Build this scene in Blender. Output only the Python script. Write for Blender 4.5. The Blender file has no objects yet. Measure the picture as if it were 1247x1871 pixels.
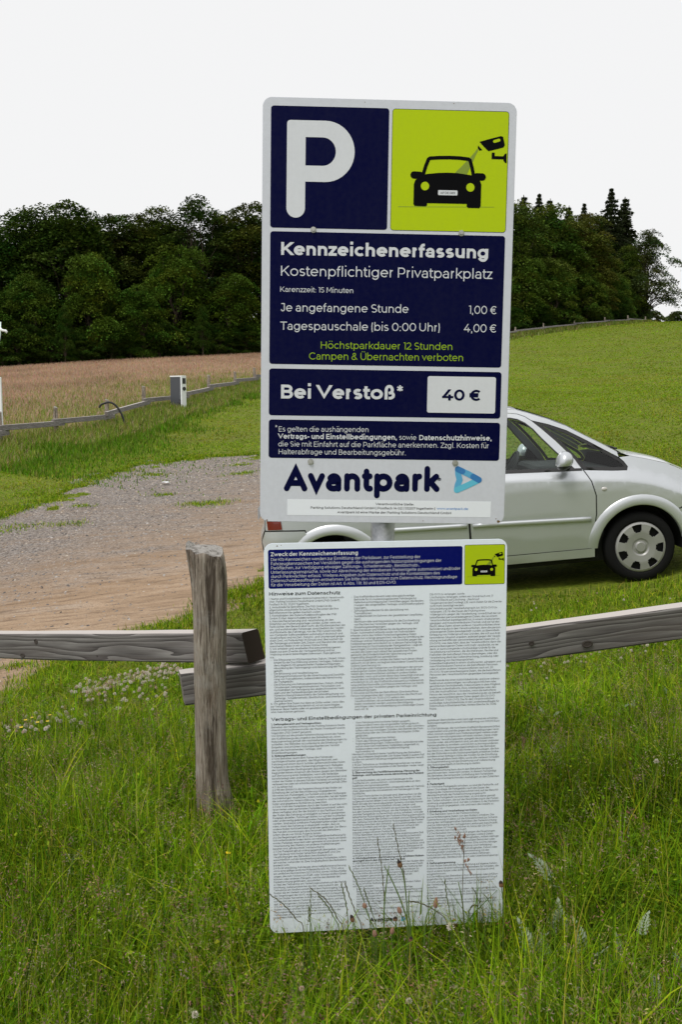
import bpy, bmesh, math, random
import numpy as np
from mathutils import Vector, Matrix, Euler
from mathutils.geometry import delaunay_2d_cdt

random.seed(7)
RNG = np.random.default_rng(7)
SC = bpy.context.scene
COL = SC.collection
R = math.radians

# ------------------------------------------------------------------ camera, sky, sun, exposure
CAM_Z = 1.45                       # eye height over the ground under the sign
F_PX, CX, CY, HOR = 1756.0, 623.5, 935.5, 745.0
PITCH = math.atan((CY - HOR) / F_PX)
cam_d = bpy.data.cameras.new('camera')
cam_d.sensor_fit = 'AUTO'; cam_d.sensor_width = 36.0
cam_d.lens = 36.0 * F_PX / 1871.0
cam_d.clip_start = 0.05; cam_d.clip_end = 3000
cam = bpy.data.objects.new('camera', cam_d); COL.objects.link(cam)
cam.location = (0, 0, CAM_Z)
cam.rotation_euler = (math.pi / 2 - PITCH, 0, 0)
SC.camera = cam

SUN_EL, SUN_ROT = R(58), R(215)
world = bpy.data.worlds.new('World'); SC.world = world
world.use_nodes = True
wn = world.node_tree
wn.nodes.clear()
wo = wn.nodes.new('ShaderNodeOutputWorld'); wb = wn.nodes.new('ShaderNodeBackground')
sky = wn.nodes.new('ShaderNodeTexSky'); sky.sky_type = 'NISHITA'; sky.sun_disc = False
sky.sun_elevation = SUN_EL; sky.sun_rotation = SUN_ROT
sky.air_density = 1.0; sky.dust_density = 6.0
mixw = wn.nodes.new('ShaderNodeMix'); mixw.data_type = 'RGBA'
mixw.inputs['Factor'].default_value = 0.93            # a closed overcast hides nearly all of the clear sky
mixw.inputs[7].default_value = (7.3, 7.28, 7.26, 1)
wn.links.new(sky.outputs[0], mixw.inputs[6])
wn.links.new(mixw.outputs[2], wb.inputs[0])
wb.inputs[1].default_value = 0.125
wn.links.new(wb.outputs[0], wo.inputs[0])
sun_d = bpy.data.lights.new('sun', 'SUN'); sun_d.energy = 1.7; sun_d.angle = R(22); sun_d.color = (1, .97, .92)
sun = bpy.data.objects.new('sun', sun_d); COL.objects.link(sun)
_sd = Vector((math.cos(SUN_EL) * math.sin(SUN_ROT), math.cos(SUN_EL) * math.cos(SUN_ROT), math.sin(SUN_EL)))
sun.rotation_euler = _sd.to_track_quat('Z', 'Y').to_euler()
vs = SC.view_settings
vs.view_transform = 'Standard'; vs.look = 'None'; vs.exposure = 0.07; vs.gamma = 1.0
vs.use_curve_mapping = False
SC.cycles.max_bounces = 8; SC.cycles.transparent_max_bounces = 16

# ------------------------------------------------------------------ helpers
def ray(px, py):
    x, y = (px - CX) / F_PX, (py - CY) / F_PX
    s, c = math.sin(PITCH), math.cos(PITCH)
    return np.array([x, -s * y + c, -c * y - s])

def P(px, py, Y):
    """world point seen in direction px,py at forward distance Y"""
    d = ray(px, py)
    d = d / d[1] * Y
    return Vector((d[0], d[1], d[2] + CAM_Z))

def tag(o, label=None, cat=None, group=None, kind=None):
    if label: o['label'] = label
    if cat: o['category'] = cat
    if group: o['group'] = group
    if kind: o['kind'] = kind
    return o

def empty(name, loc=(0, 0, 0), rot=(0, 0, 0)):
    o = bpy.data.objects.new(name, None); COL.objects.link(o)
    o.location = loc; o.rotation_euler = rot; o.empty_display_size = .1
    return o

def mesh_obj(name, verts, faces, mats=None, parent=None, smooth=False, fmat=None):
    me = bpy.data.meshes.new(name)
    me.from_pydata([tuple(map(float, v)) for v in verts], [], faces)
    return finish(name, me, mats, parent, smooth, fmat)

def finish(name, me, mats=None, parent=None, smooth=False, fmat=None):
    if mats is not None:
        for m in (mats if isinstance(mats, (list, tuple)) else [mats]):
            me.materials.append(m)
    if fmat is not None:
        me.polygons.foreach_set('material_index', np.asarray(fmat, np.int32))
    if smooth:
        me.polygons.foreach_set('use_smooth', np.ones(len(me.polygons), bool))
    me.update()
    o = bpy.data.objects.new(name, me); COL.objects.link(o)
    if parent is not None: o.parent = parent
    return o

def np_mesh(name, verts, faces, col=None, smooth=False):
    """verts (n,3), faces (m,k) all the same k; col (n,3) goes to a point colour attribute"""
    me = bpy.data.meshes.new(name)
    v = np.ascontiguousarray(verts, np.float32); f = np.ascontiguousarray(faces, np.int32)
    k = f.shape[1]
    me.vertices.add(len(v)); me.vertices.foreach_set('co', v.ravel())
    me.loops.add(f.size); me.loops.foreach_set('vertex_index', f.ravel())
    me.polygons.add(len(f))
    me.polygons.foreach_set('loop_start', np.arange(0, f.size, k, dtype=np.int32))
    me.polygons.foreach_set('loop_total', np.full(len(f), k, np.int32))
    if smooth: me.polygons.foreach_set('use_smooth', np.ones(len(f), bool))
    me.update(calc_edges=True)
    if col is not None:
        a = me.attributes.new('Col', 'FLOAT_COLOR', 'POINT')
        c = np.ones((len(v), 4), np.float32); c[:, :3] = col
        a.data.foreach_set('color', c.ravel())
    return me

def bm_obj(name, bm, mats, parent=None, smooth=False):
    me = bpy.data.meshes.new(name); bm.to_mesh(me); bm.free()
    return finish(name, me, mats, parent, smooth)

def box_bm(bm, lo, hi, bevel=0.0, seg=2):
    r = bmesh.ops.create_cube(bm, size=1)
    for v in r['verts']:
        v.co = Vector([lo[i] + (v.co[i] + .5) * (hi[i] - lo[i]) for i in range(3)])
    if bevel:
        es = list({e for v in r['verts'] for e in v.link_edges})
        bmesh.ops.bevel(bm, geom=es, offset=bevel, segments=seg, affect='EDGES', profile=.6)

def tube_data(pts, radii, n=8, caps=True):
    """smooth tapered tube along pts -> verts, faces"""
    pts = [Vector(p) for p in pts]
    V, Fc = [], []
    ref = Vector((0, 0, 1))
    for i, p in enumerate(pts):
        a = pts[max(i - 1, 0)]; b = pts[min(i + 1, len(pts) - 1)]
        t = (b - a).normalized()
        if abs(t.dot(ref)) > .9: rr = Vector((1, 0, 0))
        else: rr = ref
        s = t.cross(rr).normalized(); u = s.cross(t).normalized()
        for k in range(n):
            an = 2 * math.pi * k / n
            V.append(p + (s * math.cos(an) + u * math.sin(an)) * radii[i])
    for i in range(len(pts) - 1):
        for k in range(n):
            k2 = (k + 1) % n
            Fc.append((i * n + k, i * n + k2, (i + 1) * n + k2, (i + 1) * n + k))
    if caps:
        Fc.append(tuple(range(n - 1, -1, -1)))
        m = (len(pts) - 1) * n
        Fc.append(tuple(range(m, m + n)))
    return V, Fc

class MB:
    """collects loose shapes into one mesh"""
    def __init__(s): s.v = []; s.f = []; s.m = []
    def add(s, V, F, mi=0):
        o = len(s.v); s.v += [tuple(p) for p in V]
        s.f += [tuple(i + o for i in f) for f in F]; s.m += [mi] * len(F)
    def tube(s, pts, radii, n=8, mi=0, caps=True):
        if not isinstance(radii, (list, tuple)): radii = [radii] * len(pts)
        s.add(*tube_data(pts, radii, n, caps), mi)
    def build(s, name, mats, parent=None, smooth=False):
        return mesh_obj(name, s.v, s.f, mats, parent, smooth, s.m)

# ------------------------------------------------------------------ materials
def mat(name, col=(.5, .5, .5), rough=.6, metal=0.0, spec=.5, coat=0.0):
    m = bpy.data.materials.new(name); m.use_nodes = True
    b = m.node_tree.nodes['Principled BSDF']
    b.inputs['Base Color'].default_value = (*col, 1)
    b.inputs['Roughness'].default_value = rough
    b.inputs['Metallic'].default_value = metal
    b.inputs['Specular IOR Level'].default_value = spec
    b.inputs['Coat Weight'].default_value = coat
    return m

def nodes(m): return m.node_tree.nodes, m.node_tree.links, m.node_tree.nodes['Principled BSDF']

def coords(N, L, scale=(1, 1, 1), kind='Object', rot=(0, 0, 0)):
    tc = N.new('ShaderNodeTexCoord'); mp = N.new('ShaderNodeMapping')
    mp.inputs['Scale'].default_value = scale; mp.inputs['Rotation'].default_value = rot
    L.new(tc.outputs[kind], mp.inputs[0]); return mp.outputs[0]

def noise(N, L, vec, scale, detail=4, rough=.55, dist=0.0):
    n = N.new('ShaderNodeTexNoise')
    n.inputs['Scale'].default_value = scale; n.inputs['Detail'].default_value = detail
    n.inputs['Roughness'].default_value = rough; n.inputs['Distortion'].default_value = dist
    if vec is not None: L.new(vec, n.inputs['Vector'])
    return n.outputs['Fac']

def ramp(N, L, fac, stops, interp='LINEAR'):
    r = N.new('ShaderNodeValToRGB'); r.color_ramp.interpolation = interp
    e = r.color_ramp.elements
    while len(e) < len(stops): e.new(.5)
    for i, (p, c) in enumerate(stops):
        e[i].position = p; e[i].color = (*c, 1) if len(c) == 3 else c
    L.new(fac, r.inputs[0]); return r.outputs[0]

def mixc(N, L, fac, a, b, mode='MIX'):
    m = N.new('ShaderNodeMix'); m.data_type = 'RGBA'; m.blend_type = mode
    for s, v in ((m.inputs[0], fac), (m.inputs[6], a), (m.inputs[7], b)):
        if isinstance(v, (int, float)): s.default_value = v
        elif isinstance(v, tuple): s.default_value = (*v, 1) if len(v) == 3 else v
        else: L.new(v, s)
    return m.outputs[2]

def bump(N, L, b, h, strength=.4, dist=.01):
    n = N.new('ShaderNodeBump'); n.inputs['Strength'].default_value = strength
    n.inputs['Distance'].default_value = dist
    L.new(h, n.inputs['Height']); L.new(n.outputs[0], b.inputs['Normal'])

G1 = (1, 1, 1); G0 = (0, 0, 0)

def mat_leaf(name, use_obj_color=True, transl=.3, rough=.55, spec=.25):
    """leaves and blades: attribute colour, a share of light passes through"""
    m = bpy.data.materials.new(name); m.use_nodes = True
    N, L, b = nodes(m)
    at = N.new('ShaderNodeAttribute'); at.attribute_name = 'Col'
    c = at.outputs['Color']
    if use_obj_color:
        oi = N.new('ShaderNodeObjectInfo')
        c = mixc(N, L, 1.0, c, oi.outputs['Color'], 'MULTIPLY')
    L.new(c, b.inputs['Base Color'])
    b.inputs['Roughness'].default_value = rough; b.inputs['Specular IOR Level'].default_value = spec
    tr = N.new('ShaderNodeBsdfTranslucent'); L.new(c, tr.inputs[0])
    mx = N.new('ShaderNodeMixShader'); mx.inputs[0].default_value = transl
    L.new(b.outputs[0], mx.inputs[1]); L.new(tr.outputs[0], mx.inputs[2])
    L.new(mx.outputs[0], N['Material Output'].inputs[0])
    return m
M_GRASS = mat_leaf('grass_blades', False, .38, spec=.04)
M_LEAF = mat_leaf('tree_leaves', True, .22, spec=.03)

# ------------------------------------------------------------------ terrain heights
def _key(X, Y):
    Yp = np.maximum(np.asarray(Y, float) + 4.0, .6)
    return np.stack([np.asarray(X, float) / Yp * 3.0, np.log(Yp) * 2.0], -1)

_ctl = [(623, 1871, 2.13), (-100, 1880, 2.2), (1350, 1800, 2.15), (690, 1745, 2.42), (405, 1502, 3.30), (1247, 1392, 3.38),
        (0, 1405, 4.1), (620, 1118, 8.14), (1176, 1063, 8.14), (0, 1280, 5.8), (480, 1100, 8.9), (1400, 1250, 4.2),
        (0, 945, 15.5), (475, 830, 24), (0, 818, 26.5), (101, 799, 29), (194, 783, 31.5), (263, 757, 35), (335, 743, 38.5),
        (381, 728, 41.5), (429, 716, 45.5), (466, 707, 49), (-250, 850, 24), (-300, 1060, 13),
        (0, 672, 95), (240, 657, 100), (475, 646, 105), (700, 628, 108), (940, 614, 103), (1050, 600, 112), (1148, 591, 124),
        (1247, 589, 130), (-300, 690, 95), (1600, 600, 130), (1100, 752, 25), (1100, 694, 50), (1100, 640, 80), (1500, 720, 25),
        (700, 770, 27), (700, 700, 55)]
_pts = [P(*c) for c in _ctl]
_pts += [Vector(v) for v in ((0, 0, .06), (-3, 0, -.3), (3, 0, .45), (0, -3.2, .05), (0.02, 9.75, CAM_Z - 1.73), (2.63, 9.75, CAM_Z - 1.46),
         (60, 260, CAM_Z + 10), (0, 260, CAM_Z + 10), (-90, 260, CAM_Z + 7), (160, 260, CAM_Z + 11), (0, 600, CAM_Z + 4), (300, 600, CAM_Z + 6), (-300, 600, CAM_Z + 4))]
_cx = np.array([(p.x, p.y) for p in _pts]); _cz = np.array([p.z for p in _pts])
_ck = _key(_cx[:, 0], _cx[:, 1])
def _phi(d2): return .5 * d2 * np.log(np.maximum(d2, 1e-9))
def _tps_fit():
    n = len(_ck)
    d2 = ((_ck[:, None] - _ck[None]) ** 2).sum(-1)
    K = _phi(d2) + np.eye(n) * 1e-3
    Pm = np.concatenate([np.ones((n, 1)), _ck], 1)
    A = np.zeros((n + 3, n + 3)); A[:n, :n] = K; A[:n, n:] = Pm; A[n:, :n] = Pm.T
    return np.linalg.solve(A, np.append(_cz, [0, 0, 0]))
_w = _tps_fit()
def ground_z(X, Y):
    X = np.asarray(X, float); Y = np.asarray(Y, float); sh = X.shape
    k = _key(X.ravel(), Y.ravel()); out = np.empty(len(k))
    for i in range(0, len(k), 60000):
        kk = k[i:i + 60000]
        d2 = ((kk[:, None] - _ck[None]) ** 2).sum(-1)
        out[i:i + 60000] = _phi(d2) @ _w[:-3] + _w[-3] + kk @ _w[-2:]
    # small natural unevenness
    x, y = X.ravel(), Y.ravel()
    out += .012 * np.sin(x * 2.1 + y * 1.3) * np.sin(y * 1.7 - x * .6)
    return out.reshape(sh)
def gz(x, y): return float(ground_z(np.array([x]), np.array([y]))[0])
def at(px, py, y0=1.0, y1=400):
    """ground point seen at px,py"""
    d = ray(px, py); d = d / d[1]
    Y = np.exp(np.linspace(math.log(y0), math.log(y1), 900))
    h = CAM_Z + d[2] * Y - ground_z(d[0] * Y, Y)
    i = np.argmax(h < 0)
    if h[i] >= 0: i = len(Y) - 1
    a, b = (Y[i - 1], Y[i]) if i > 0 else (Y[0], Y[0])
    y = a if i == 0 else a + (b - a) * h[i - 1] / (h[i - 1] - h[i] + 1e-12)
    return Vector((d[0] * y, y, gz(d[0] * y, y)))

def vnoise(x, y, seed=0):
    """cheap smooth value noise, 0..1"""
    xi, yi = np.floor(x).astype(int), np.floor(y).astype(int); fx, fy = x - xi, y - yi
    fx = fx * fx * (3 - 2 * fx); fy = fy * fy * (3 - 2 * fy)
    def h(a, b):
        n = (a * 374761393 + b * 668265263 + seed * 1442695) & 0x7fffffff
        n = ((n ^ (n >> 13)) * 1274126177) & 0x7fffffff
        return ((n ^ (n >> 16)) & 0xffff) / 65535.0
    return (h(xi, yi) * (1 - fx) + h(xi + 1, yi) * fx) * (1 - fy) + (h(xi, yi + 1) * (1 - fx) + h(xi + 1, yi + 1) * fx) * fy

def in_poly(X, Y, poly):
    X = np.asarray(X); Y = np.asarray(Y); c = np.zeros(X.shape, bool); n = len(poly)
    for i in range(n):
        x1, y1 = poly[i]; x2, y2 = poly[(i + 1) % n]
        k = ((y1 > Y) != (y2 > Y)) & (X < (x2 - x1) * (Y - y1) / (y2 - y1 + 1e-12) + x1)
        c ^= k
    return c
def seg_dist(X, Y, line):
    d = np.full(np.asarray(X).shape, 1e9)
    for (x1, y1), (x2, y2) in zip(line[:-1], line[1:]):
        dx, dy = x2 - x1, y2 - y1; t = np.clip(((X - x1) * dx + (Y - y1) * dy) / (dx * dx + dy * dy), 0, 1)
        d = np.minimum(d, np.hypot(X - x1 - t * dx, Y - y1 - t * dy))
    return d
def xy(px, py): p = at(px, py); return (p.x, p.y)
LOT_FAR = [xy(*q) for q in ((-260, 1040), (-120, 990), (0, 945), (60, 924), (130, 893), (190, 868), (250, 849), (330, 839), (400, 833), (475, 829), (600, 842))]
LOT_NEAR = [xy(*q) for q in ((700, 935), (640, 1000), (560, 1045), (486, 1072), (415, 1092), (340, 1140), (250, 1165), (120, 1210), (85, 1262), (0, 1282), (-160, 1330), (-330, 1360))]
LOT_POLY = LOT_FAR + LOT_NEAR
def lot_mask(X, Y):
    wob = .16 * np.minimum(np.asarray(Y) * .12, 2.0)
    n1 = vnoise(X * 1.7, Y * 1.7, 3) - .5; n2 = vnoise(X * 1.7, Y * 1.7, 4) - .5
    n3 = vnoise(X * 6, Y * 5, 5) - .5; n4 = vnoise(X * 6, Y * 5, 6) - .5
    return in_poly(X + wob * (5 * n1 + 2 * n3), Y + wob * (5 * n2 + 2 * n4), LOT_POLY)
FENCE_L = [P(*q) for q in ((-95, 833, 23.6), (0, 818, 26.5), (101, 799, 29), (194, 783, 31.5), (263, 757, 35), (335, 743, 38.5), (381, 728, 41.5), (429, 716, 45.5), (466, 707, 49), (505, 698, 52.5), (540, 690, 56))]
FENCE_R = [P(*q) for q in ((890, 621, 97), (942, 614, 103), (994, 608, 107), (1050, 600, 112), (1106, 595, 118), (1148, 591, 124), (1180, 588, 130))]
FIELD_POLY = [(p.x - .25, p.y + .1) for p in FENCE_L] + [(FENCE_R[0].x, FENCE_R[0].y + .4), (12, 115), (-20, 125), (-70, 118), (-75, 40), (-40, 20)]
def field_mask(X, Y):
    return in_poly(X + .5 * (vnoise(X * .8, Y * .8, 8) - .5), Y + .5 * (vnoise(X * .8, Y * .8, 9) - .5), FIELD_POLY)
# ------------------------------------------------------------------ lettering: a geometric sans drawn with strokes
# outer extents: baseline 0, x-height 75, capitals 100, ascender 106, descender -27.  M/L points, C = arc cx cy rx ry from to
GLY = {
'a': (58, 'M58 0 L58 46 C 31 46 27 29 0 145|~M58 43 L26 43 C 26 21.5 26 21.5 90 270 L34 0 C 34 24 24 24 270 360'),
'b': (70, 'M0 0 L0 106|C 35 37.5 35 37.5 0 360'), 'c': (64, '~C 37 37.5 37 37.5 46 314'),
'd': (70, 'M70 0 L70 106|C 35 37.5 35 37.5 0 360'), 'e': (72, '~M4 38 L70 38|~C 36 37.5 36 37.5 0 317'),
'f': (38, 'M13 0 L13 80 C 35 80 22 26 180 85|~M0 75 L36 75'), 'g': (70, 'C 35 37.5 35 37.5 0 360|M70 75 L70 4 C 37 4 33 31 0 -142'),
'h': (60, 'M0 0 L0 106|M60 0 L60 45 C 30 45 30 30 0 180'), 'i': (0, 'M0 0 L0 75|M0 110 L0 112'),
'j': (16, 'M16 75 L16 -9 C 1 -9 15 18 0 -80|M16 110 L16 112'), 'k': (58, 'M0 0 L0 106|M54 75 L0 24|M20 42 L58 0'),
'l': (0, 'M0 0 L0 106'), 'm': (106, 'M0 0 L0 75|M53 0 L53 47 C 26.5 47 26.5 28 0 180|M106 0 L106 47 C 79.5 47 26.5 28 0 180'),
'n': (60, 'M0 0 L0 75|M60 0 L60 45 C 30 45 30 30 0 180'), 'o': (75, 'C 37.5 37.5 37.5 37.5 0 360'),
'p': (70, 'M0 -27 L0 75|C 35 37.5 35 37.5 0 360'), 'q': (70, 'M70 -27 L70 75|C 35 37.5 35 37.5 0 360'),
'r': (36, 'M0 0 L0 75|~M0 42 C 33 42 33 33 180 92'), 's': (54, '~C 27 56 25 19 36 270 C 27 18.5 27 18.5 90 -146'),
't': (38, 'M13 94 L13 22 C 35 22 22 22 180 285|~M0 75 L37 75'), 'u': (60, 'M0 75 L0 30 C 30 30 30 30 180 360|M60 0 L60 75'),
'v': (64, 'M0 75 L32 0 L64 75'), 'w': (102, 'M0 75 L26 0 L51 75 L76 0 L102 75'), 'x': (58, 'M0 75 L58 0|M58 75 L0 0'),
'y': (64, 'M0 75 L33 0|M64 75 L31 -6 L24 -17 L14 -25 L2 -25'), 'z': (54, '~M1 75 L53 75|M51 73 L3 2|~M0 0 L54 0'),
'ß': (62, 'M0 0 L0 78 C 26 78 26 28 180 -70|~M24 57 L34 57 C 34 28.5 28 28.5 90 -90 L22 0'),
'A': (92, 'M0 0 L46 100 L92 0|~M16 29 L76 29'), 'B': (72, 'M0 0 L0 100|M0 100 L40 100 C 40 76 27 24 90 -90 L0 52|M0 52 L45 52 C 45 26 27 26 90 -90 L0 0'),
'C': (86, '~C 50 50 50 50 43 317'), 'D': (84, 'M0 0 L0 100|M0 100 L34 100 C 34 50 50 50 90 -90 L0 0'),
'E': (64, 'M0 0 L0 100|M0 100 L64 100|M0 51 L57 51|M0 0 L66 0'), 'F': (62, 'M0 0 L0 100|M0 100 L62 100|M0 47 L56 47'),
'G': (90, '~C 50 50 50 50 43 324|~M89 8 L89 50'), 'H': (78, 'M0 0 L0 100|M78 0 L78 100|~M0 51 L78 51'), 'I': (0, 'M0 0 L0 100'),
'J': (46, 'M8 100 L46 100 L46 29 C 23 29 23 29 0 -155'), 'K': (76, 'M0 0 L0 100|M71 100 L0 30|M28 56 L76 0'), 'L': (58, 'M0 100 L0 0 L58 0'),
'M': (94, 'M0 0 L0 100|M94 0 L94 100|M9 100 L47 20 L85 100'), 'N': (78, 'M0 0 L0 100|M78 0 L78 100|M8 100 L70 0'),
'O': (102, 'C 51 50 51 50 0 360'), 'P': (70, 'M0 0 L0 100|M0 100 L37 100 C 37 67 33 33 90 -90 L0 34'), 'Q': (102, 'C 51 50 51 50 0 360|M60 20 L98 -12'),
'R': (72, 'M0 0 L0 100|M0 100 L37 100 C 37 67 33 33 90 -90 L0 34|M36 34 L72 0'), 'S': (68, '~C 34 74 31 26 40 270 C 34 24 34 24 90 -142'),
'T': (76, '~M0 100 L76 100|M38 0 L38 100'), 'U': (76, 'M0 100 L0 38 C 38 38 38 38 180 360 L76 100'), 'V': (92, 'M0 100 L46 0 L92 100'),
'W': (138, 'M0 100 L35 0 L69 100 L103 0 L138 100'), 'X': (80, 'M0 100 L80 0|M80 100 L0 0'), 'Y': (80, 'M0 100 L40 42 L80 100|M40 0 L40 42'),
'Z': (70, '~M0 100 L70 100|M68 98 L2 2|~M0 0 L72 0'),
'0': (76, 'C 38 50 38 50 0 360'), '1': (28, '~M0 100 L28 100 L28 0'), '2': (66, '~C 32 70 31 30 158 -42 L 3 3|~M0 0 L66 0'),
'3': (64, '~M4 100 L60 100|M58 99 L30 58|~M28 57 L34 57 C 34 28.5 30 28.5 90 -148'), '4': (80, 'M50 100 L3 27|~M0 26 L80 26|M57 54 L57 0'),
'5': (66, '~M12 100 L60 100|M12 100 L9 57|~M7 57 L34 57 C 34 28.5 32 28.5 90 -148'), '6': (72, 'C 37 32 35 32 0 360|~C 48 50 47 50 72 188'),
'7': (68, '~M0 100 L68 100|M66 98 L22 0'), '8': (68, 'C 34 75 29 25 0 360|C 34 26 34 26 0 360'), '9': (72, 'C 35 68 35 32 0 360|~C 24 50 47 50 -108 8'),
'€': (84, '~C 50 50 43 50 46 314|~M0 62 L58 62|~M0 39 L56 39'),
'&': (82, '~M82 0 L24 66 C 37 80 19 20 222 -42 L20 46 C 30 26 30 26 130 375'),
'.': (0, 'M0 0 L0 2'), ',': (6, 'M6 2 L0 -15'), ':': (0, 'M0 0 L0 2|M0 52 L0 54'), ';': (6, 'M6 2 L0 -15|M6 52 L6 54'), '-': (34, '~M0 36 L34 36'),
'(': (20, '~C 40 42 40 78 126 234'), ')': (20, '~C -20 42 40 78 54 -54'), '/': (44, 'M0 -10 L44 106'), '*': (40, '~M20 62 L20 104|~M2 73 L38 94|~M2 94 L38 73'),
'|': (0, 'M0 -22 L0 106'), '"': (20, 'M0 106 L0 78|M20 106 L20 78'), '„': (20, 'M6 2 L0 -16|M26 2 L20 -16'), '@': (100, 'C 50 36 50 50 -40 270|C 50 36 22 24 0 360|M74 60 L74 14'),
'®': (70, 'C 35 65 35 35 0 360|M24 48 L24 84|C 34 74 12 10 90 -90 L24 64|M34 64 L46 48'), '•': (10, 'C 5 40 5 5 0 360'),
}
for _u, _b in (('ä', 'a'), ('ö', 'o'), ('ü', 'u'), ('Ä', 'A'), ('Ö', 'O'), ('Ü', 'U')):
    _W, _s = GLY[_b]; _t = 108 if _b.islower() else 121
    GLY[_u] = (_W, _s + f'|M{_W*.5-17} {_t} L{_W*.5-17} {_t+3}|M{_W*.5+17} {_t} L{_W*.5+17} {_t+3}')
_LOWER = set('abcdefghijklmnopqrstuvwxyzßäöü')
_DIAG = set('vwxyzAVWXYTtfj7/4') ; _STEML = set('bhiklmnprBDEFHIKLMNPRu1|ß.:,;') ; _STEMR = set('adghijlmnquHIJMNUlß.:,;|')

def _parse(s, seg):
    out = []
    for part in s.split('|'):
        butt = part.startswith('~')
        tk = part.strip('~ ').replace('M', ' M ').replace('L', ' L ').replace('C', ' C ').split()
        pts = []; i = 0; ring = False
        while i < len(tk):
            if tk[i] in 'ML': pts.append((float(tk[i + 1]), float(tk[i + 2]))); i += 3
            else:
                cx, cy, rx, ry, a0, a1 = map(float, tk[i + 1:i + 7]); i += 7
                n = max(2, int(round(abs(a1 - a0) / 360 * seg)))
                ring = abs(abs(a1 - a0) - 360) < 1
                q = [(cx + rx * math.cos(R(a0 + (a1 - a0) * k / n)), cy + ry * math.sin(R(a0 + (a1 - a0) * k / n))) for k in range(n + 1)]
                if ring: q = q[:-1]
                if pts and math.hypot(pts[-1][0] - q[0][0], pts[-1][1] - q[0][1]) < 1.5: q = q[1:]
                pts += q
        out.append((pts, butt, ring))
    return out

def ribbon(pts, h, ring=False, cap='square', clamp=None, straight=False):
    """stroke of half-width h along pts -> verts2d, quads"""
    p = [np.array(q, float) for q in pts]; n = len(p)
    def d(a, b):
        v = b - a; return v / (np.linalg.norm(v) + 1e-9)
    st = []
    for i in range(n):
        if ring: t0, t1 = d(p[i - 1], p[i]), d(p[i], p[(i + 1) % n])
        else:
            t0 = d(p[i - 1], p[i]) if i else d(p[0], p[1]); t1 = d(p[i], p[i + 1]) if i < n - 1 else t0
            if i == 0: t0 = t1
        n0, n1 = np.array([-t0[1], t0[0]]), np.array([-t1[1], t1[0]])
        m = n0 + n1; ln = np.linalg.norm(m)
        m = n0 if ln < .3 else m / ln
        k = 1 / max(.34, m @ n0)
        st.append((p[i] + m * h * k, p[i] - m * h * k))
    if not ring and cap != 'butt':
        a, b = d(p[1], p[0]), d(p[-2], p[-1])
        def ext(c, t):
            nn = np.array([-t[1], t[0]])
            if cap == 'square': return [(c + t * h + nn * h, c + t * h - nn * h)]
            return [(c + t * h * math.sin(x) + nn * h * math.cos(x), c + t * h * math.sin(x) - nn * h * math.cos(x)) for x in (.35, .7, 1.0, 1.25, 1.45, 1.56)]
        pre = [(r_, l_) for l_, r_ in ext(p[0], a)][::-1]
        st = pre + st + ext(p[-1], b)
    V = []
    for l_, r_ in st: V += [l_, r_]
    if clamp and not ring and straight:      # flat ends on the base, x-height and cap lines
        for e, t in ((0, d(p[0], p[1])), (len(V) - 2, d(p[-2], p[-1]))):
            if abs(t[1]) > .35:
                for q in (e, e + 1):
                    c = min(clamp, key=lambda c_: abs(c_ - V[q][1]))
                    if abs(c - V[q][1]) < 2.2 * h and c in (0, 75, 100, 106, -27): V[q] = V[q] - t * (V[q][1] - c) / t[1]
    if clamp: V = [np.array([v[0], min(max(v[1], clamp[0]), clamp[1])]) for v in V]
    m = len(st); F = []
    for i in range(m if ring else m - 1):
        j = (i + 1) % m
        F.append((2 * i, 2 * i + 1, 2 * j + 1, 2 * j))
    return V, F

_gc = {}
def glyph(ch, w, seg, cap):
    key = (ch, w, seg, cap)
    if key in _gc: return _gc[key]
    W, s = GLY[ch]; low = ch in _LOWER; h = w / 2
    W2 = W + (w - 12) * .7 if W else 0
    OW = max(W2, w); out = []
    knots = ([-27, 0, 75, 106, 120], [-27 + h, h, 75 - h, 106 - h, 120 - h]) if low else ([-27, 0, 100, 125], [-27 + h, h, 100 - h, 125 - h])
    for k, (pts, butt, ring) in enumerate(_parse(s, seg)):
        ys = [q[1] for q in pts]; xs = [q[0] for q in pts]
        q = [((h + x / W * (OW - w)) if W else OW / 2, float(np.interp(y, *knots))) for x, y in pts]
        cl = (min(ys), max(ys)) if (max(ys) - min(ys) > 30 and cap != 'round') else None
        c = cap if cap == 'round' else ('butt' if butt and 'C' in s.split('|')[k] else 'square')
        V, F = ribbon(q, h, ring, c, cl, 'C' not in s.split('|')[k])
        out.append((V, F, k))
    ls = 1.5 if ch in _DIAG else (9.5 if ch in _STEML else 5)
    rs = 1.5 if ch in _DIAG or ch in 'kcr' else (9.5 if ch in _STEMR else 5)
    f = max(.55, 1 - (w - 12) * .03)
    _gc[key] = (out, OW, ls * f, rs * f)
    return _gc[key]

def text_width(s, w, seg, cap='square'):
    x = 0
    for ch in s:
        if ch == ' ': x += 29; continue
        _, OW, a, b = glyph(ch, w * .55 if ch == '*' else w, seg, cap); x += a + OW + b
    return x

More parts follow.
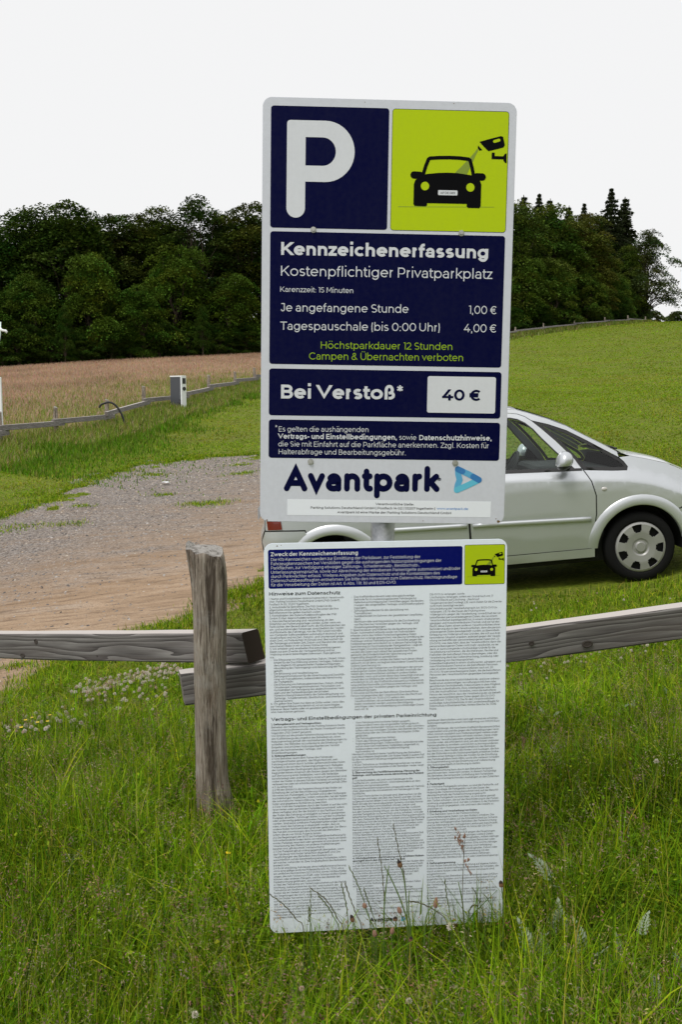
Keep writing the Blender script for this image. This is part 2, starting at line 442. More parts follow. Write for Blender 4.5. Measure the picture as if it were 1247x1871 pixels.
def text(mb, s, x0, y, x1=None, caph=10, w=12, seg=16, cap='square', align='l', lift=0.0, mi=0, y1=None):
    """one line of lettering in the plane of a board: x right, z up, millimetres; natural width when x1 is None"""
    tw = text_width(s, w, seg, cap); sy = caph / 100
    sx = (x1 - x0) / tw if x1 is not None else sy
    if x1 is None and align == 'c': x0 -= tw * sx / 2
    if x1 is None and align == 'r': x0 -= tw * sx
    x = 0; span = tw * sx
    for ch in s:
        if ch == ' ': x += 29; continue
        st, OW, a, b = glyph(ch, w * .55 if ch == '*' else w, seg, cap); x += a
        for V, F, k in st:
            dy = 0 if y1 is None else (y1 - y) * (x * sx) / max(span, 1e-6)
            mb.add([((x0 + (x + v[0]) * sx) * .001, -(lift + .012 * k) * .001, (y + dy + v[1] * sy) * .001) for v in V], F, mi)
        x += OW + b

def rpoly(x0, y0, x1, y1, r, n=6):
    out = []
    for cx, cy, a in ((x1 - r, y1 - r, 0), (x0 + r, y1 - r, 90), (x0 + r, y0 + r, 180), (x1 - r, y0 + r, 270)):
        out += [(cx + r * math.cos(R(a + 90 * k / n)), cy + r * math.sin(R(a + 90 * k / n))) for k in range(n + 1)]
    return out

def flat(mb, pts, lift, mi=0):
    """filled outline (any shape) lying on the board, millimetres"""
    r = delaunay_2d_cdt([Vector(p) for p in pts], [], [list(range(len(pts)))], 1, 1e-7)
    mb.add([(v.x * .001, -lift * .001, v.y * .001) for v in r[0]], [tuple(f) for f in r[2]], mi)

def stroke(mb, pts, w, lift, cap='round', ring=False, mi=0):
    V, F = ribbon(pts, w / 2, ring, cap)
    mb.add([(v[0] * .001, -lift * .001, v[1] * .001) for v in V], F, mi)

def board(name, parent, m, H=1000.0, W=600.0, r=22, th=3.0):
    bm = bmesh.new()
    o = rpoly(-W / 2, 0, W / 2, H, r, 10)
    f = bm.faces.new([bm.verts.new((x * .001, 0, y * .001)) for x, y in o])
    e = bmesh.ops.extrude_face_region(bm, geom=[f])
    for v in e['geom']:
        if isinstance(v, bmesh.types.BMVert): v.co.y += th * .001
    bmesh.ops.recalc_face_normals(bm, faces=bm.faces)
    bmesh.ops.bevel(bm, geom=[ed for ed in bm.edges if len(ed.link_faces) == 2 and ed.calc_face_angle(0) > 1], offset=.0007, segments=2, affect='EDGES')
    return bm_obj(name, bm, m, parent)

def mat_print(name, col, rough=.5, dirt=.08, coat=0.0):
    """printed sign film with a little grime"""
    m = mat(name, col, rough, coat=coat, spec=.04); N, L, b = nodes(m)
    v = coords(N, L); n1 = noise(N, L, v, 5, 5, .6); n2 = noise(N, L, v, 90, 3, .6)
    n3 = noise(N, L, coords(N, L, (38, 38, 1.6)), 1, 5, .6)        # rain runs down the face
    k = mixc(N, L, .45, mixc(N, L, .4, n1, n3), n2)
    fac = ramp(N, L, k, [(.42, G0), (.66, G1)])
    mu = N.new('ShaderNodeMath'); mu.operation = 'MULTIPLY'; mu.inputs[1].default_value = dirt
    L.new(fac, mu.inputs[0])
    L.new(mixc(N, L, mu.outputs[0], col, tuple(c * .45 + .05 for c in col)), b.inputs['Base Color'])
    rr = N.new('ShaderNodeMapRange'); rr.inputs[3].default_value = rough - .08; rr.inputs[4].default_value = rough + .18
    L.new(n1, rr.inputs[0]); L.new(rr.outputs[0], b.inputs['Roughness'])
    return m

M_BOARD = mat_print('sign_white', (.60, .62, .69), .45, .18)
M_BOARD2 = mat_print('notice_white', (.80, .86, .96), .4, .10)
M_NAVY = mat_print('sign_navy', (.0012, .0022, .034), .4, .10)
M_NAVY2 = mat_print('notice_navy', (.003, .006, .12), .4, .08)  # same blue as the upper sign; the lower board's brighter light is in the colour
M_LIME = mat_print('sign_lime', (.44, .57, .010), .4, .10)
M_LETTER = mat_print('sign_letter_white', (.64, .66, .71), .45, .12)
M_LETTERG = mat_print('sign_letter_green', (.30, .46, .02), .45, .05)
M_INK = mat('sign_ink_black', (.003, .003, .004), .6, spec=.05)
M_FINE = mat('notice_small_print', (.035, .035, .045), .55)
M_STICK = mat_print('sticker_white', (.78, .81, .88), .4, .05)
M_SKYB = mat('sign_letter_blue', (.03, .22, .6), .45)
M_BEAM = mat('sign_beam_green', (.2, .28, .015), .45)
M_MARK = [mat('mark_turquoise', (.11, .48, .66), .4), mat('mark_light_blue', (.09, .37, .62), .4), mat('mark_blue', (.03, .18, .46), .4)]
M_BOLT = mat('bolt_zinc', (.45, .45, .42), .45, .85)

def pictogram(parent, x0, y0, s, lift=0.9):
    """car in front, its number plate read by a camera on a bracket; s = panel side in mm, drawn in the 0..1 square"""
    def q(pts): return [(x0 + x * s, y0 + y * s) for x, y in pts]
    Z = lambda x, y: ((x - 85) / 1055, (1210 - (y - (x - 600) * .018)) / 1105)
    mb = MB()
    flat(mb, q([Z(*p) for p in ((290, 960), (290, 775), (302, 738), (330, 712), (352, 690), (420, 679), (510, 670), (600, 667), (690, 672), (770, 684), (842, 694), (868, 715), (893, 742), (905, 775), (905, 975), (894, 995), (790, 993), (777, 980), (777, 956), (600, 953), (416, 950), (414, 970), (402, 980), (302, 976))]), lift)
    wb = s * .030
    stroke(mb, q([Z(*p) for p in ((372, 690), (394, 610), (418, 545), (432, 535), (510, 530), (600, 528), (700, 532), (782, 542), (796, 552), (816, 620), (832, 696))]), wb, lift + .03, 'butt')
    for a, b in (((290, 690), (345, 694)), ((912, 706), (860, 704))):
        stroke(mb, q([Z(*a), Z(*b)]), s * .062, lift + .06)
    flat(mb, q([Z(*p) for p in ((878, 382), (980, 352), (1072, 328), (1092, 336), (1110, 412), (1098, 432), (1040, 448), (962, 468), (920, 428))]), lift)
    flat(mb, q([Z(*p) for p in ((866, 415), (906, 458), (878, 463), (864, 440))]), lift)
    stroke(mb, q([Z(*p) for p in ((1006, 480), (1006, 526), (1100, 528))]), s * .026, lift, 'butt')
    flat(mb, q([Z(*p) for p in ((1128, 486), (1112, 492), (1100, 508), (1096, 532), (1102, 556), (1115, 572), (1130, 578))]), lift + .03)
    mb.build('car_pictogram', M_INK, parent)
    mb = MB()
    flat(mb, q([Z(*p) for p in ((862, 442), (836, 480), (780, 545), (730, 600), (662, 668), (770, 683), (812, 590), (845, 510), (868, 462))]), lift - .2)
    mb.build('camera_beam', M_BEAM, parent)
    for c in ((392, 792), (806, 803)):
        mb = MB(); u, v = Z(*c); flat(mb, [(x0 + u * s + s * .036 * math.cos(k * .314), y0 + v * s + s * .036 * math.sin(k * .314)) for k in range(20)], lift + .2)
        mb.build('headlamp_dot', M_LIME, parent)
    mb = MB(); stroke(mb, q([Z(1014, 378), Z(1055, 366)]), s * .024, lift + .2)
    mb.build('camera_slot', M_LIME, parent)
    mb = MB(); a, b = Z(512, 875), Z(690, 832)
    flat(mb, rpoly(x0 + a[0] * s, y0 + a[1] * s, x0 + b[0] * s, y0 + b[1] * s, s * .008, 3), lift + .2, 0)
    text(mb, 'AP•DE 089', x0 + (a[0] + .02) * s, y0 + (a[1] + .011) * s, x0 + (b[0] - .02) * s, s * .018, 15, 8, lift=lift + .3, mi=1)
    mb.build('number_plate', [M_LETTER, M_FINE], parent)
    mb = MB(); stroke(mb, q([Z(150, 984), Z(1030, 984)]), s * .004, lift - .25, 'butt')
    mb.build('ground_line', M_BEAM, parent)

def logo_mark(parent, cx, cy, s):
    mb = MB(); A = (cx - .38 * s, cy + .40 * s); B = (cx - .40 * s, cy - .42 * s); C = (cx + .46 * s, cy - .01 * s)
    w = .24 * s; M = (cx - .30 * s, cy - .02 * s)
    stroke(mb, [A, (A[0] + .02 * s, A[1] - .2 * s), M, (B[0] + .03 * s, B[1] + .2 * s), B], w, .6, mi=1)
    stroke(mb, [B, (cx + .0 * s, cy - .24 * s), C], w, .64, mi=0)
    stroke(mb, [C, (cx + .05 * s, cy + .21 * s), A], w * .98, .68, mi=1)
    stroke(mb, [C, (cx + .24 * s, cy + .11 * s)], w, .72, mi=2)
    stroke(mb, [A, (cx - .20 * s, cy + .32 * s)], w * .98, .76, mi=2)
    return mb.build('logo_mark', M_MARK, parent)

def bolt(parent, x, y):
    bm = bmesh.new()
    bmesh.ops.create_cone(bm, segments=18, radius1=.0075, radius2=.0068, depth=.0016, cap_ends=True, matrix=Matrix.Translation((0, 0, .0008)))
    bmesh.ops.create_cone(bm, segments=6, radius1=.0048, radius2=.0042, depth=.004, cap_ends=True, matrix=Matrix.Translation((0, 0, .0038)))
    bmesh.ops.rotate(bm, verts=bm.verts, matrix=Matrix.Rotation(R(90), 3, 'X'))
    bmesh.ops.translate(bm, verts=bm.verts, vec=(x * .001, -.0004, y * .001))
    return bm_obj('bolt', bm, M_BOLT, parent)

M_RUST = mat('rust_stain', (.16, .10, .05), .9, spec=.05)
def stain(parent, x, y, r, seed):
    rg = random.Random(seed); mb = MB()
    flat(mb, [(x + r * rg.uniform(.5, 1.1) * math.cos(k * .523), y + r * rg.uniform(.5, 1.1) * .8 * math.sin(k * .523)) for k in range(12)], .25)
    return mb.build('rust_spot', M_RUST, parent)
def blue(parent, x0, y0, x1, y1, m, r=7):
    mb = MB(); flat(mb, rpoly(x0, y0, x1, y1, r), .4)
    return mb.build('blue_panel', m, parent)

# ------------------------------------------------------------------ the big parking sign
def parking_sign():
    t = tag(empty('parking_sign', (.1017, 2.3389, CAM_Z - .2803), (-.0105, .0152, .0301)),
            'large white, navy and lime parking tariff sign with a big white P', 'sign')
    board('board', t, M_BOARD)
    p1 = blue(t, -280.5, 701, -2.4, 980.5, M_NAVY)
    mb = MB(); a, b, c, d = -242.5, -82.5, 725, 948.5; w = 44
    h = w / 2
    cx, cy, rr = -151, 878 + h * 0, 70.5
    outline = [(a + 8, d)] + [(a + 8 - 8 * math.sin(R(k)), d - 8 + 8 * math.cos(R(k))) for k in range(15, 91, 15)]
    outline += [(a, c + 21)] + [(a + 22 - 22 * math.cos(R(k)), c + 22 - 22 * math.sin(R(k))) for k in range(10, 171, 16)] + [(a + 44, c + 22)]
    outline += [(a + 44, 808.5)]
    outline += [(-152 + 69.5 * math.cos(R(k)), 878.5 + 70 * math.sin(R(k))) for k in range(-90, 91, 9)]
    hole = [(a + 44, 845.5)] + [(-158 + 31 * math.cos(R(k)), 878 + 32.5 * math.sin(R(k))) for k in range(-90, 91, 12)] + [(a + 44, 910.5)]
    n = len(outline)
    r = delaunay_2d_cdt([Vector(q) for q in outline + hole], [(i, (i + 1) % n) for i in range(n)] + [(n + i, n + (i + 1) % len(hole)) for i in range(len(hole))], [], 0, 1e-7)
    Vv = r[0]; Fs = []
    for f in r[2]:
        g = sum((Vv[i] for i in f), Vector((0, 0))) / len(f)
        if in_poly([g.x], [g.y], outline)[0] and not in_poly([g.x], [g.y], hole)[0]: Fs.append(tuple(f))
    mb.add([(v.x * .001, -.0008, v.y * .001) for v in Vv], Fs)
    mb.build('lettering', M_LETTER, p1)
    g = MB(); flat(g, rpoly(5.6, 701, 281.5, 979.5, 7), .4)
    gp = g.build('green_panel', M_LIME, t); 
    e = MB()
    stroke(e, rpoly(5.6, 701, 281.5, 979.5, 7), 1.0, .55, ring=True); e.build('panel_edge', M_INK, gp)
    pictogram(gp, 5.6, 701, 276)
    p2 = blue(t, -280.2, 381, 281.2, 692.6, M_NAVY)
    mb = MB(); K = dict(lift=.8)
    text(mb, 'Kennzeichenerfassung', -256.4, 637.9, 243.9, 30, 20.5, 22, y1=639.3, **K)
    mb.build('lettering', M_LETTER, p2); mb = MB()
    text(mb, 'Kostenpflichtiger Privatparkplatz', -256.5, 589.4, 253.6, 23.3, 10.5, 22, y1=591.3, **K)
    mb.build('lettering', M_LETTER, p2); mb = MB()
    text(mb, 'Karenzzeit: 15 Minuten', -256.7, 551.7, -79.4, 12.1, 10.5, 14, **K)
    mb.build('lettering', M_LETTER, p2); mb = MB()
    text(mb, 'Je angefangene Stunde', -254.7, 505.7, 54.2, 19.4, 10.5, 18, y1=507.3, **K)
    text(mb, '1,00 €', 197, 508.1, 267.5, 19.4, 10.5, 20, **K)
    mb.build('lettering', M_LETTER, p2); mb = MB()
    text(mb, 'Tagespauschale (bis 0:00 Uhr)', -254.7, 462.2, 130.6, 19.4, 10.5, 18, y1=464.9, **K)
    text(mb, '4,00 €', 187.6, 464.6, 268.2, 19.4, 10.5, 20, **K)
    mb.build('lettering', M_LETTER, p2); mb = MB()
    text(mb, 'Höchstparkdauer 12 Stunden', -158.5, 419.4, 162.7, 16.8, 10, 16, y1=421.3, mi=1, **K)
    text(mb, 'Campen & Übernachten verboten', -185.6, 393, 189.5, 16.8, 10, 16, y1=395.2, mi=1, **K)
    mb.build('lettering', [M_LETTER, M_LETTERG], p2)
    p3 = blue(t, -280.3, 258.2, 282.7, 370.3, M_NAVY)
    mb = MB(); text(mb, 'Bei Verstoß*', -254, 299, 45.6, 33, 20, 22, y1=300.6, **K)
    mb.build('lettering', M_LETTER, p3)
    mb = MB(); flat(mb, rpoly(103, 270.3, 269.4, 358, 5), .9); pb = mb.build('price_box', M_LETTER, t)
    mb = MB(); text(mb, '40 €', 138.7, 300.2, 235.7, 26.9, 20, 22, lift=1.3); mb.build('lettering', M_NAVY, pb)
    p4 = blue(t, -280.2, 155.5, 283, 248.2, M_NAVY)
    mb = MB(); k2 = dict(caph=12.4, seg=12, lift=.8)
    text(mb, '*', -265, 221.5, -259.5, w=16, **dict(k2, caph=13))
    text(mb, 'Es gelten die aushängenden', -257.4, 219.2, -37, w=10, y1=221, **k2)
    text(mb, 'Vertrags- und Einstellbedingungen,', -257.8, 202.1, 31.9, w=18, y1=203.4, **k2)
    text(mb, 'sowie', 36.3, 203.5, 79.5, w=10, **k2)
    text(mb, 'Datenschutzhinweise,', 84.9, 203.4, 263.8, w=18, y1=204.6, **k2)
    text(mb, 'die Sie mit Einfahrt auf die Parkfläche anerkennen. Zzgl. Kosten für', -257.6, 183.4, 257.5, w=10, y1=186, **k2)
    text(mb, 'Halterabfrage und Bearbeitungsgebühr.', -257, 164.6, 54.8, w=10, y1=166, **k2)
    mb.build('lettering', M_LETTER, p4)
    mb = MB(); text(mb, 'Avantpark', -243, 74.5, 139, 60, 24.5, 26, cap='round', lift=.5, y1=77.5)
    text(mb, '®', 132, 102, 142.5, 10.5, 11, 14, lift=.5)
    mb.build('wordmark', M_NAVY, t)
    logo_mark(t, 206, 109, 62)
    mb = MB(); flat(mb, rpoly(-233.8, 16.5, 266.4, 55.8, .6, 2), .35); sk = mb.build('sticker', M_STICK, t)
    mb = MB(); k3 = dict(caph=5.7, seg=10, lift=.6)
    text(mb, 'Verantwortliche Stelle:', -17.5, 43.4, 76.9, w=14, **k3)
    text(mb, 'Parking Solutions Deutschland GmbH | Postfach 14 02 | 55207 Ingelheim |', -177.2, 32.6, 129.5, w=14, y1=33.7, **k3)
    text(mb, 'www.avantpark.de', 133.2, 34, 210.6, w=14, mi=1, **k3)
    text(mb, 'Avantpark ist eine Marke der Parking Solutions Deutschland GmbH', -111.4, 22.3, 169.5, w=14, y1=23.2, **k3)
    mb.build('lettering', [M_INK, M_SKYB], sk)
    for i, (x, y, r) in enumerate(((286, 7, 4.5), (280, 13, 1.8), (100, 6, 1.6), (-283, 3.5, 2.5), (150, 995, 1.5), (-60, 993, 1.1))): stain(t, x, y, r, i)
    for x, y in ((-177.9, 697.6), (175.6, 697), (-178, 146.8), (175.2, 148.6)): bolt(t, x, y)
    return t
parking_sign()
# ------------------------------------------------------------------ the notice of small print below it
# '#' bold heading, '-' indented item, everything else plain; lines are broken to the column width
SEC1 = ["""1. Name und Kontaktdaten datenschutzrechtlich Verantwortlicher: Parking Solutions Deutschland GmbH („PSD GmbH"), Postfach 14 02, 55207 Ingelheim.
2. Anlaufstelle für Betroffene: Die PSD GmbH ist die allgemeine Anlaufstelle für betroffene Personen die ihre Betroffenenrechte gelten machen wollen.
3. Kontaktdaten des Datenschutzbeauftragten der PSD GmbH: E-Mail: datenschutz@avantpark.de.
4. Kennzeichenerfassung und -verarbeitung: An den Einfahrten zur Parkierungsanlage werden, außer wenn ein Parkwächter den Bereich überwacht, die Kfz-Kennzeichen der ein- und ausfahrenden Fahrzeuge, einschließlich der Vorder- und Rückseite des Fahrzeugs, von der PSD GmbH mit Hilfe von Computer-Softwaredateien automatisch technisch und visuell erfasst und mit Zeit-, Datums- und Ortsstempel gespeichert. Dort, wo Parkwächter im Einsatz sind, überwachen sie die Fahrzeuge und laden Zeit, Datum und Standort der aufgenommenen Bilder in ein sicheres Online-Portal.
5. Wir erheben und verarbeiten Ihre personenbezogenen Daten nur zum Zwecke der Vertragserfüllung und zur Wahrung unserer berechtigten Interessen. Dazu gehören u.a.:
-Die Erfassung von Kfz-Kennzeichen, Datum, Uhrzeit, Ortsstempel für die Durchführung unseres Vertrages, insbesondere Abgleich mit gespeicherten Parkberechtigungen, Abwicklung des Parkvorgangs und Abrechnung der Parkgebühr.
-Die Erfassung und Verarbeitung von Zahlungsinformationen für die Abrechnung und Durchführung von Transaktionen, insbesondere die Abrechnung der Parkgebühr.
-Die Erfassung von Fahrzeugkennzeichen, Datum, Uhrzeit, Ortsstempel, Zahlungsinformationen, Personalien und Kontaktdaten zur Verfolgung des abgeschlossenen Vertrages und der Parkbedingungen der privaten Parkeinrichtung (insbesondere die Geltendmachung von Zahlungs-, Schadensersatz-, Besitzschutz- und Unterlassungsansprüchen).
6. Wir geben Ihre Daten nur dann an Dritte weiter, wenn dies zur Vertragserfüllung erforderlich ist, wir ein berechtigtes Interesse daran haben oder wir gesetzlich dazu verpflichtet sind. Dazu können gehören:""",
"""-Das Kraftfahrtbundesamt oder eine gleichwertige Behörde für im Ausland zugelassene Fahrzeuge zur Halterbenachrichtigung bei Verstößen gegen die Bestimmungen der eingestellten Vertrags- und Einstellungsbedingungen;
-Zahlungsdienstleister für die Abwicklung von Transaktionen;
-Justizbehörden im Rahmen der gesetzlichen Verpflichtungen;
-Rechtsanwälte und Inkassobüros für die Durchsetzung von Rechten bei Verstößen gegen die Vertrags- und Einstellungsbedingungen.
7. Speicherdauer und Kriterien für die Bestimmung der Dauer: Automatisch erfasste sowie von Parkwächtern erfasste und in das Online-Portal hochgeladene Daten werden nur so lange gespeichert, wie dies zur Ermittlung der Parkdauer und zur Feststellung eines Verstoßes gegen die Parkbedingungen erforderlich ist, in diesem Fall erfolgt die Speicherung zur Durchsetzung der Parkgebühren. Liegt ein berechtigter Grund für eine längere Speicherung vor, werden die Daten nach Ablauf der gesetzlichen Fristen gelöscht; die Erforderlichkeit der Speicherung wird regelmäßig überprüft; bei gesetzlichen Archivierungspflichten werden die Daten nach deren Ablauf gelöscht, es sei denn, es liegt ein besonderer Grund für eine weitere Speicherung vor.
8. Empfänger oder Kategorien von Empfängern der personenbezogenen Daten: Erfasste Daten werden innerhalb der Stellen des Verantwortlichen und durch andere Stellen verarbeitet, wenn und soweit diese dazu berechtigt sind und soweit dies zur Erfüllung der rechtlichen Verpflichtungen erforderlich ist, z.B. das Kraftfahrtbundesamt zur Halterermittlung und Rechtsanwälte und Inkassounternehmen zur Rechtsdurchsetzung bei Verstößen gegen die Vertrags- und Einstellbedingungen.
9. Hinweise auf Rechte der Betroffenen: Eine betroffene Person hat gegenüber den Verantwortlichen das Recht auf:
-Auskunft nach Art. 15 DS-GVO seitens des Verantwortlichen, ob sie betreffende personenbezogene Daten verarbeitet werden und eine Berichtigung unrichtiger oder Vervollständigung unvollständiger Daten nach Art. 16""",
"""DS-GVO zu verlangen, sowie
Löschung zu verlangen, sofern ein Grund nach Art. 17 DS-GVO (Recht auf Löschung - „Recht auf Vergessenwerden") vorliegt, z.B. wenn Daten für die Zwecke nicht mehr benötigt werden.
Einschränkung der Verarbeitung nach Art. 18 DS-GVO zu verlangen, z.B. für die Dauer der Prüfung eines Widerspruchs gegen die Verarbeitung, sowie Erhalt der sie betreffenden personenbezogenen Daten, die sie einem Verantwortlichen bereitgestellt hat, in einem strukturierten, gängigen und maschinenlesbaren Format; und sie hat das Recht, diese Daten einem anderen Verantwortlichen ohne Behinderung durch den Verantwortlichen, dem die personenbezogenen Daten bereitgestellt wurden, zu übermitteln.
Einlegung von Widerspruch aus Gründen, die sich aus ihrer besonderen Situation ergeben, jederzeit gegen die Verarbeitung sie betreffender personenbezogener Daten (Art. 21 DS-GVO), was dazu führt, dass der Verantwortliche dann die personenbezogenen Daten nicht mehr verarbeitet, es sei denn, er kann zwingende schutzwürdige Gründe für die Verarbeitung nachweisen, die die Interessen, Rechte und Freiheiten der betroffenen Person überwiegen, oder die Verarbeitung dient der Geltendmachung, Ausübung oder Verteidigung von Rechtsansprüchen.
Datenübertragbarkeit in einem strukturierten, gängigen und maschinenlesbaren Format an die betroffenen Personen oder an einen anderen Verantwortlichen nach Art. 20 DS-GVO, für personenbezogene Daten, die die betroffenen Personen den Verantwortlichen gegenüber bereitgestellt haben.
Beschwerde bei einer Aufsichtsbehörde, und zwar unbeschadet eines anderweitigen verwaltungsrechtlichen oder gerichtlichen Rechtsbehelfs, insbesondere in dem Mitgliedstaat ihres Aufenthaltsorts, ihres Arbeitsplatzes oder des Orts des mutmaßlichen Verstoßes, wenn die betroffene Person der Ansicht ist, dass die Verarbeitung der sie betreffenden personenbezogenen Daten gegen die DS-GVO verstößt (Art. 77 DS-GVO). Die für den Verantwortlichen zuständige Aufsichtsbehörde ist der Landesbeauftragte für Datenschutz in Rheinland-Pfalz, Hintere Bleiche 34, 55116 Mainz."""]
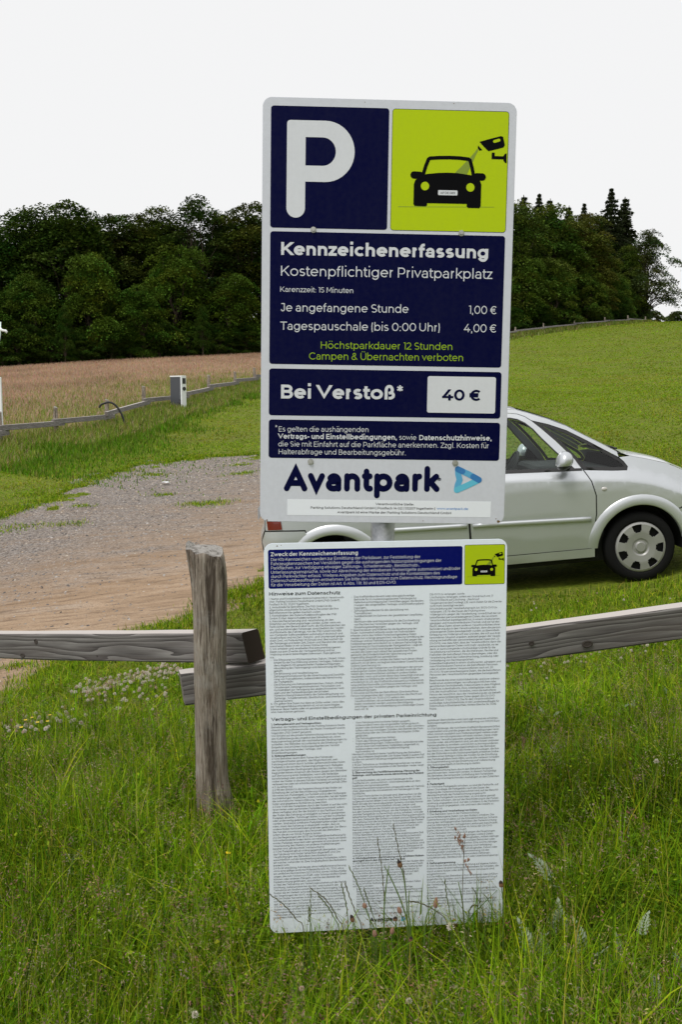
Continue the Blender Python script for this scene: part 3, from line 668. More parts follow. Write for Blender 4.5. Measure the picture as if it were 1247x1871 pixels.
SEC2 = ["""#1. Geltungsbereich und Vertragsschluss
Betreiber der Parkeinrichtung ist die Parking Solutions Deutschland GmbH (auftretend unter der Marke "Avantpark" und im folgenden „PSD GmbH" genannt).
Vor Einfahrt auf die private Parkeinrichtung nimmt der Fahrer des Kraftfahrzeugs das Angebot des Betreibers an, einen Nutzungsvertrag gemäß den nachstehenden Bedingungen zu schließen. Der Betreiber ist zuständig für die Erhebung von Entgelten und erhöhten Nutzungsentgelten bei Verstoß gegen die nachstehenden Vertrags- und Einstellbedingungen.
#2. Nutzungsbestimmungen
2.1 Der Betreiber räumt dem Fahrer des Fahrzeugs - nachfolgend Nutzer genannt - die Möglichkeit ein, sein Fahrzeug auf einem durch Schilder gekennzeichneten freien Parkplatz in der privaten Parkierungsanlage nach Maßgabe der nachfolgenden Bedingungen abzustellen. Der Vertrag begründet keinen Anspruch des Nutzers gegen den Betreiber auf Überlassung eines Stellplatzes, wenn alle Stellplätze bereits belegt oder anderweitig in Anspruch genommen sind, wobei der Nutzer in diesem Fall den Parkplatz unverzüglich zu verlassen hat oder ein erhöhtes Nutzungsentgelt gemäß Ziffer 4.3. zu zahlen hat.
2.2 Mit der Einfahrt in die Parkeinrichtung ist der Nutzer zur Einhaltung der auf der Beschilderung vorgegebenen Hinweise zum Parkentgelt, zur Parkzeit und zu den Nutzungseinschränkungen verpflichtet. Sofern vorhanden, hat der Nutzer die automatische Verkehrsführung, Verkehrs- und Hinweisschilder und gegebene Richtlinien zu beachten.
2.3 Die Wahl des Parkplatzes durch den Nutzer ist auf die nicht reservierten oder gemieteten Parkplätze beschränkt, sofern diese verfügbar sind. Bei der Einfahrt in das Parkhaus muss der Nutzer das Fahrzeug unverzüglich auf einem geeigneten Parkplatz abstellen. Fahrzeuge dürfen nur auf den markierten oder anderweitig gekennzeichneten Parkplätzen abgestellt werden. Sind keine sichtbaren Parkplatzmarkierungen vorhanden, muss das Fahrzeug so abgestellt werden, dass es andere Nutzer nicht behindert und/oder gefährdet. Der Benutzer hat den Anweisungen des Personals des Betreibers, sofern dieses vor Ort ist, Folge zu leisten.
2.4 Die Regelungen der StVO zur Parkgebührenbefreiung für Schwerbehinderte finden keine Anwendung. Wenn ein bestimmter Parkplatz reserviert oder gemietet ist und dieser ohne Veranlassung des Mieters von anderen Kraftfahrzeugen besetzt wird, gilt Abschnitt 3 entsprechend.
2.5 Der Parkplatz gilt als ordnungsgemäß übergeben, wenn das Fahrzeug vom Nutzer tatsächlich abgestellt wird. Die Verpflichtungen des Betreibers beschränken sich ausschließlich auf die Bereitstellung eines Parkplatzes, sofern ein solcher vorhanden ist. Eine Sorgfaltspflicht des Betreibers besteht nicht.
2.6 Es ist unzulässig, Fahrzeuge ohne Haftpflichtversicherung, ohne eine gültige amtliche Prüfplakette (z.B. HU, TÜV), ohne ein amtliches Kennzeichen (§23 StVZO), sowie mit Beschädigungen, die zum Verlust von Kraft- oder Schmierstoffen führen können oder anderen Mängeln, welche den Betrieb der Parkeinrichtung gefährden, abzustellen.
2.7 Bei der Teilnahme am Verkehrsgeschehen auf der Parkeinrichtung, insbesondere bei der Ein- und Ausfahrt, der Teilnahme am Straßenverkehr und dem Parkvorgang, hat der Nutzer die im Verkehr erforderliche Sorgfalt entsprechend der Regelungen der StVO, eigenverantwortlich zu beachten.
2.8 Der Nutzer hat seinen Aufenthalt auf der Parkeinrichtung auf die Zeit des reinen Parkens, Be- und Entladens und des ggf. zu erfolgenden Zahlungsvorgangs zu beschränken.
2.9 Der Nutzer ermächtigt den Betreiber, das Fahrzeug auf die Nutzer-Kosten und bei Nichtzahlung des etwaigen erhöhten Nutzungsentgelts unter bestimmten Umständen aus der Parkanlage abschleppen zu lassen, sofern einer der folgenden Fälle eintritt:""",
"""-Vom Fahrzeug eine konkrete Gefahr ausgeht, insbesondere wenn das eingestellte Fahrzeug durch akuten oder drohenden Verlust von Kraft- oder Schmierstoffen oder aus sonstigen Gründen den Betrieb der Parkeinrichtung oder der Umwelt oder Rechtsgüter Dritter gefährdet;
-Die Fahrzeugkennzeichen fehlen;
-Wenn das Fahrzeug entgegen der Nutzungsbedingungen, widerrechtlich, behindernd oder auf als reserviert markierten Stellplätzen abgestellt ist, insbesondere wenn keine Parkberechtigung nachweisbar ist.
Hierdurch wird jedoch keine Verpflichtung des Betreibers zum Abschleppen begründet. Der Nutzer bleibt in jedem Fall für die von seinem Fahrzeug ausgehenden Gefahren verantwortlich.
2.10 Zur Teilnahme an Streitbeilegungsverfahren vor einer Verbraucherschlichtungsstelle ist der Betreiber weder verpflichtet noch bereit.
#3. Überwachung der Parkflächennutzung, Messung der Nutzungs- und Parkdauer sowie Abrechnung des Parkentgelt
3.1 Um festzustellen, ob und wann Fahrzeuge in die Parkfläche ein- und ausfahren, wird insbesondere an den Zufahrten ein kamerabasiertes Kennzeichenerkennungssystem eingesetzt oder ein Parkwächter überwacht die Anwesenheit von Fahrzeugen in der Parkfläche.
3.2 Wenn Parkwächter im Einsatz sind, überwachen sie die Fahrzeuge und laden die Zeit, das Datum und den Ort der aufgenommenen Bilder in ein sicheres Online-Portal hoch. Beim Einsatz des kamerabasierten Systems wird das Kennzeichen des Nutzers einschließlich Uhrzeit, Datum und Standort sowohl bei der Einfahrt als auch bei der Ausfahrt aus der Parkeinrichtung erfasst, um die Parkzeit zu messen und die Parkgebühr zu berechnen und zu erheben, wird die tatsächliche Nutzungsdauer der Parkeinrichtung automatisch aus dem Zeitpunkt der Einfahrt ermittelt und zur Überprüfung der Zahlung wird die tatsächliche Nutzungsdauer der Parkeinrichtung zwischen den Einfahrts- und Ausfahrtszeiten automatisch ermittelt und mit den Transaktionen anhand der Kennzeichen verglichen. Für die Nutzung werden die separat ausgewiesenen Parktarife berechnet.
3.3 Der Betreiber räumt dem Nutzer eine angemessene Zeit (mindestens 10 Minuten) ein, um den Parkplatz zu betreten und diese Bedingungen zu prüfen. Wenn der Nutzer sein Fahrzeug nicht innerhalb dieser angemessenen Zeitspanne abstellt und den Parkplatz mit seinem Fahrzeug verlässt, wird keine Gebühr erhoben. Diese angemessene Zeitspanne ist in der Zeitberechnung und/oder in der auf den Schildern am Parkplatz angegebenen etwaigen Aufenthaltsdauer enthalten und wird nicht zusätzlich berechnet.
#4. Höchstparkdauer und Erhebung eines erhöhten Nutzungsentgelt durch den Betreiber bei Verstoß
4.1 Mit Einfahrt auf die Parkeinrichtung stimmt der Nutzer den auf der Beschilderung an der Einfahrt ausgewiesenen Parktarifen und der etwaigen Höchstparkdauer, der Nutzung der Parkeinrichtung und Einhaltung der Höchstparkdauer zu.
4.2 Die Höhe des erhöhten Nutzungsentgelts ist auf den Parkschildern gesondert angegeben, bestehende Tariffkosten können zusätzlich zum erhöhten Nutzungsentgelt in Rechnung gestellt werden.
4.3 Das erhöhte Nutzungsentgelt kann in folgenden Fällen erhoben werden:
-beim Verlassen des Parkplatzes ohne vorherige Bezahlung der Parkgebühr oder der Nichtbezahlung wie dies gemäß der auf dem Parkplatz angebrachten Hinweisschilder vorgesehen ist,
-wenn der Nutzer den Parkplatz innerhalb von 5 Minuten nach Ablauf der bezahlten Parkzeit verlässt,
-bei Überschreiten der auf den Schildern angegebenen Höchstparkdauer,
-bei Nutzung der Parkeinrichtung auf der Parkberechtigung,
-oder bei sonstiger Überschreitung, wenn die Höchst""",
"""parkdauer überschritten wird, kann ggf. erneut ein erhöhtes Nutzungsentgelt bis zu einem Höchstbetrag von 500,00 Euro anfallen.
4.4 Für Fahrzeuge, die nicht beim Kraftfahrt-Bundesamt (KBA) angemeldet sind und die gegen die Parkbedingungen verstoßen, können zusätzlich zum Nutzungsentgelt weitere angemessene Verwaltungskosten erhoben werden. Diese angemessenen Verwaltungskosten spiegeln die zusätzlichen Schritte wider, die erforderlich sind, um den Nutzer und/oder Fahrzeughalter zu ermitteln und mit ihm zu korrespondieren.
4.5 Neben dem Nutzungsentgelt behält sich der Betreiber das Recht vor, dem Nutzer alle Kosten und Auslagen, die ihm bei der Einforderung des Nutzungsentgelts entstehen (insbesondere einen Betrag in Höhe der Kosten für die Ermittlung des Fahrzeughalters beim KBA), sowie alle weiteren Schäden im Zusammenhang mit der Einziehung und Vollstreckung des Nutzungsentgelts in Rechnung zu stellen.
#5. Öffnungszeiten
Die Parkeinrichtung kann durch den Betreiber temporär geschlossen bzw. reserviert werden. In diesem Fall kündigt der Betreiber die temporäre Schließung des Parkplatzes rechtzeitig mit entsprechenden Aushängen an den Zufahrten an.
#6. Parkentgelt
6.1. Wird eine Parkgebühr erhoben, so sind die Parktarife, auf deren Grundlage die Parkgebühr nach der Dauer der Nutzung der Parkeinrichtung berechnet wird, auf der Beschilderung innerhalb der Parkeinrichtung angebracht.
6.2 Ist eine Parkgebühr zu entrichten, so wird diese gemäß den Tarifen erhoben, die auf der Beschilderung in der Parkeinrichtung angegeben sind. Auf den Schildern in der Parkeinrichtung ist auch angegeben, wie und wann die Gebühr zu entrichten ist.
#7. Erhebung und Verarbeitung von Daten
7.1 Der Betreiber kann in der Parkeinrichtung personenbezogene Daten von den Nutzern erheben. Die Datenerfassung ist dabei auf die Erforderlichkeit zur Sicherstellung des vertragsgemäßen Betriebes der Parkeinrichtung und zur Erbringung der vertraglichen Leistungen beschränkt. Der Betreiber ist Verantwortlicher im Sinne der DS-GVO (siehe „Hinweis zum Datenschutz").
7.2 Der Betreiber kann bei Verstoß gegen die Regelungen dieser Vertrags- und Einstellbedingungen weitere Daten, insbesondere die Daten des Fahrzeughalters, mittels Abfrage beim Kraftfahrtbundesamt oder sonstigen Behörden oder Dienststellen erheben und verarbeiten. Eine solche Abfrage erfolgt ausschließlich zur Durchsetzung und Verfolgung etwaiger Ansprüche gegen den Fahrzeughalter, Fahrer oder Fahrzeugnutzer und/oder im Zusammenhang mit der Nutzung der Parkeinrichtung, insbesondere Zahlungs-, Schadensersatz-, Besitzschutz- und / oder Unterlassungsansprüche.
#8. Haftungsbegrenzung
8.1 Der Nutzer benutzt die Parkeinrichtung auf eigene Gefahr, insbesondere ist eine Haftung des Betreibers für Schäden, die durch andere Nutzer oder dritte Personen verursacht sind, ausgeschlossen.
8.2 Die Haftung des Betreibers, ihrer Mitarbeiter oder Erfüllungsgehilfen für Schäden und Schadensersatzansprüche ist auf Vorsatz und grobe Fahrlässigkeit begrenzt, sofern sie nicht die Verletzung von Leben, Körper oder Gesundheit betreffen.
8.3 Der Nutzer haftet für alle Schäden, die er gegenüber dem Betreiber oder Dritten verursacht. Der Nutzer ist verpflichtet, jeden Schaden unverzüglich dem Betreiber zu melden.
#9. Gerichtsstand
Sofern der Nutzer Unternehmer ist, wird als Gerichtsstand für alle Streitigkeiten, gleich aus welchem Rechtsgrund, der Sitz des Betreibers vereinbart."""]
GLY['§'] = GLY['S']

def wrap(par, wid, capm, w):
    out = []
    for raw in par.split('\n'):
        bold = raw.startswith('#'); ind = raw.startswith('-')
        s = raw.lstrip('#-') if (bold or ind) else raw
        ww = 17 if bold else w; cur = ''; lim = (wid - (9 if ind else 0)) / (capm / 100)
        first = True
        def push(c):
            out.append((c, bold, ind, first))
        for word in s.split(' '):
            t = (cur + ' ' + word).strip()
            if text_width(t, ww, 6) <= lim or not cur:
                if text_width(t, ww, 6) > lim and len(t) > 14: pass
                cur = t
            else:
                # break long German words with a hyphen when much room is left
                room = lim - text_width(cur + ' -', ww, 6)
                k = 0
                while k < len(word) - 3 and text_width(word[:k + 1], ww, 6) < room: k += 1
                if k >= 4 and len(word) - k >= 4 and room > 330 and '-' not in word:
                    push(cur + ' ' + word[:k] + '-'); cur = word[k:]
                else:
                    push(cur); cur = word
                first = False
        push(cur)
    return out

def column(parent, par, x, wid, ytop, ybot):
    capm, w = 4.95, 10.5
    for _ in range(14):                       # size so that the text ends where the column ends
        ls = wrap(par, wid, capm, w)
        pitch = (ytop - ybot) / max(len(ls) - 1, 1)
        if pitch < 6.5: capm *= .985
        elif pitch > 7.35: capm *= 1.015
        else: break
    mb = MB()
    for i, (s, bold, ind, first) in enumerate(ls):
        y = ytop - i * pitch
        if ind and first: text(mb, '-', x + 2, y, None, capm, w, 6, lift=.4)
        text(mb, s, x + (9 if ind else 0), y, None, capm, 19 if bold else w, 6, lift=.4, mi=1 if bold else 0)
    return mb.build('text_column', [M_FINE, M_INK], parent)

def notice_sign():
    t = tag(empty('notice_sign', (.1192, 2.332, CAM_Z - 1.3236), (.0071, -.0079, .0816)),
            'tall white notice board crowded with small black print, below the tariff sign', 'sign')
    board('board', t, M_BOARD2)
    p = blue(t, -290, 888.6, 187.8, 984.4, M_NAVY2, 5)
    mb = MB(); K = dict(lift=.8)
    text(mb, 'Zweck der Kennzeichenerfassung', -284.1, 968.3, -70.2, 9.8, 19, 14, **K)
    for s, x1, y in (('Die Kfz-Kennzeichen werden zur Ermittlung der Parkdauer, zur Feststellung der', 83.4, 956.6),
                     ('Fahrzeugkennzeichen bei Verstößen gegen die aushängenden Nutzungsbedingungen der', 135.8, 946.2),
                     ('Parkflächen, zur Verfolgung etwaiger Zahlungs-, Schadenersatz-, Besitzschutz-,', 81.3, 935.9),
                     ('Unterlassungsansprüche, sowie zur Abrechnung der erhobenen Parkentgelte automatisiert und/oder', 183.1, 925.4),
                     ('durch Parkwächter erfasst. Weitere Angaben zum Datenschutz und die Kontaktdaten des', 132.2, 915),
                     ('Datenschutzbeauftragten entnehmen Sie bitte den Hinweisen zum Datenschutz. Rechtsgrundlage', 175.2, 904.7),
                     ('für die Verarbeitung der Daten ist Art. 6 Abs. 1 lit. b) und f) DS-GVO.', 24.3, 894.2)):
        text(mb, s, -284.1, y, x1, 7.5, 10.5, 10, **K)
    mb.build('lettering', M_LETTER, p)
    g = MB(); flat(g, rpoly(193.5, 888, 293.8, 986.5, 3), .4); gp = g.build('green_panel', M_LIME, t)
    e = MB(); stroke(e, rpoly(193.5, 888, 293.8, 986.5, 3), .9, .55, ring=True); e.build('panel_edge', M_INK, gp)
    pictogram(gp, 193.5, 888, 99)
    mb = MB(); text(mb, 'Hinweise zum Datenschutz', -289.6, 871.6, -115.2, 8.4, 15.5, 14, lift=.4, y1=871)
    mb.build('heading', M_INK, t)
    mb = MB(); text(mb, 'Vertrags- und Einstellbedingungen der privaten Parkeinrichtung', -289, 556.4, 125.1, 8.6, 15.5, 14, lift=.4, y1=554.8)
    mb.build('heading', M_INK, t)
    for s, x, w_, a, b in ((SEC1[0], -289.5, 187, 861, 577), (SEC1[1], -90.5, 184, 861.5, 577), (SEC1[2], 106.8, 182, 863, 572)):
        column(t, s, x, w_, a, b)
    for s, x, w_, a, b in ((SEC2[0], -289.3, 188, 545.4, 39.5), (SEC2[1], -88.5, 184, 543, 38), (SEC2[2], 101.5, 187, 542.5, 50)):
        column(t, s, x, w_, a, b)
    for i, (x, y, r) in enumerate(((-268, 993, 2.2), (-258, 994.5, 1.4), (-285, 6, 2.6), (288, 12, 1.7))): stain(t, x, y, r, 20 + i)
    mb = MB(); text(mb, 'Avantpark', -45.4, 17.8, 26.6, 11.5, 24, 14, cap='round', lift=.5); mb.build('wordmark', M_INK, t)
    logo_mark(t, 42, 22.5, 13)
    mb = MB()
    text(mb, 'Parking Solutions Deutschland GmbH', 205, 25.5, 289, 4.0, 12, 6, lift=.4)
    text(mb, 'Postfach 14 02, 55207 Ingelheim', 214, 19.5, 289, 4.0, 12, 6, lift=.4)
    mb.build('address', M_FINE, t)
    return t
notice_sign()

# ------------------------------------------------------------------ galvanised tube that carries both boards
def sign_post():
    m = mat('galvanised_steel', (.42, .43, .45), .5, .55); N, L, b = nodes(m)
    v = coords(N, L); k = noise(N, L, v, 26, 4, .6); k2 = noise(N, L, v, 120, 2)
    L.new(ramp(N, L, mixc(N, L, .3, k, k2), [(.35, (.28, .29, .31)), (.55, (.44, .45, .47)), (.7, (.58, .60, .62))]), b.inputs['Base Color'])
    L.new(ramp(N, L, k, [(.3, (.38,) * 3), (.7, (.62,) * 3)]), b.inputs['Roughness'])
    lo = P(687, 1745, 2.385); hi = P(700, 972, 2.385)
    d = (hi - lo) / (hi.z - lo.z)
    base = lo - d * (lo.z - gz(lo.x, lo.y) + .12); top = lo + d * 1.98
    t = tag(empty('sign_post', base), 'round galvanised steel post standing in the grass behind the two boards', 'post')
    mb = MB(); n = 24
    mb.tube([Vector((0, 0, 0)), top - base], [.030, .030], 28)
    mb.build('tube', m, t, True)
    mb = MB(); mb.tube([top - base, top - base + Vector((0, 0, .012))], [.0318, .029], 28); mb.build('post_cap', M_INK, t)
    for z in (CAM_Z - .28 + .1475, CAM_Z - .28 + .698, CAM_Z - .72, CAM_Z - 1.2):
        c = base + d * (z - base.z) - base; mb = MB()
        mb.tube([c - Vector((0, 0, .014)), c + Vector((0, 0, .014))], [.0335, .0335], 28)
        bm = bmesh.new(); box_bm(bm, (c.x - .05, c.y - .012, c.z - .011), (c.x - .0335, c.y - .004, c.z + .011)); box_bm(bm, (c.x + .0335, c.y - .012, c.z - .011), (c.x + .05, c.y - .004, c.z + .011))
        for f in bm.faces: pass
        bm.verts.index_update()
        mb.add([v_.co.copy() for v_ in bm.verts], [tuple(v_.index for v_ in f.verts) for f in bm.faces]); bm.free()
        mb.build('pipe_clamp', m, t)
    return t
sign_post()
# ------------------------------------------------------------------ ground: one sheet, shared edges, three covers
def mat_ground():
    m = mat('meadow_turf', (.1, .16, .03), .95, spec=.1); N, L, b = nodes(m)
    v = coords(N, L)
    n1 = noise(N, L, v, .35, 5, .6); n2 = noise(N, L, v, 2.6, 5, .65); n3 = noise(N, L, v, 22, 4, .7)
    vs_ = coords(N, L, (.25, 1.6, 1), rot=(0, 0, .25)); n4 = noise(N, L, vs_, 1.1, 4, .6)     # mowing streaks
    c = ramp(N, L, n2, [(.3, (.115, .165, .010)), (.5, (.165, .22, .016)), (.7, (.225, .255, .034))])
    c = mixc(N, L, ramp(N, L, n4, [(.42, G0), (.7, G1)]), c, (.20, .21, .045))
    c = mixc(N, L, ramp(N, L, n1, [(.52, G0), (.72, (.7,) * 3)]), c, (.17, .15, .05))
    c = mixc(N, L, ramp(N, L, n3, [(.35, (.75,) * 3), (.62, G0)]), c, (.045, .075, .006))
    L.new(c, b.inputs['Base Color'])
    bump(N, L, b, mixc(N, L, .5, n2, n3), .8, .06)
    return m
def mat_lot():
    m = mat('dirt_and_gravel', (.4, .3, .2), .95, spec=.15); N, L, b = nodes(m)
    v = coords(N, L)
    at_ = N.new('ShaderNodeAttribute'); at_.attribute_name = 'Col'
    sx = N.new('ShaderNodeSeparateColor'); L.new(at_.outputs['Color'], sx.inputs[0])
    vst = coords(N, L, (.35, 1.5, 1), rot=(0, 0, -.18))
    n1 = noise(N, L, vst, 1.6, 6, .65, .4); n2 = noise(N, L, vst, 7, 5, .7); n3 = noise(N, L, v, 45, 4, .7)
    dirt = ramp(N, L, n1, [(.25, (.28, .19, .115)), (.45, (.41, .285, .185)), (.6, (.50, .36, .245)), (.8, (.60, .46, .34))])
    dirt = mixc(N, L, ramp(N, L, n2, [(.36, (.8,) * 3), (.5, G0)]), dirt, (.20, .135, .085))
    vo = N.new('ShaderNodeTexVoronoi'); vo.inputs['Scale'].default_value = 42; L.new(v, vo.inputs['Vector'])
    peb = ramp(N, L, vo.outputs['Color'], [(.15, (.12, .104, .094)), (.4, (.20, .178, .162)), (.62, (.265, .238, .218)), (.85, (.37, .335, .31))])
    gf = N.new('ShaderNodeMath'); gf.operation = 'ADD'
    sc_ = N.new('ShaderNodeMath'); sc_.operation = 'MULTIPLY_ADD'; sc_.inputs[1].default_value = 1.5; sc_.inputs[2].default_value = -.75
    L.new(n1, sc_.inputs[0]); L.new(sx.outputs[0], gf.inputs[0]); L.new(sc_.outputs[0], gf.inputs[1])
    gfr = ramp(N, L, gf.outputs[0], [(.15, (.06,) * 3), (.95, (.95,) * 3)])
    c = mixc(N, L, gfr, dirt, peb)
    c = mixc(N, L, ramp(N, L, n3, [(.34, (.55,) * 3), (.46, G0)]), c, (.12, .085, .06))
    L.new(c, b.inputs['Base Color'])
    h = mixc(N, L, .5, n2, n3); bump(N, L, b, h, 1.0, .05)
    return m
def mat_field():
    m = mat('ripe_hay_ground', (.3, .2, .12), .95, spec=.1); N, L, b = nodes(m)
    v = coords(N, L); n1 = noise(N, L, v, .5, 5, .6); n2 = noise(N, L, v, 4, 5, .7)
    c = ramp(N, L, mixc(N, L, .5, n1, n2), [(.35, (.25, .18, .11)), (.5, (.32, .22, .15)), (.65, (.38, .26, .19))])
    L.new(c, b.inputs['Base Color']); bump(N, L, b, n2, 1.0, .15)
    return m
def build_ground():
    nt = 640
    t = np.concatenate([np.linspace(-3.0, -1.1, 50)[:-1], np.linspace(-1.1, 1.1, nt), np.linspace(1.1, 3.0, 50)[1:]])
    yp = np.concatenate([np.exp(np.linspace(math.log(.8), math.log(5), 60))[:-1], np.exp(np.linspace(math.log(5), math.log(60), 330))[:-1], np.exp(np.linspace(math.log(60), math.log(900), 90))])
    T, YP = np.meshgrid(t, yp); X = T * YP; Y = YP - 4.0
    Z = ground_z(X, Y)
    nr, nc = X.shape
    cxm = (X[:-1, :-1] + X[1:, 1:]) / 2; cym = (Y[:-1, :-1] + Y[1:, 1:]) / 2
    lot = lot_mask(cxm, cym); fld = field_mask(cxm, cym) & ~lot
    idx = np.arange(nr * nc).reshape(nr, nc)
    quads = np.stack([idx[:-1, :-1], idx[:-1, 1:], idx[1:, 1:], idx[1:, :-1]], -1)
    V = np.stack([X, Y, Z], -1).reshape(-1, 3)
    dgr = np.clip(1.15 - seg_dist(X, Y, LOT_FAR) / (1.6 + .40 * np.clip(Y, 0, 30)), 0, 1).reshape(-1)
    for name, msk, m in (('ground', ~(lot | fld), mat_ground()), ('parking_lot', lot, mat_lot()), ('hay_field', fld, mat_field())):
        q = quads[msk]; used = np.unique(q)
        remap = np.zeros(nr * nc, np.int64); remap[used] = np.arange(len(used))
        col = np.repeat(dgr[used][:, None], 3, 1) if name == 'parking_lot' else None
        me = np_mesh(name, V[used], remap[q], col, True)
        me.materials.append(m)
        o = bpy.data.objects.new(name, me); COL.objects.link(o); o['kind'] = 'structure'
build_ground()

# ------------------------------------------------------------------ weathered timber
def mat_rail(name, light=1.0):
    m = mat(name, (.25, .22, .2), .85, spec=.2); N, L, b = nodes(m)
    v = coords(N, L, (1.7, 3, 15)); v1 = coords(N, L, (1.2, 16, 16)); v2 = coords(N, L, (5, 150, 190))
    w = N.new('ShaderNodeTexWave'); w.wave_type = 'BANDS'; w.bands_direction = 'Z'; w.wave_profile = 'SAW'
    w.inputs['Scale'].default_value = .95; w.inputs['Distortion'].default_value = 17; w.inputs['Detail'].default_value = 2.0
    w.inputs['Detail Scale'].default_value = 1.0; w.inputs['Detail Roughness'].default_value = .4
    L.new(v, w.inputs['Vector'])
    n1 = noise(N, L, v1, 2.2, 5, .65); n2 = noise(N, L, v2, 1, 3, .6)
    g = mixc(N, L, .45, w.outputs['Fac'], n2)
    k = light
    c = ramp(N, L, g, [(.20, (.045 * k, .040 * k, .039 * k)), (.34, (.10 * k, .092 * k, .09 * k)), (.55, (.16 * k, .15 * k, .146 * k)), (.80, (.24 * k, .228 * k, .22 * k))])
    c = mixc(N, L, ramp(N, L, n1, [(.38, (.55,) * 3), (.55, G0)]), c, (.10 * k, .085 * k, .08 * k))
    L.new(c, b.inputs['Base Color']); bump(N, L, b, g, .5, .004)
    return m
M_RAIL = mat_rail('weathered_rail'); M_RAILTOP = mat('pale_rail_top', (.50, .465, .44), .9, spec=.1)  # top faces of the rails are set paler than their sides
M_KNOT = mat('wood_knot', (.045, .035, .03), .8); M_ENDD = mat('dark_end_grain', (.035, .027, .022), .95, spec=.05)  # cut right end of the near left rail, darker than the other ends
def mat_end():
    m = mat('end_grain', (.2, .17, .15), .9); N, L, b = nodes(m)
    v = coords(N, L, (1, 1, 1)); n = noise(N, L, v, 60, 4, .7)
    L.new(ramp(N, L, n, [(.35, (.07, .055, .05)), (.6, (.25, .22, .2))]), b.inputs['Base Color']); return m
M_END = mat_end()
M_ENDP = mat('post_top_end_grain', (.33, .315, .295), .95, spec=.05); _N, _L, _b = nodes(M_ENDP)
_L.new(ramp(_N, _L, noise(_N, _L, coords(_N, _L), 55, 5, .7), [(.36, (.10, .09, .08)), (.5, (.32, .305, .285)), (.7, (.42, .40, .38))]), _b.inputs['Base Color']); bump(_N, _L, _b, noise(_N, _L, coords(_N, _L), 70, 4, .7), .8, .01)
def mat_oak(name='split_oak'):
    m = mat(name, (.3, .27, .24), .9, spec=.15); N, L, b = nodes(m)
    v = coords(N, L, (18, 18, 1.6)); v2 = coords(N, L, (95, 95, 5.0)); v3 = coords(N, L, (1, 1, 1)); v4 = coords(N, L, (16, 16, 3.4))
    n1 = noise(N, L, v, 1.5, 6, .65, .6); n2 = noise(N, L, v2, 1.4, 5, .7, .8); n3 = noise(N, L, v3, 9, 5, .65); n4 = noise(N, L, v4, 1.2, 4, .6)
    c = ramp(N, L, n2, [(.30, (.075, .056, .042)), (.42, (.21, .172, .138)), (.54, (.345, .295, .245)), (.72, (.51, .465, .41))])
    c = mixc(N, L, ramp(N, L, n1, [(.38, (.9,) * 3), (.49, G0)]), c, (.055, .040, .030))
    c = mixc(N, L, ramp(N, L, n4, [(.55, G0), (.75, (.5,) * 3)]), c, (.20, .14, .10))
    c = mixc(N, L, ramp(N, L, n3, [(.55, G0), (.75, (.55,) * 3)]), c, (.40, .39, .37))
    L.new(c, b.inputs['Base Color']); bump(N, L, b, mixc(N, L, .5, n1, n2), 1.0, .02)
    return m
M_OAK = mat_oak()

def split_post(name, parent, prof, y, depth=.105, m=M_OAK, seed=1, top_slope=.02):
    """prof: list of (z, x_left, x_right) in parent space; a cleft post with a sharp arris on its face"""
    rng = random.Random(seed); ring = []
    sect = [(-1, .05), (-.93, -.55), (-.62, -.92), (-.34, -1.0), (0.1, -.93), (.55, -.82), (.9, -.55), (1, .0), (.93, .55), (.55, .92), (0, 1), (-.55, .9), (-.93, .6)]
    zs = [p[0] for p in prof]; dense = np.linspace(zs[0], zs[-1], 34)
    V = []; n = len(sect)
    ph = [rng.uniform(0, 6) for _ in sect]
    for iz, z in enumerate(dense):
        xl = np.interp(z, zs, [p[1] for p in prof]); xr = np.interp(z, zs, [p[2] for p in prof])
        for k, (sx, sy) in enumerate(sect):
            wob = 1 + .045 * math.sin(z * 9 + ph[k]) + rng.uniform(-.025, .025)
            x = (xl + xr) / 2 + sx * (xr - xl) / 2 * (1 if abs(sx) > .9 else wob)
            yy = y + sy * depth / 2 * wob + (.006 * math.sin(z * 5) if sy < 0 else 0)
            zz = z
            if iz == len(dense) - 1: zz = z + top_slope * (-sx) + .008 * sy + rng.uniform(-.009, .007)
            V.append((x, yy, zz))
    F = []
    for i in range(len(dense) - 1):
        for k in range(n):
            k2 = (k + 1) % n; F.append((i * n + k, i * n + k2, (i + 1) * n + k2, (i + 1) * n + k))
    fm = [0] * len(F)
    F.append(tuple(range((len(dense) - 1) * n, len(dense) * n))); fm.append(1)
    o = mesh_obj(name, V, F, [m, M_ENDP], parent, False, fm)
    o.data.polygons.foreach_set('use_smooth', np.array([True] * (len(F) - 1) + [False]))
    return o

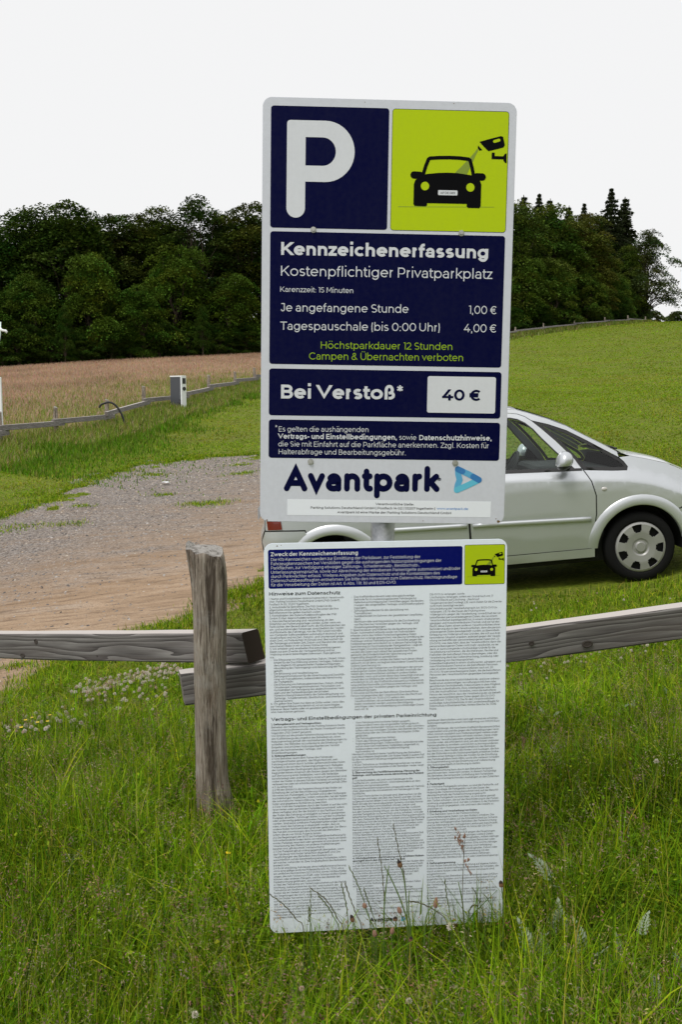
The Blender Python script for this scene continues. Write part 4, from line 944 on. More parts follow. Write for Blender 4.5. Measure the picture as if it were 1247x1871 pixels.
def rail(name, parent, a, b, h, th, nrm, end_a=0.0, end_b=0.0, seed=0, mats=None, bend=.004):
    """squared rail whose front top edge runs a->b (parent space); nrm = horizontal direction pointing to its back; ends may be cut askew"""
    a, b, nrm = Vector(a), Vector(b), Vector(nrm).normalized(); d = (b - a); L_ = d.length; d.normalize(); up = Vector((0, 0, 1)); up = (up - d * up.dot(d)).normalized()
    rng = random.Random(seed); n = 14; V = []
    # object space: x along the rail so the grain follows it
    sec = [(0, 0), (0, -1), (1, -1), (1, 0)]
    bv = .006
    prof = [(bv, 0), (0, -bv), (0, -h + bv), (bv, -h), (th - bv, -h), (th, -h + bv), (th, -bv), (th - bv, 0)]
    for i in range(n + 1):
        f = i / n; wx = bend * math.sin(f * 5 + seed); wz = bend * math.sin(f * 4 + seed * 2)
        for (q, r_) in prof:
            x = f * L_
            if i == 0: x += end_a * (q / th)
            if i == n: x += end_b * (q / th) + .018 * (-r_ / h if end_b else 0)
            V.append((x, q + wx + rng.uniform(-.001, .001), r_ + wz + rng.uniform(-.0012, .0012)))
    m = len(prof); F = []; fm = []
    for i in range(n):
        for k in range(m):
            k2 = (k + 1) % m; F.append((i * m + k, (i + 1) * m + k, (i + 1) * m + k2, i * m + k2)); fm.append(1 if k in (7,) else 0)
    F.append(tuple(range(m))); fm.append(2); F.append(tuple(range(n * m + m - 1, n * m - 1, -1))); fm.append(3)
    o = mesh_obj(name, V, F, mats or [M_RAIL, M_RAILTOP, M_END, M_ENDD], parent, False, fm)
    M = Matrix((d, nrm, up)).transposed().to_4x4(); M.translation = a
    o.matrix_local = M
    return o

def near_fence():
    g0 = P(405, 1502, 3.30)
    t = tag(empty('wooden_fence', (g0.x, g0.y, g0.z)), 'weathered grey split-rail fence with one cleft oak post beside the signs', 'fence')
    o = Vector(g0)
    def L_(px, py, Y): return P(px, py, Y) - o
    prof = []
    for xl, xr, y in ((366, 452, 1540), (362, 440, 1500), (358, 428, 1480), (356, 416, 1430), (355, 411.5, 1350), (353, 412, 1250), (352.5, 412.5, 1180), (352, 413.5, 1120), (349.5, 414.5, 1080), (346, 413.5, 1050), (341.5, 410.5, 1025), (338, 405.5, 1003)):
        a, b = L_(xl, y, 3.26), L_(xr, y, 3.26); prof.append((a.z, a.x, b.x))
    split_post('post', t, prof, -.02, .11, seed=4, top_slope=.012)
    # left rail runs away to the lower left, right rail rises to the right under it
    a0, b0 = L_(0, 1157, 4.22), L_(441, 1156, 3.43)
    d = (b0 - a0); a = a0 - d * 1.05
    nrm = Vector((-d.y, d.x, 0)).normalized()
    r1 = rail('rail', t, a, b0, .113, .085, nrm, 0, .012, 1)
    a1, b1 = L_(330, 1231, 3.435), L_(1247, 1110, 3.435)
    d2 = b1 - a1
    r2 = rail('rail', t, a1, a1 + d2 * 1.75, .119, .08, (0, 1, 0), -.022, 0, 5, mats=[M_RAIL, M_RAILTOP, M_END, M_END])
    def knot(r, x, z, s, k=1.0):
        V, F = [], []
        for j, (rr, dz) in enumerate(((1.0, .0004), (.72, -.0012), (.6, .0006))):
            for q in range(16):
                an = q * math.pi / 8; V.append((x + s * k * rr * math.cos(an), dz - .0045, z + s * rr * math.sin(an)))
        for j in range(2):
            for q in range(16): F.append((j * 16 + q, j * 16 + (q + 1) % 16, j * 16 + 16 + (q + 1) % 16, j * 16 + 16 + q))
        F.append(tuple(range(32, 48)))
        return mesh_obj('knot', V, F, [M_KNOT], r)
    L1 = (b0 - a).length; f = lambda px: (1.05 + px / 441 * 1.0) / 2.05 * L1
    knot(r1, f(77), -.036, .0125); knot(r1, f(45), -.098, .011, 1.6); knot(r1, f(196), -.095, .004)
    knot(r2, .80 * d2.length * .98 * .89, -.058, .010); knot(r2, .868 * d2.length * .93, -.088, .014, 1.5)
    # the neighbouring posts, beyond both edges of the view
    for p, sd in ((a + d.normalized() * .12, 8), (a1 + d2 * 1.70, 9)):
        w = p + o; gzv = gz(w.x, w.y) - o.z
        split_post('post', t, [(gzv - .1, p.x - .06, p.x + .06), (gzv + .4, p.x - .055, p.x + .058), (gzv + .92, p.x - .05, p.x + .06)], p.y - .075, .11, seed=sd)
near_fence()

def far_fence(name, pts, label, hp=.95, hr=.62, seed=3, low=.50, w=.075):
    g0 = pts[0]; g0 = Vector((g0.x, g0.y, gz(g0.x, g0.y)))
    t = tag(empty(name, g0), label, 'fence')
    rng = random.Random(seed); gp = [Vector((p.x, p.y, gz(p.x, p.y))) - g0 for p in pts]
    for i, p in enumerate(gp):
        h = hp + rng.uniform(-.06, .07); lean = rng.uniform(-.04, .04); ww = w + rng.uniform(-.012, .015)
        split_post('post', t, [(p.z - .12, p.x - ww, p.x + ww), (p.z + h * .55, p.x - ww * .9 + lean * .5, p.x + ww + lean * .5), (p.z + h, p.x - ww * .72 + lean, p.x + ww * .8 + lean)], p.y, .12, M_OAKF, seed=seed + i)
    for i in range(len(gp) - 1):
        a, b = gp[i], gp[i + 1]; d = (b - a).normalized(); nr = Vector((-d.y, d.x, 0)).normalized()
        za, zb = hr + rng.uniform(-.03, .03), low + rng.uniform(-.03, .03)
        off = -nr * .16
        rail('rail', t, a + off * (1 if i % 2 else .98) - d * .28 + Vector((0, 0, za)), b + off - nr * .0 + d * .28 + Vector((0, 0, zb)), .15, .09, nr, 0, 0, seed + i, mats=[M_RAILF, M_RAILTOP, M_END, M_END])
    return t
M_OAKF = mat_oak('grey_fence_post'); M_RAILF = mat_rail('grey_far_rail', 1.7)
far_fence('wooden_fence', FENCE_L, 'grey post-and-rail fence along the hay field on the left', .97, .60, 3, .47)
far_fence('wooden_fence', FENCE_R, 'distant low grey rail fence at the top of the meadow before the right wood', .95, .62, 17, .52, .10)

# ------------------------------------------------------------------ things along the left fence
M_WHITE = mat('white_plastic', (.80, .82, .83), .4); M_DGREY = mat('dark_grey_panel', (.06, .065, .075), .5); M_BLACKP = mat('black_plastic', (.012, .012, .013), .5)
def charging_box():
    b = P(321, 752, 36); b.z = gz(b.x, b.y)
    t = tag(empty('charging_box', b, (0, 0, R(-33))), 'dark grey and white charging box in front of the left fence', 'charging box')
    s = 36 / 1756
    H = 1.32; W = .50; D = .32
    bm = bmesh.new(); box_bm(bm, (-.27, .02, .02), (.27, .20, H - .05), .01); bm_obj('side_panel', bm, M_DGREY, t)
    bm = bmesh.new(); box_bm(bm, (.27, -.02, .08), (.335, .24, H), .02); bm_obj('front_panel', bm, M_WHITE, t)
    bm = bmesh.new(); box_bm(bm, (-.28, .01, H - .05), (.268, .21, H), .012); bm_obj('lid', bm, M_WHITE, t)
    bm = bmesh.new(); box_bm(bm, (.336, .03, H - .30), (.345, .19, H - .09), .01); bm_obj('display', bm, M_BLACKP, t)
    bm = bmesh.new(); bmesh.ops.create_cone(bm, segments=20, radius1=.075, radius2=.07, depth=.03, cap_ends=True)
    bmesh.ops.rotate(bm, verts=bm.verts, matrix=Matrix.Rotation(R(90), 3, 'Y')); bmesh.ops.translate(bm, verts=bm.verts, vec=(.35, .11, H - .48)); bm_obj('socket', bm, M_BLACKP, t)
    mb = MB(); mb.tube([(.2, -.0, .42), (.235, -.04, .34), (.23, -.05, .2), (.18, -.04, .12), (.1, 0, .05)], [.035, .035, .03, .03, .03], 8); mb.build('cable', M_BLACKP, t, True)
    bm = bmesh.new(); box_bm(bm, (-.25, .04, -.15), (.22, .18, .02), .0); bm_obj('plinth', bm, M_BLACKP, t)
charging_box()
def info_board():
    b = P(-14, 830, 27.6); b.z = gz(b.x, b.y)
    t = tag(empty('info_board', b, (0, 0, R(-8))), 'white upright board cut off by the left edge behind the fence', 'board')
    bm = bmesh.new(); box_bm(bm, (-.36, 0, .28), (.33, .07, 1.88), .02); bm_obj('panel', bm, M_WHITE, t)
    for x in (-.25, .2):
        bm = bmesh.new(); box_bm(bm, (x - .03, .02, -.2), (x + .03, .06, .28)); bm_obj('leg', bm, M_DGREY, t)
    bm = bmesh.new(); box_bm(bm, (-.30, -.006, .5), (.27, -.001, 1.7), .003); bm_obj('face_sheet', bm, M_STICK, t)
info_board()
def lamp_post():
    m = mat('pale_painted_steel', (.62, .72, .76), .4, .2)
    b = P(-22, 800, 29); b.z = gz(b.x, b.y)
    t = tag(empty('lamp_post', b), 'pale thin post with a white curved lamp arm at the left edge', 'lamp post')
    s = 29 / 1756
    def q(px, py): return P(px, py, 29) - b
    mb = MB(); mb.tube([Vector((0, 0, -.2)), q(-14, 690), q(-5, 635), q(-.6, 612), q(.6, 588)], [.05, .045, .035, .03, .02], 10); mb.build('pole', m, t, True)
    mb = MB(); mb.tube([q(-1, 600), q(2, 603), q(6, 604), q(9.5, 604.5), q(11.8, 606.5), q(11.3, 609.5)], [.05, .045, .035, .045, .035, .006], 10); mb.build('lamp_arm', M_WHITE, t, True)
lamp_post()
def hose():
    y = 30.9
    pts = [P(*q, y) for q in ((181, 745), (184, 740), (190, 737), (198, 735), (206, 737), (214, 744), (221, 755), (226, 768), (229, 784))]
    fine = []
    for i in range(len(pts) - 1):
        for k in range(4):
            f = k / 4; p0 = pts[max(i - 1, 0)]; p1, p2 = pts[i], pts[i + 1]; p3 = pts[min(i + 2, len(pts) - 1)]
            fine.append(.5 * ((2 * p1) + (p2 - p0) * f + (2 * p0 - 5 * p1 + 4 * p2 - p3) * f * f + (3 * p1 - p0 - 3 * p2 + p3) * f ** 3))
    fine.append(pts[-1])
    mb = MB(); mb.tube(fine, [.036 if i % 2 else .030 for i in range(len(fine))], 10)
    tag(mb.build('drain_hose', M_BLACKP, None, True), 'black corrugated hose arching over a rail of the left fence', 'hose')
hose()
def scrap(px, py, w, label, seed):
    c = at(px, py); rng = random.Random(seed); V = []; F = []
    for i in range(4):
        for j in range(3):
            V.append((c.x + (i / 3 - .5) * w, c.y + (j / 2 - .5) * w * 1.1, c.z + .05 + rng.uniform(0, .10) * w))
    for i in range(3):
        for j in range(2): F.append((i * 3 + j, i * 3 + 3 + j, i * 3 + 4 + j, i * 3 + 1 + j))
    o = mesh_obj('paper_scrap', V, F, [M_WHITE]); md = o.modifiers.new('thick', 'SOLIDIFY'); md.thickness = .004
    tag(o, label, 'litter')
scrap(147, 789, .17, 'small white paper scrap caught in the long grass by the left fence', 2)
scrap(303, 886, .14, 'flat white scrap lying on the gravel of the parking lot', 5)

def loose_stones():
    rg = np.random.default_rng(8); X = rg.uniform(-9, .5, 60000); Y = 5.4 + rg.random(60000) ** 1.4 * 19
    k = lot_mask(X, Y); X, Y = X[k], Y[k]
    df = seg_dist(X, Y, LOT_FAR); keep = rg.random(len(X)) < np.clip(1.1 - df / 6, .16, .75); X, Y = X[keep], Y[keep]; n = len(X)
    Z = ground_z(X, Y); s = .006 + .013 * rg.random(n) ** 3 + .0004 * Y
    base = np.array([(1, 0, 0), (.3, .95, 0), (-.8, .6, 0), (-.8, -.6, 0), (.3, -.95, 0), (0, 0, .8)], float)
    an = rg.uniform(0, 6.28, n); c, s_ = np.cos(an), np.sin(an); j = 1 + .3 * rg.normal(size=(n, 6, 1))
    b = base[None] * j; V = np.empty((n, 6, 3)); V[..., 0] = X[:, None] + s[:, None] * (b[..., 0] * c[:, None] - b[..., 1] * s_[:, None]); V[..., 1] = Y[:, None] + s[:, None] * (b[..., 0] * s_[:, None] + b[..., 1] * c[:, None]); V[..., 2] = Z[:, None] + s[:, None] * b[..., 2] * .8 - .002
    F = np.array([(0, 1, 5), (1, 2, 5), (2, 3, 5), (3, 4, 5), (4, 0, 5)])[None] + (np.arange(n) * 6)[:, None, None]
    pal = np.array([(.20, .185, .175), (.32, .30, .285), (.12, .11, .105), (.34, .30, .25), (.28, .22, .165)]); col = pal[rg.integers(0, 5, n)] * (1 + .2 * rg.normal(size=(n, 1)))
    me = np_mesh('loose_stones', V.reshape(-1, 3), F.reshape(-1, 3), np.repeat(np.clip(col, .02, .7), 6, 0))
    m = mat('stone_chips', (.3, .3, .3), .9, spec=.15); N, L, bb = nodes(m); at_ = N.new('ShaderNodeAttribute'); at_.attribute_name = 'Col'; L.new(at_.outputs['Color'], bb.inputs['Base Color'])
    me.materials.append(m); o = bpy.data.objects.new('loose_stones', me); COL.objects.link(o); o['kind'] = 'stuff'
loose_stones()
# ------------------------------------------------------------------ trees
def leaf_cards(C, S, rng, flat_bias=.35, col=None, aspect=.62):
    """random little leaf faces: centres C (n,3), sizes S (n,)"""
    n = len(C)
    nrm = rng.normal(size=(n, 3)); nrm[:, 2] = np.abs(nrm[:, 2]) + flat_bias; nrm /= np.linalg.norm(nrm, axis=1, keepdims=True)
    a = rng.normal(size=(n, 3)); u = np.cross(nrm, a); u /= np.linalg.norm(u, axis=1, keepdims=True) + 1e-9
    w = np.cross(nrm, u); s = S[:, None] * .5
    q = np.stack([C - u * s, C + w * s * aspect - u * s * .1, C + u * s, C - w * s * aspect - u * s * .1], 1)
    q[:, 0] -= nrm * s * .25; q[:, 2] -= nrm * s * .25
    V = q.reshape(-1, 3); F = np.arange(4 * n).reshape(n, 4)
    return V, F, np.repeat(col, 4, 0) if col is not None else None

M_BARK = mat('bark', (.07, .055, .042), .95, spec=.1)
def _limb(mb, a, b, r0, r1, rng, sag=.06, n=5):
    a, b = Vector(a), Vector(b); pts = []; L_ = (b - a).length
    for i in range(n + 1):
        f = i / n; p = a.lerp(b, f)
        if 0 < i < n: p += Vector(rng.uniform(-1, 1, 3)) * L_ * .05
        p.z += L_ * sag * math.sin(f * math.pi); pts.append(p)
    mb.tube(pts, [r0 + (r1 - r0) * i / n for i in range(n + 1)], 7)
    return pts

def make_broadleaf(seed, h=15.0, rx=4.2, low=.1, clumps=150, leaves=95, size=.33, airy=0.0, base=(.046, .082, .014), var=.35):
    """meshes of one broadleaf tree: (trunk mesh, crown mesh)"""
    rng = np.random.default_rng(seed)
    mb = MB(); th = h * .62
    tr = [Vector((rng.normal() * .12 * i, rng.normal() * .12 * i, th * i / 5 - (.4 if i == 0 else 0))) for i in range(6)]
    r0 = h * .020 + .05
    mb.tube(tr, [r0 * (1.35 if i == 0 else 1 - .14 * i) for i in range(6)], 10)
    # crown: lobes first, clumps on the lobes -> uneven outline
    nl = 13; lobes = []
    for i in range(nl):
        z = low * h + (h - low * h) * (.12 + .80 * ((i + .5) / nl) ** .9); f = (z / h - low) / (1 - low)
        rr = rx * (1.0 - .75 * max(0, f - .45) / .55) * rng.uniform(.45, .75)
        an = i * 2.4 + rng.uniform(-.5, .5)
        lobes.append((np.array([rr * math.cos(an), rr * math.sin(an), z]), rx * rng.uniform(.36, .56) * (1 - .35 * f)))
    lobes.append((np.array([0, 0, h * .93]), rx * .30)); lobes.append((np.array([0, 0, h * .62]), rx * .62)); lobes.append((np.array([0, 0, h * .38]), rx * .62))
    cc = []
    while len(cc) < clumps:
        c, r = lobes[rng.integers(len(lobes))]
        d = rng.normal(size=3); d /= np.linalg.norm(d)
        p = c + d * r * rng.uniform(.62, 1.05) * np.array([1, 1, .85])
        if p[2] > low * h * .6 and p[2] < h: cc.append(p)
    cc = np.array(cc)
    for i in range(0, len(cc), 6 if airy < .3 else 2):
        k = min(5, max(1, int(5 * cc[i][2] / h * .85)))
        _limb(mb, tr[k] if cc[i][2] > tr[k].z else tr[max(k - 1, 1)], cc[i], r0 * .32 * (1 - cc[i][2] / h * .6), .012, rng)
    tm = bpy.data.meshes.new('trunk'); tm.from_pydata([tuple(v) for v in mb.v], [], mb.f); tm.materials.append(M_BARK)
    C, S, K = [], [], []
    for p in cc:
        # one leafy spray: a drooping pad of leaves, thicker at its middle, with room (and shade) beneath it
        r = rng.uniform(.6, 1.15) * rx * .27; n = int(leaves * rng.uniform(.75, 1.3) * (r / (rx * .24)) ** 1.5)
        a = rng.uniform(0, 6.283, n); q_ = np.sqrt(rng.random(n)) * (1 + .16 * np.sin(a * 3 + rng.uniform(0, 6)) + .10 * rng.normal(size=n)); q_ = np.clip(q_, 0, 1.35)
        out = np.array([p[0], p[1]]) / (math.hypot(p[0], p[1]) + 1e-6)
        q = np.stack([np.cos(a) * q_ * r, np.sin(a) * q_ * r, np.zeros(n)], 1)
        q[:, 2] = r * (.30 - .52 * q_ ** 2) + np.clip(rng.normal(size=n), -1.6, 1.6) * r * .13 - (q[:, 0] * out[0] + q[:, 1] * out[1]) * .28
        C.append(p + q); S.append(size * rng.uniform(.6, 1.35, n))
        tone = np.array(base) * (1 + var * np.clip(rng.normal(), -1.3, 1.6) * .6); tone = tone * np.array([1 + .16 * rng.normal(), 1, 1 + .1 * rng.normal()])
        K.append(np.clip(tone * (1 + .18 * rng.normal(size=(n, 1))), .006, .3))
    C, S, K = np.concatenate(C), np.concatenate(S), np.concatenate(K)
    k = C[:, 2] > .15
    V, F, col = leaf_cards(C[k], S[k], rng, 1.1, K[k])
    cm = np_mesh('crown', V, F, col); cm.materials.append(M_LEAF)
    return tm, cm

def make_spruce(seed, h=17.0, rx=3.0, low=.08, base=(.030, .045, .022)):
    rng = np.random.default_rng(seed); mb = MB()
    mb.tube([(0, 0, -.4), (0, 0, h * .5), (0, 0, h * .98)], [.28, .16, .02], 10)
    C, S, K = [], [], []
    z = low * h
    while z < h * .985:
        f = (z / h - low) / (1 - low); L0 = rx * (1 - f) ** .9 * (1.0 if f > .15 else .75 + f * 1.6) + .05
        nb = int(6 + 4 * (1 - f)); a0 = rng.uniform(0, 6)
        for k in range(nb):
            an = a0 + k * 6.283 / nb + rng.uniform(-.25, .25); L_ = L0 * rng.uniform(.55, 1.15)
            n = int(30 + 85 * L_ / rx)
            t = rng.uniform(.08, 1, n) ** .8; side = rng.normal(size=n) * .16 * L_ * (1.1 - t)
            dz = .12 * L_ * np.sin(t * 2.6) - .34 * L_ * t ** 1.6 + rng.normal(size=n) * .07 - np.abs(rng.normal(size=n)) * .16 * (1 - t * .4)
            C.append(np.stack([math.cos(an) * t * L_ - math.sin(an) * side, math.sin(an) * t * L_ + math.cos(an) * side, z + dz], 1))
            S.append(rng.uniform(.20, .42, n) * min(1, .45 + L_ / 1.2)); tone = np.array(base) * rng.uniform(.7, 1.35)
            K.append(np.clip(tone * (1 + .2 * rng.normal(size=(n, 1))), .004, .2))
            mb.tube([(0, 0, z), (math.cos(an) * L_ * .8, math.sin(an) * L_ * .8, z - .12 * L_)], [.035, .01], 5)
        z += .42 + .35 * (1 - f) * rng.uniform(.7, 1.2)
    C, S, K = np.concatenate(C), np.concatenate(S), np.concatenate(K)
    V, F, col = leaf_cards(C, S, rng, .15, K, .4)
    tm = bpy.data.meshes.new('trunk'); tm.from_pydata([tuple(v) for v in mb.v], [], mb.f); tm.materials.append(M_BARK)
    cm = np_mesh('crown', V, F, col); cm.materials.append(M_LEAF)
    return tm, cm

TREES = {
    'dense': make_broadleaf(11, 15, 5.6, .0, 165, 130, .30),
    'broad': make_broadleaf(12, 15, 6.4, .0, 180, 130, .31, base=(.042, .074, .013)),
    'tall': make_broadleaf(13, 16, 4.9, .02, 150, 125, .29, base=(.052, .082, .016)),
    'airy': make_broadleaf(14, 16, 4.4, .14, 105, 85, .30, .5, base=(.046, .072, .017)),
    'bushy': make_broadleaf(15, 11, 5.2, .0, 150, 130, .28, base=(.060, .105, .016)),
    'thin': make_broadleaf(16, 12, 4.3, .06, 150, 100, .26, .8, base=(.06, .085, .028)),
    'spruce': make_spruce(17), 'spruce_slim': make_spruce(18, 15, 2.0), 'shrub': make_broadleaf(19, 3.2, 2.2, .0, 70, 80, .26, base=(.055, .085, .022)),
}
def tree(kind, name, x, y, h, wscale, label, tint=(1, 1, 1), rz=0.0, group=None, cat='tree', lean=0.0, shift=0.0):
    tm, cm = TREES[kind]; h0 = {'dense': 15, 'broad': 15, 'tall': 16, 'airy': 16, 'bushy': 11, 'thin': 12, 'spruce': 17, 'spruce_slim': 15, 'shrub': 3.2}[kind]
    t = tag(empty(name, (x, y, gz(x, y) - .05), (0, lean, rz)), label, cat, group)
    s = h / h0; t.scale = (s * wscale, s * wscale, s)
    a = bpy.data.objects.new('trunk', tm); a.parent = t; COL.objects.link(a)
    c = bpy.data.objects.new('crown', cm); c.parent = t; COL.objects.link(c); c.color = (*tint, 1)
    return t
def wood_y(px):
    return float(np.interp(px, [-300, 0, 240, 475, 700, 940, 1050, 1148, 1247], [98, 98, 103, 108, 112, 110, 118, 130, 140]))
def plant_tree(kind, name, px, top, dy, wscale, label, **k):
    """tree on the wood's edge under image column px, its top at image row `top`"""
    Y = wood_y(px) + dy; x = P(px, 700, Y).x; z0 = gz(x, Y); h = P(px, top, Y).z - z0
    return tree(kind, name, x, Y, h, wscale, label, **k)
GL, GR = 'trees of the wood beyond the hay field', 'trees of the wood on the right hill'
L_ = [
 ('broad', 'broadleaf_tree', -70, 440, 6, 1.0, 'dark broadleaf tree at the left edge of the wood, partly outside the picture', (0.80, 0.81, 0.65), 1.0),
 ('dense', 'broadleaf_tree', 10, 418, 7, 1.0, 'dark rounded tree nearest the left edge on the skyline', (0.80, 0.85, 0.65), 2.0),
 ('broad', 'broadleaf_tree', 78, 388, 9, 1.05, 'broad dark tree left of the widest domed crown', (0.80, 0.85, 0.65), .3),
 ('dense', 'broadleaf_tree', 138, 377, 6, 1.15, 'widest domed dark crown on the left skyline', (0.84, 0.85, 0.65), 4.1),
 ('tall', 'broadleaf_tree', 205, 398, 10, 1.2, 'lower dark tree in the dip right of the widest domed crown', (0.84, 0.85, 0.72), 1.1),
 ('tall', 'broadleaf_tree', 250, 392, 9, 1.1, 'feathery grey-green tree left of the airy crown', (1.08, 0.94, 0.79), 3.0),
 ('dense', 'broadleaf_tree', 298, 386, 8, .9, 'olive brown crown just left of the tall airy one', (1.08, 0.90, 0.72), 5.2),
 ('airy', 'broadleaf_tree', 362, 362, 5, 1.1, 'tall airy tree with sky showing through its top', (0.75, 0.85, 0.65), .9),
 ('airy', 'broadleaf_tree', 402, 384, 7, .8, 'small airy crown beside the tall airy tree', (0.80, 0.85, 0.65), 2.6),
 ('tall', 'broadleaf_tree', 455, 374, 6, 1.25, 'brownish green tree touching the left edge of the big sign', (1.08, 0.90, 0.68), 1.9),
 ('bushy', 'broadleaf_tree', 172, 464, 0, .80, 'bright green bushy tree standing forward under the domed crown', (1.17, 1.12, 0.79), .4),
 ('bushy', 'broadleaf_tree', 325, 448, 1, .85, 'bright green leaning bushy tree below the tall airy tree', (1.08, 1.07, 0.72), 2.2),
 ('bushy', 'broadleaf_tree', 60, 500, 0, .95, 'low dark bushy tree at the field edge near the lamp arm', (0.80, 0.85, 0.65), 3.7),
 ('bushy', 'broadleaf_tree', 262, 520, -2, .9, 'low bushy tree between the two bright green ones', (0.80, 0.90, 0.65), 5.0),
 ('bushy', 'broadleaf_tree', 425, 500, -1, .95, 'bushy dark tree at the field edge beside the big sign', (0.94, 0.94, 0.65), 1.3),
 ('bushy', 'broadleaf_tree', -30, 520, -1, 1.0, 'low bushy tree cut by the left edge of the picture', (0.84, 0.90, 0.65), .1),
 ('dense', 'broadleaf_tree', 120, 560, -3, .55, 'small dark tree at the field edge left of the bright green one', (0.75, 0.85, 0.65), .7),
 ('dense', 'broadleaf_tree', 372, 560, -3, .6, 'small dark tree at the field edge above the charging box', (0.75, 0.85, 0.65), 2.7),
]
for k, n, px, top, dy, ws, lab, tint, rz in L_: plant_tree(k, n, px, top, dy, ws, lab, tint=tint, rz=rz, group=GL)
U_ = [(-55, 585, .9), (5, 600, .7), (35, 590, 1.0), (95, 592, .8), (150, 604, 1.0), (205, 590, .9), (240, 598, .8), (292, 588, 1.0), (345, 596, .8), (400, 590, .9), (450, 585, 1.0)]
for i, (px, top, ws) in enumerate(U_):
    plant_tree('bushy', 'broadleaf_tree', px, top, -1.5, ws * 1.5, 'low dark bush of the underwood at the far edge of the hay field', tint=(.85, .95, .85), rz=i * 1.1, group='underwood along the hay field')
B_ = [(-110, 440), (-20, 440), (55, 425), (110, 410), (185, 420), (240, 425), (310, 415), (340, 430), (420, 415), (470, 405)]
for i, (px, top) in enumerate(B_):
    plant_tree(('dense', 'broad')[i % 2], 'broadleaf_tree', px, top, 17, 1.15, 'tree deep inside the left wood, seen only between the nearer crowns', tint=(.8, .9, .85), rz=i * .9, group='trees deep in the left wood')
M_ = [('dense', 540, 384, 5), ('broad', 625, 380, 6), ('tall', 705, 386, 6), ('dense', 790, 378, 6), ('broad', 865, 380, 6)]
for i, (k, px, top, dy) in enumerate(M_):
    plant_tree(k, 'broadleaf_tree', px, top, dy, 1.15, 'dark tree of the wood hidden behind the big sign', tint=(.9, .95, .9), rz=i * 1.3, group='trees hidden behind the sign')
R_ = [
 ('broad', 'broadleaf_tree', 935, 378, 4, 1.05, 'big rounded green tree just right of the big sign', (1.45, 1.31, 1.09), .5),
 ('dense', 'broadleaf_tree', 1000, 378, 6, 1.1, 'middle green tree of the right wood under the small spruce tips', (1.59, 1.31, 1.09), 1.5),
 ('tall', 'broadleaf_tree', 1058, 392, 5, 1.2, 'olive green tree left of the tall dark spruce', (1.81, 1.31, 1.15), 2.5),
 ('tall', 'broadleaf_tree', 1085, 440, 1, 1.1, 'brownish tree in front of the tall spruce', (1.74, 1.25, 1.09), 3.3),
 ('dense', 'broadleaf_tree', 1142, 452, 3, .8, 'dark green tree between the spruce and the thin leaning tree', (1.45, 1.25, 1.03), 4.4),
 ('spruce', 'spruce_tree', 1108, 339, 10, 1.75, 'tall dark spruce standing above the right wood', (1.45, 1.25, 1.15), .2),
 ('spruce_slim', 'spruce_tree', 1133, 354, 13, 2.2, 'slim dark spruce touching the right side of the tallest spruce', (1.45, 1.25, 1.15), 1.2),
 ('spruce_slim', 'spruce_tree', 951, 350, 14, 2.0, 'small spruce tip nearest the big sign', (1.45, 1.25, 1.15), 2.2),
 ('spruce', 'spruce_tree', 979, 349, 15, 1.6, 'wider spruce tip second from the big sign', (1.45, 1.25, 1.15), 3.1),
 ('spruce_slim', 'spruce_tree', 999, 357, 15, 1.9, 'thin spruce tip third from the big sign', (1.45, 1.25, 1.15), 4.0),
 ('spruce_slim', 'spruce_tree', 1033, 370, 15, 2.0, 'low spruce tip in the middle of the right skyline', (1.45, 1.25, 1.15), 5.0),
 ('spruce', 'spruce_tree', 1060, 367, 14, 1.5, 'spruce tip close left of the tallest spruce', (1.45, 1.25, 1.15), .8),
 ('bushy', 'broadleaf_tree', 950, 470, 0, .9, 'bushy tree at the meadow edge right of the big sign', (1.30, 1.25, 0.98), 2.0),
 ('bushy', 'broadleaf_tree', 1010, 480, -1, .95, 'bushy tree at the meadow edge below the small spruce tips', (1.30, 1.19, 0.98), 3.0),
 ('bushy', 'broadleaf_tree', 1070, 490, -1, .9, 'dark bushy tree at the meadow edge below the tall spruce', (1.23, 1.12, 0.98), 4.0),
 ('bushy', 'broadleaf_tree', 1125, 500, 0, .75, 'bushy tree at the right corner of the right wood', (1.23, 1.19, 1.03), 5.0),
 ('thin', 'broadleaf_tree', 1172, 424, 1, .95, 'thin airy tree leaning out at the far right of the wood', (1.38, 1.25, 1.26), 1.1),
]
for k, n, px, top, dy, ws, lab, tint, rz in R_: plant_tree(k, n, px, top, dy, ws, lab, tint=tint, rz=rz, group=GR, lean=.06 if k == 'thin' else 0)
for i, (px, top, ws) in enumerate(((935, 560, 1.0), (985, 556, .9), (1030, 548, 1.0), (1085, 540, .9), (1130, 538, .8))):
    plant_tree('bushy', 'broadleaf_tree', px, top, -1.5, ws * 1.5, 'low dark bush of the underwood behind the top fence', tint=(.8, .9, .85), rz=i * 1.3, group='underwood of the right wood')
for i, (px, top) in enumerate(((925, 410), (975, 410), (1020, 405), (1075, 400), (1120, 430))):
    plant_tree(('dense', 'broad')[i % 2], 'broadleaf_tree', px, top, 16, 1.0, 'tree deep inside the right wood, seen only between the nearer crowns', tint=(.8, .9, .85), rz=i * .9, group='trees deep in the right wood')
S_ = [(1165, 545, 'shrub below the thin leaning tree'), (1190, 567, 'round grey-green shrub on the ridge right of the thin tree'), (1232, 568, 'pale shrub on the ridge at the right edge of the picture'), (1262, 572, 'ridge shrub cut by the right edge of the picture'),
      (905, 590, 'low shrub behind the top fence next to the sign')]
for i, (px, top, lab) in enumerate(S_):
    plant_tree('shrub', 'shrub', px, top, 2 + 14 * (px > 1180), 1.0 if i else .7, lab, tint=(1.6, 1.4, 1.6) if px > 1180 else (1, 1, 1), rz=i, group='shrubs along the ridge', cat='shrub')

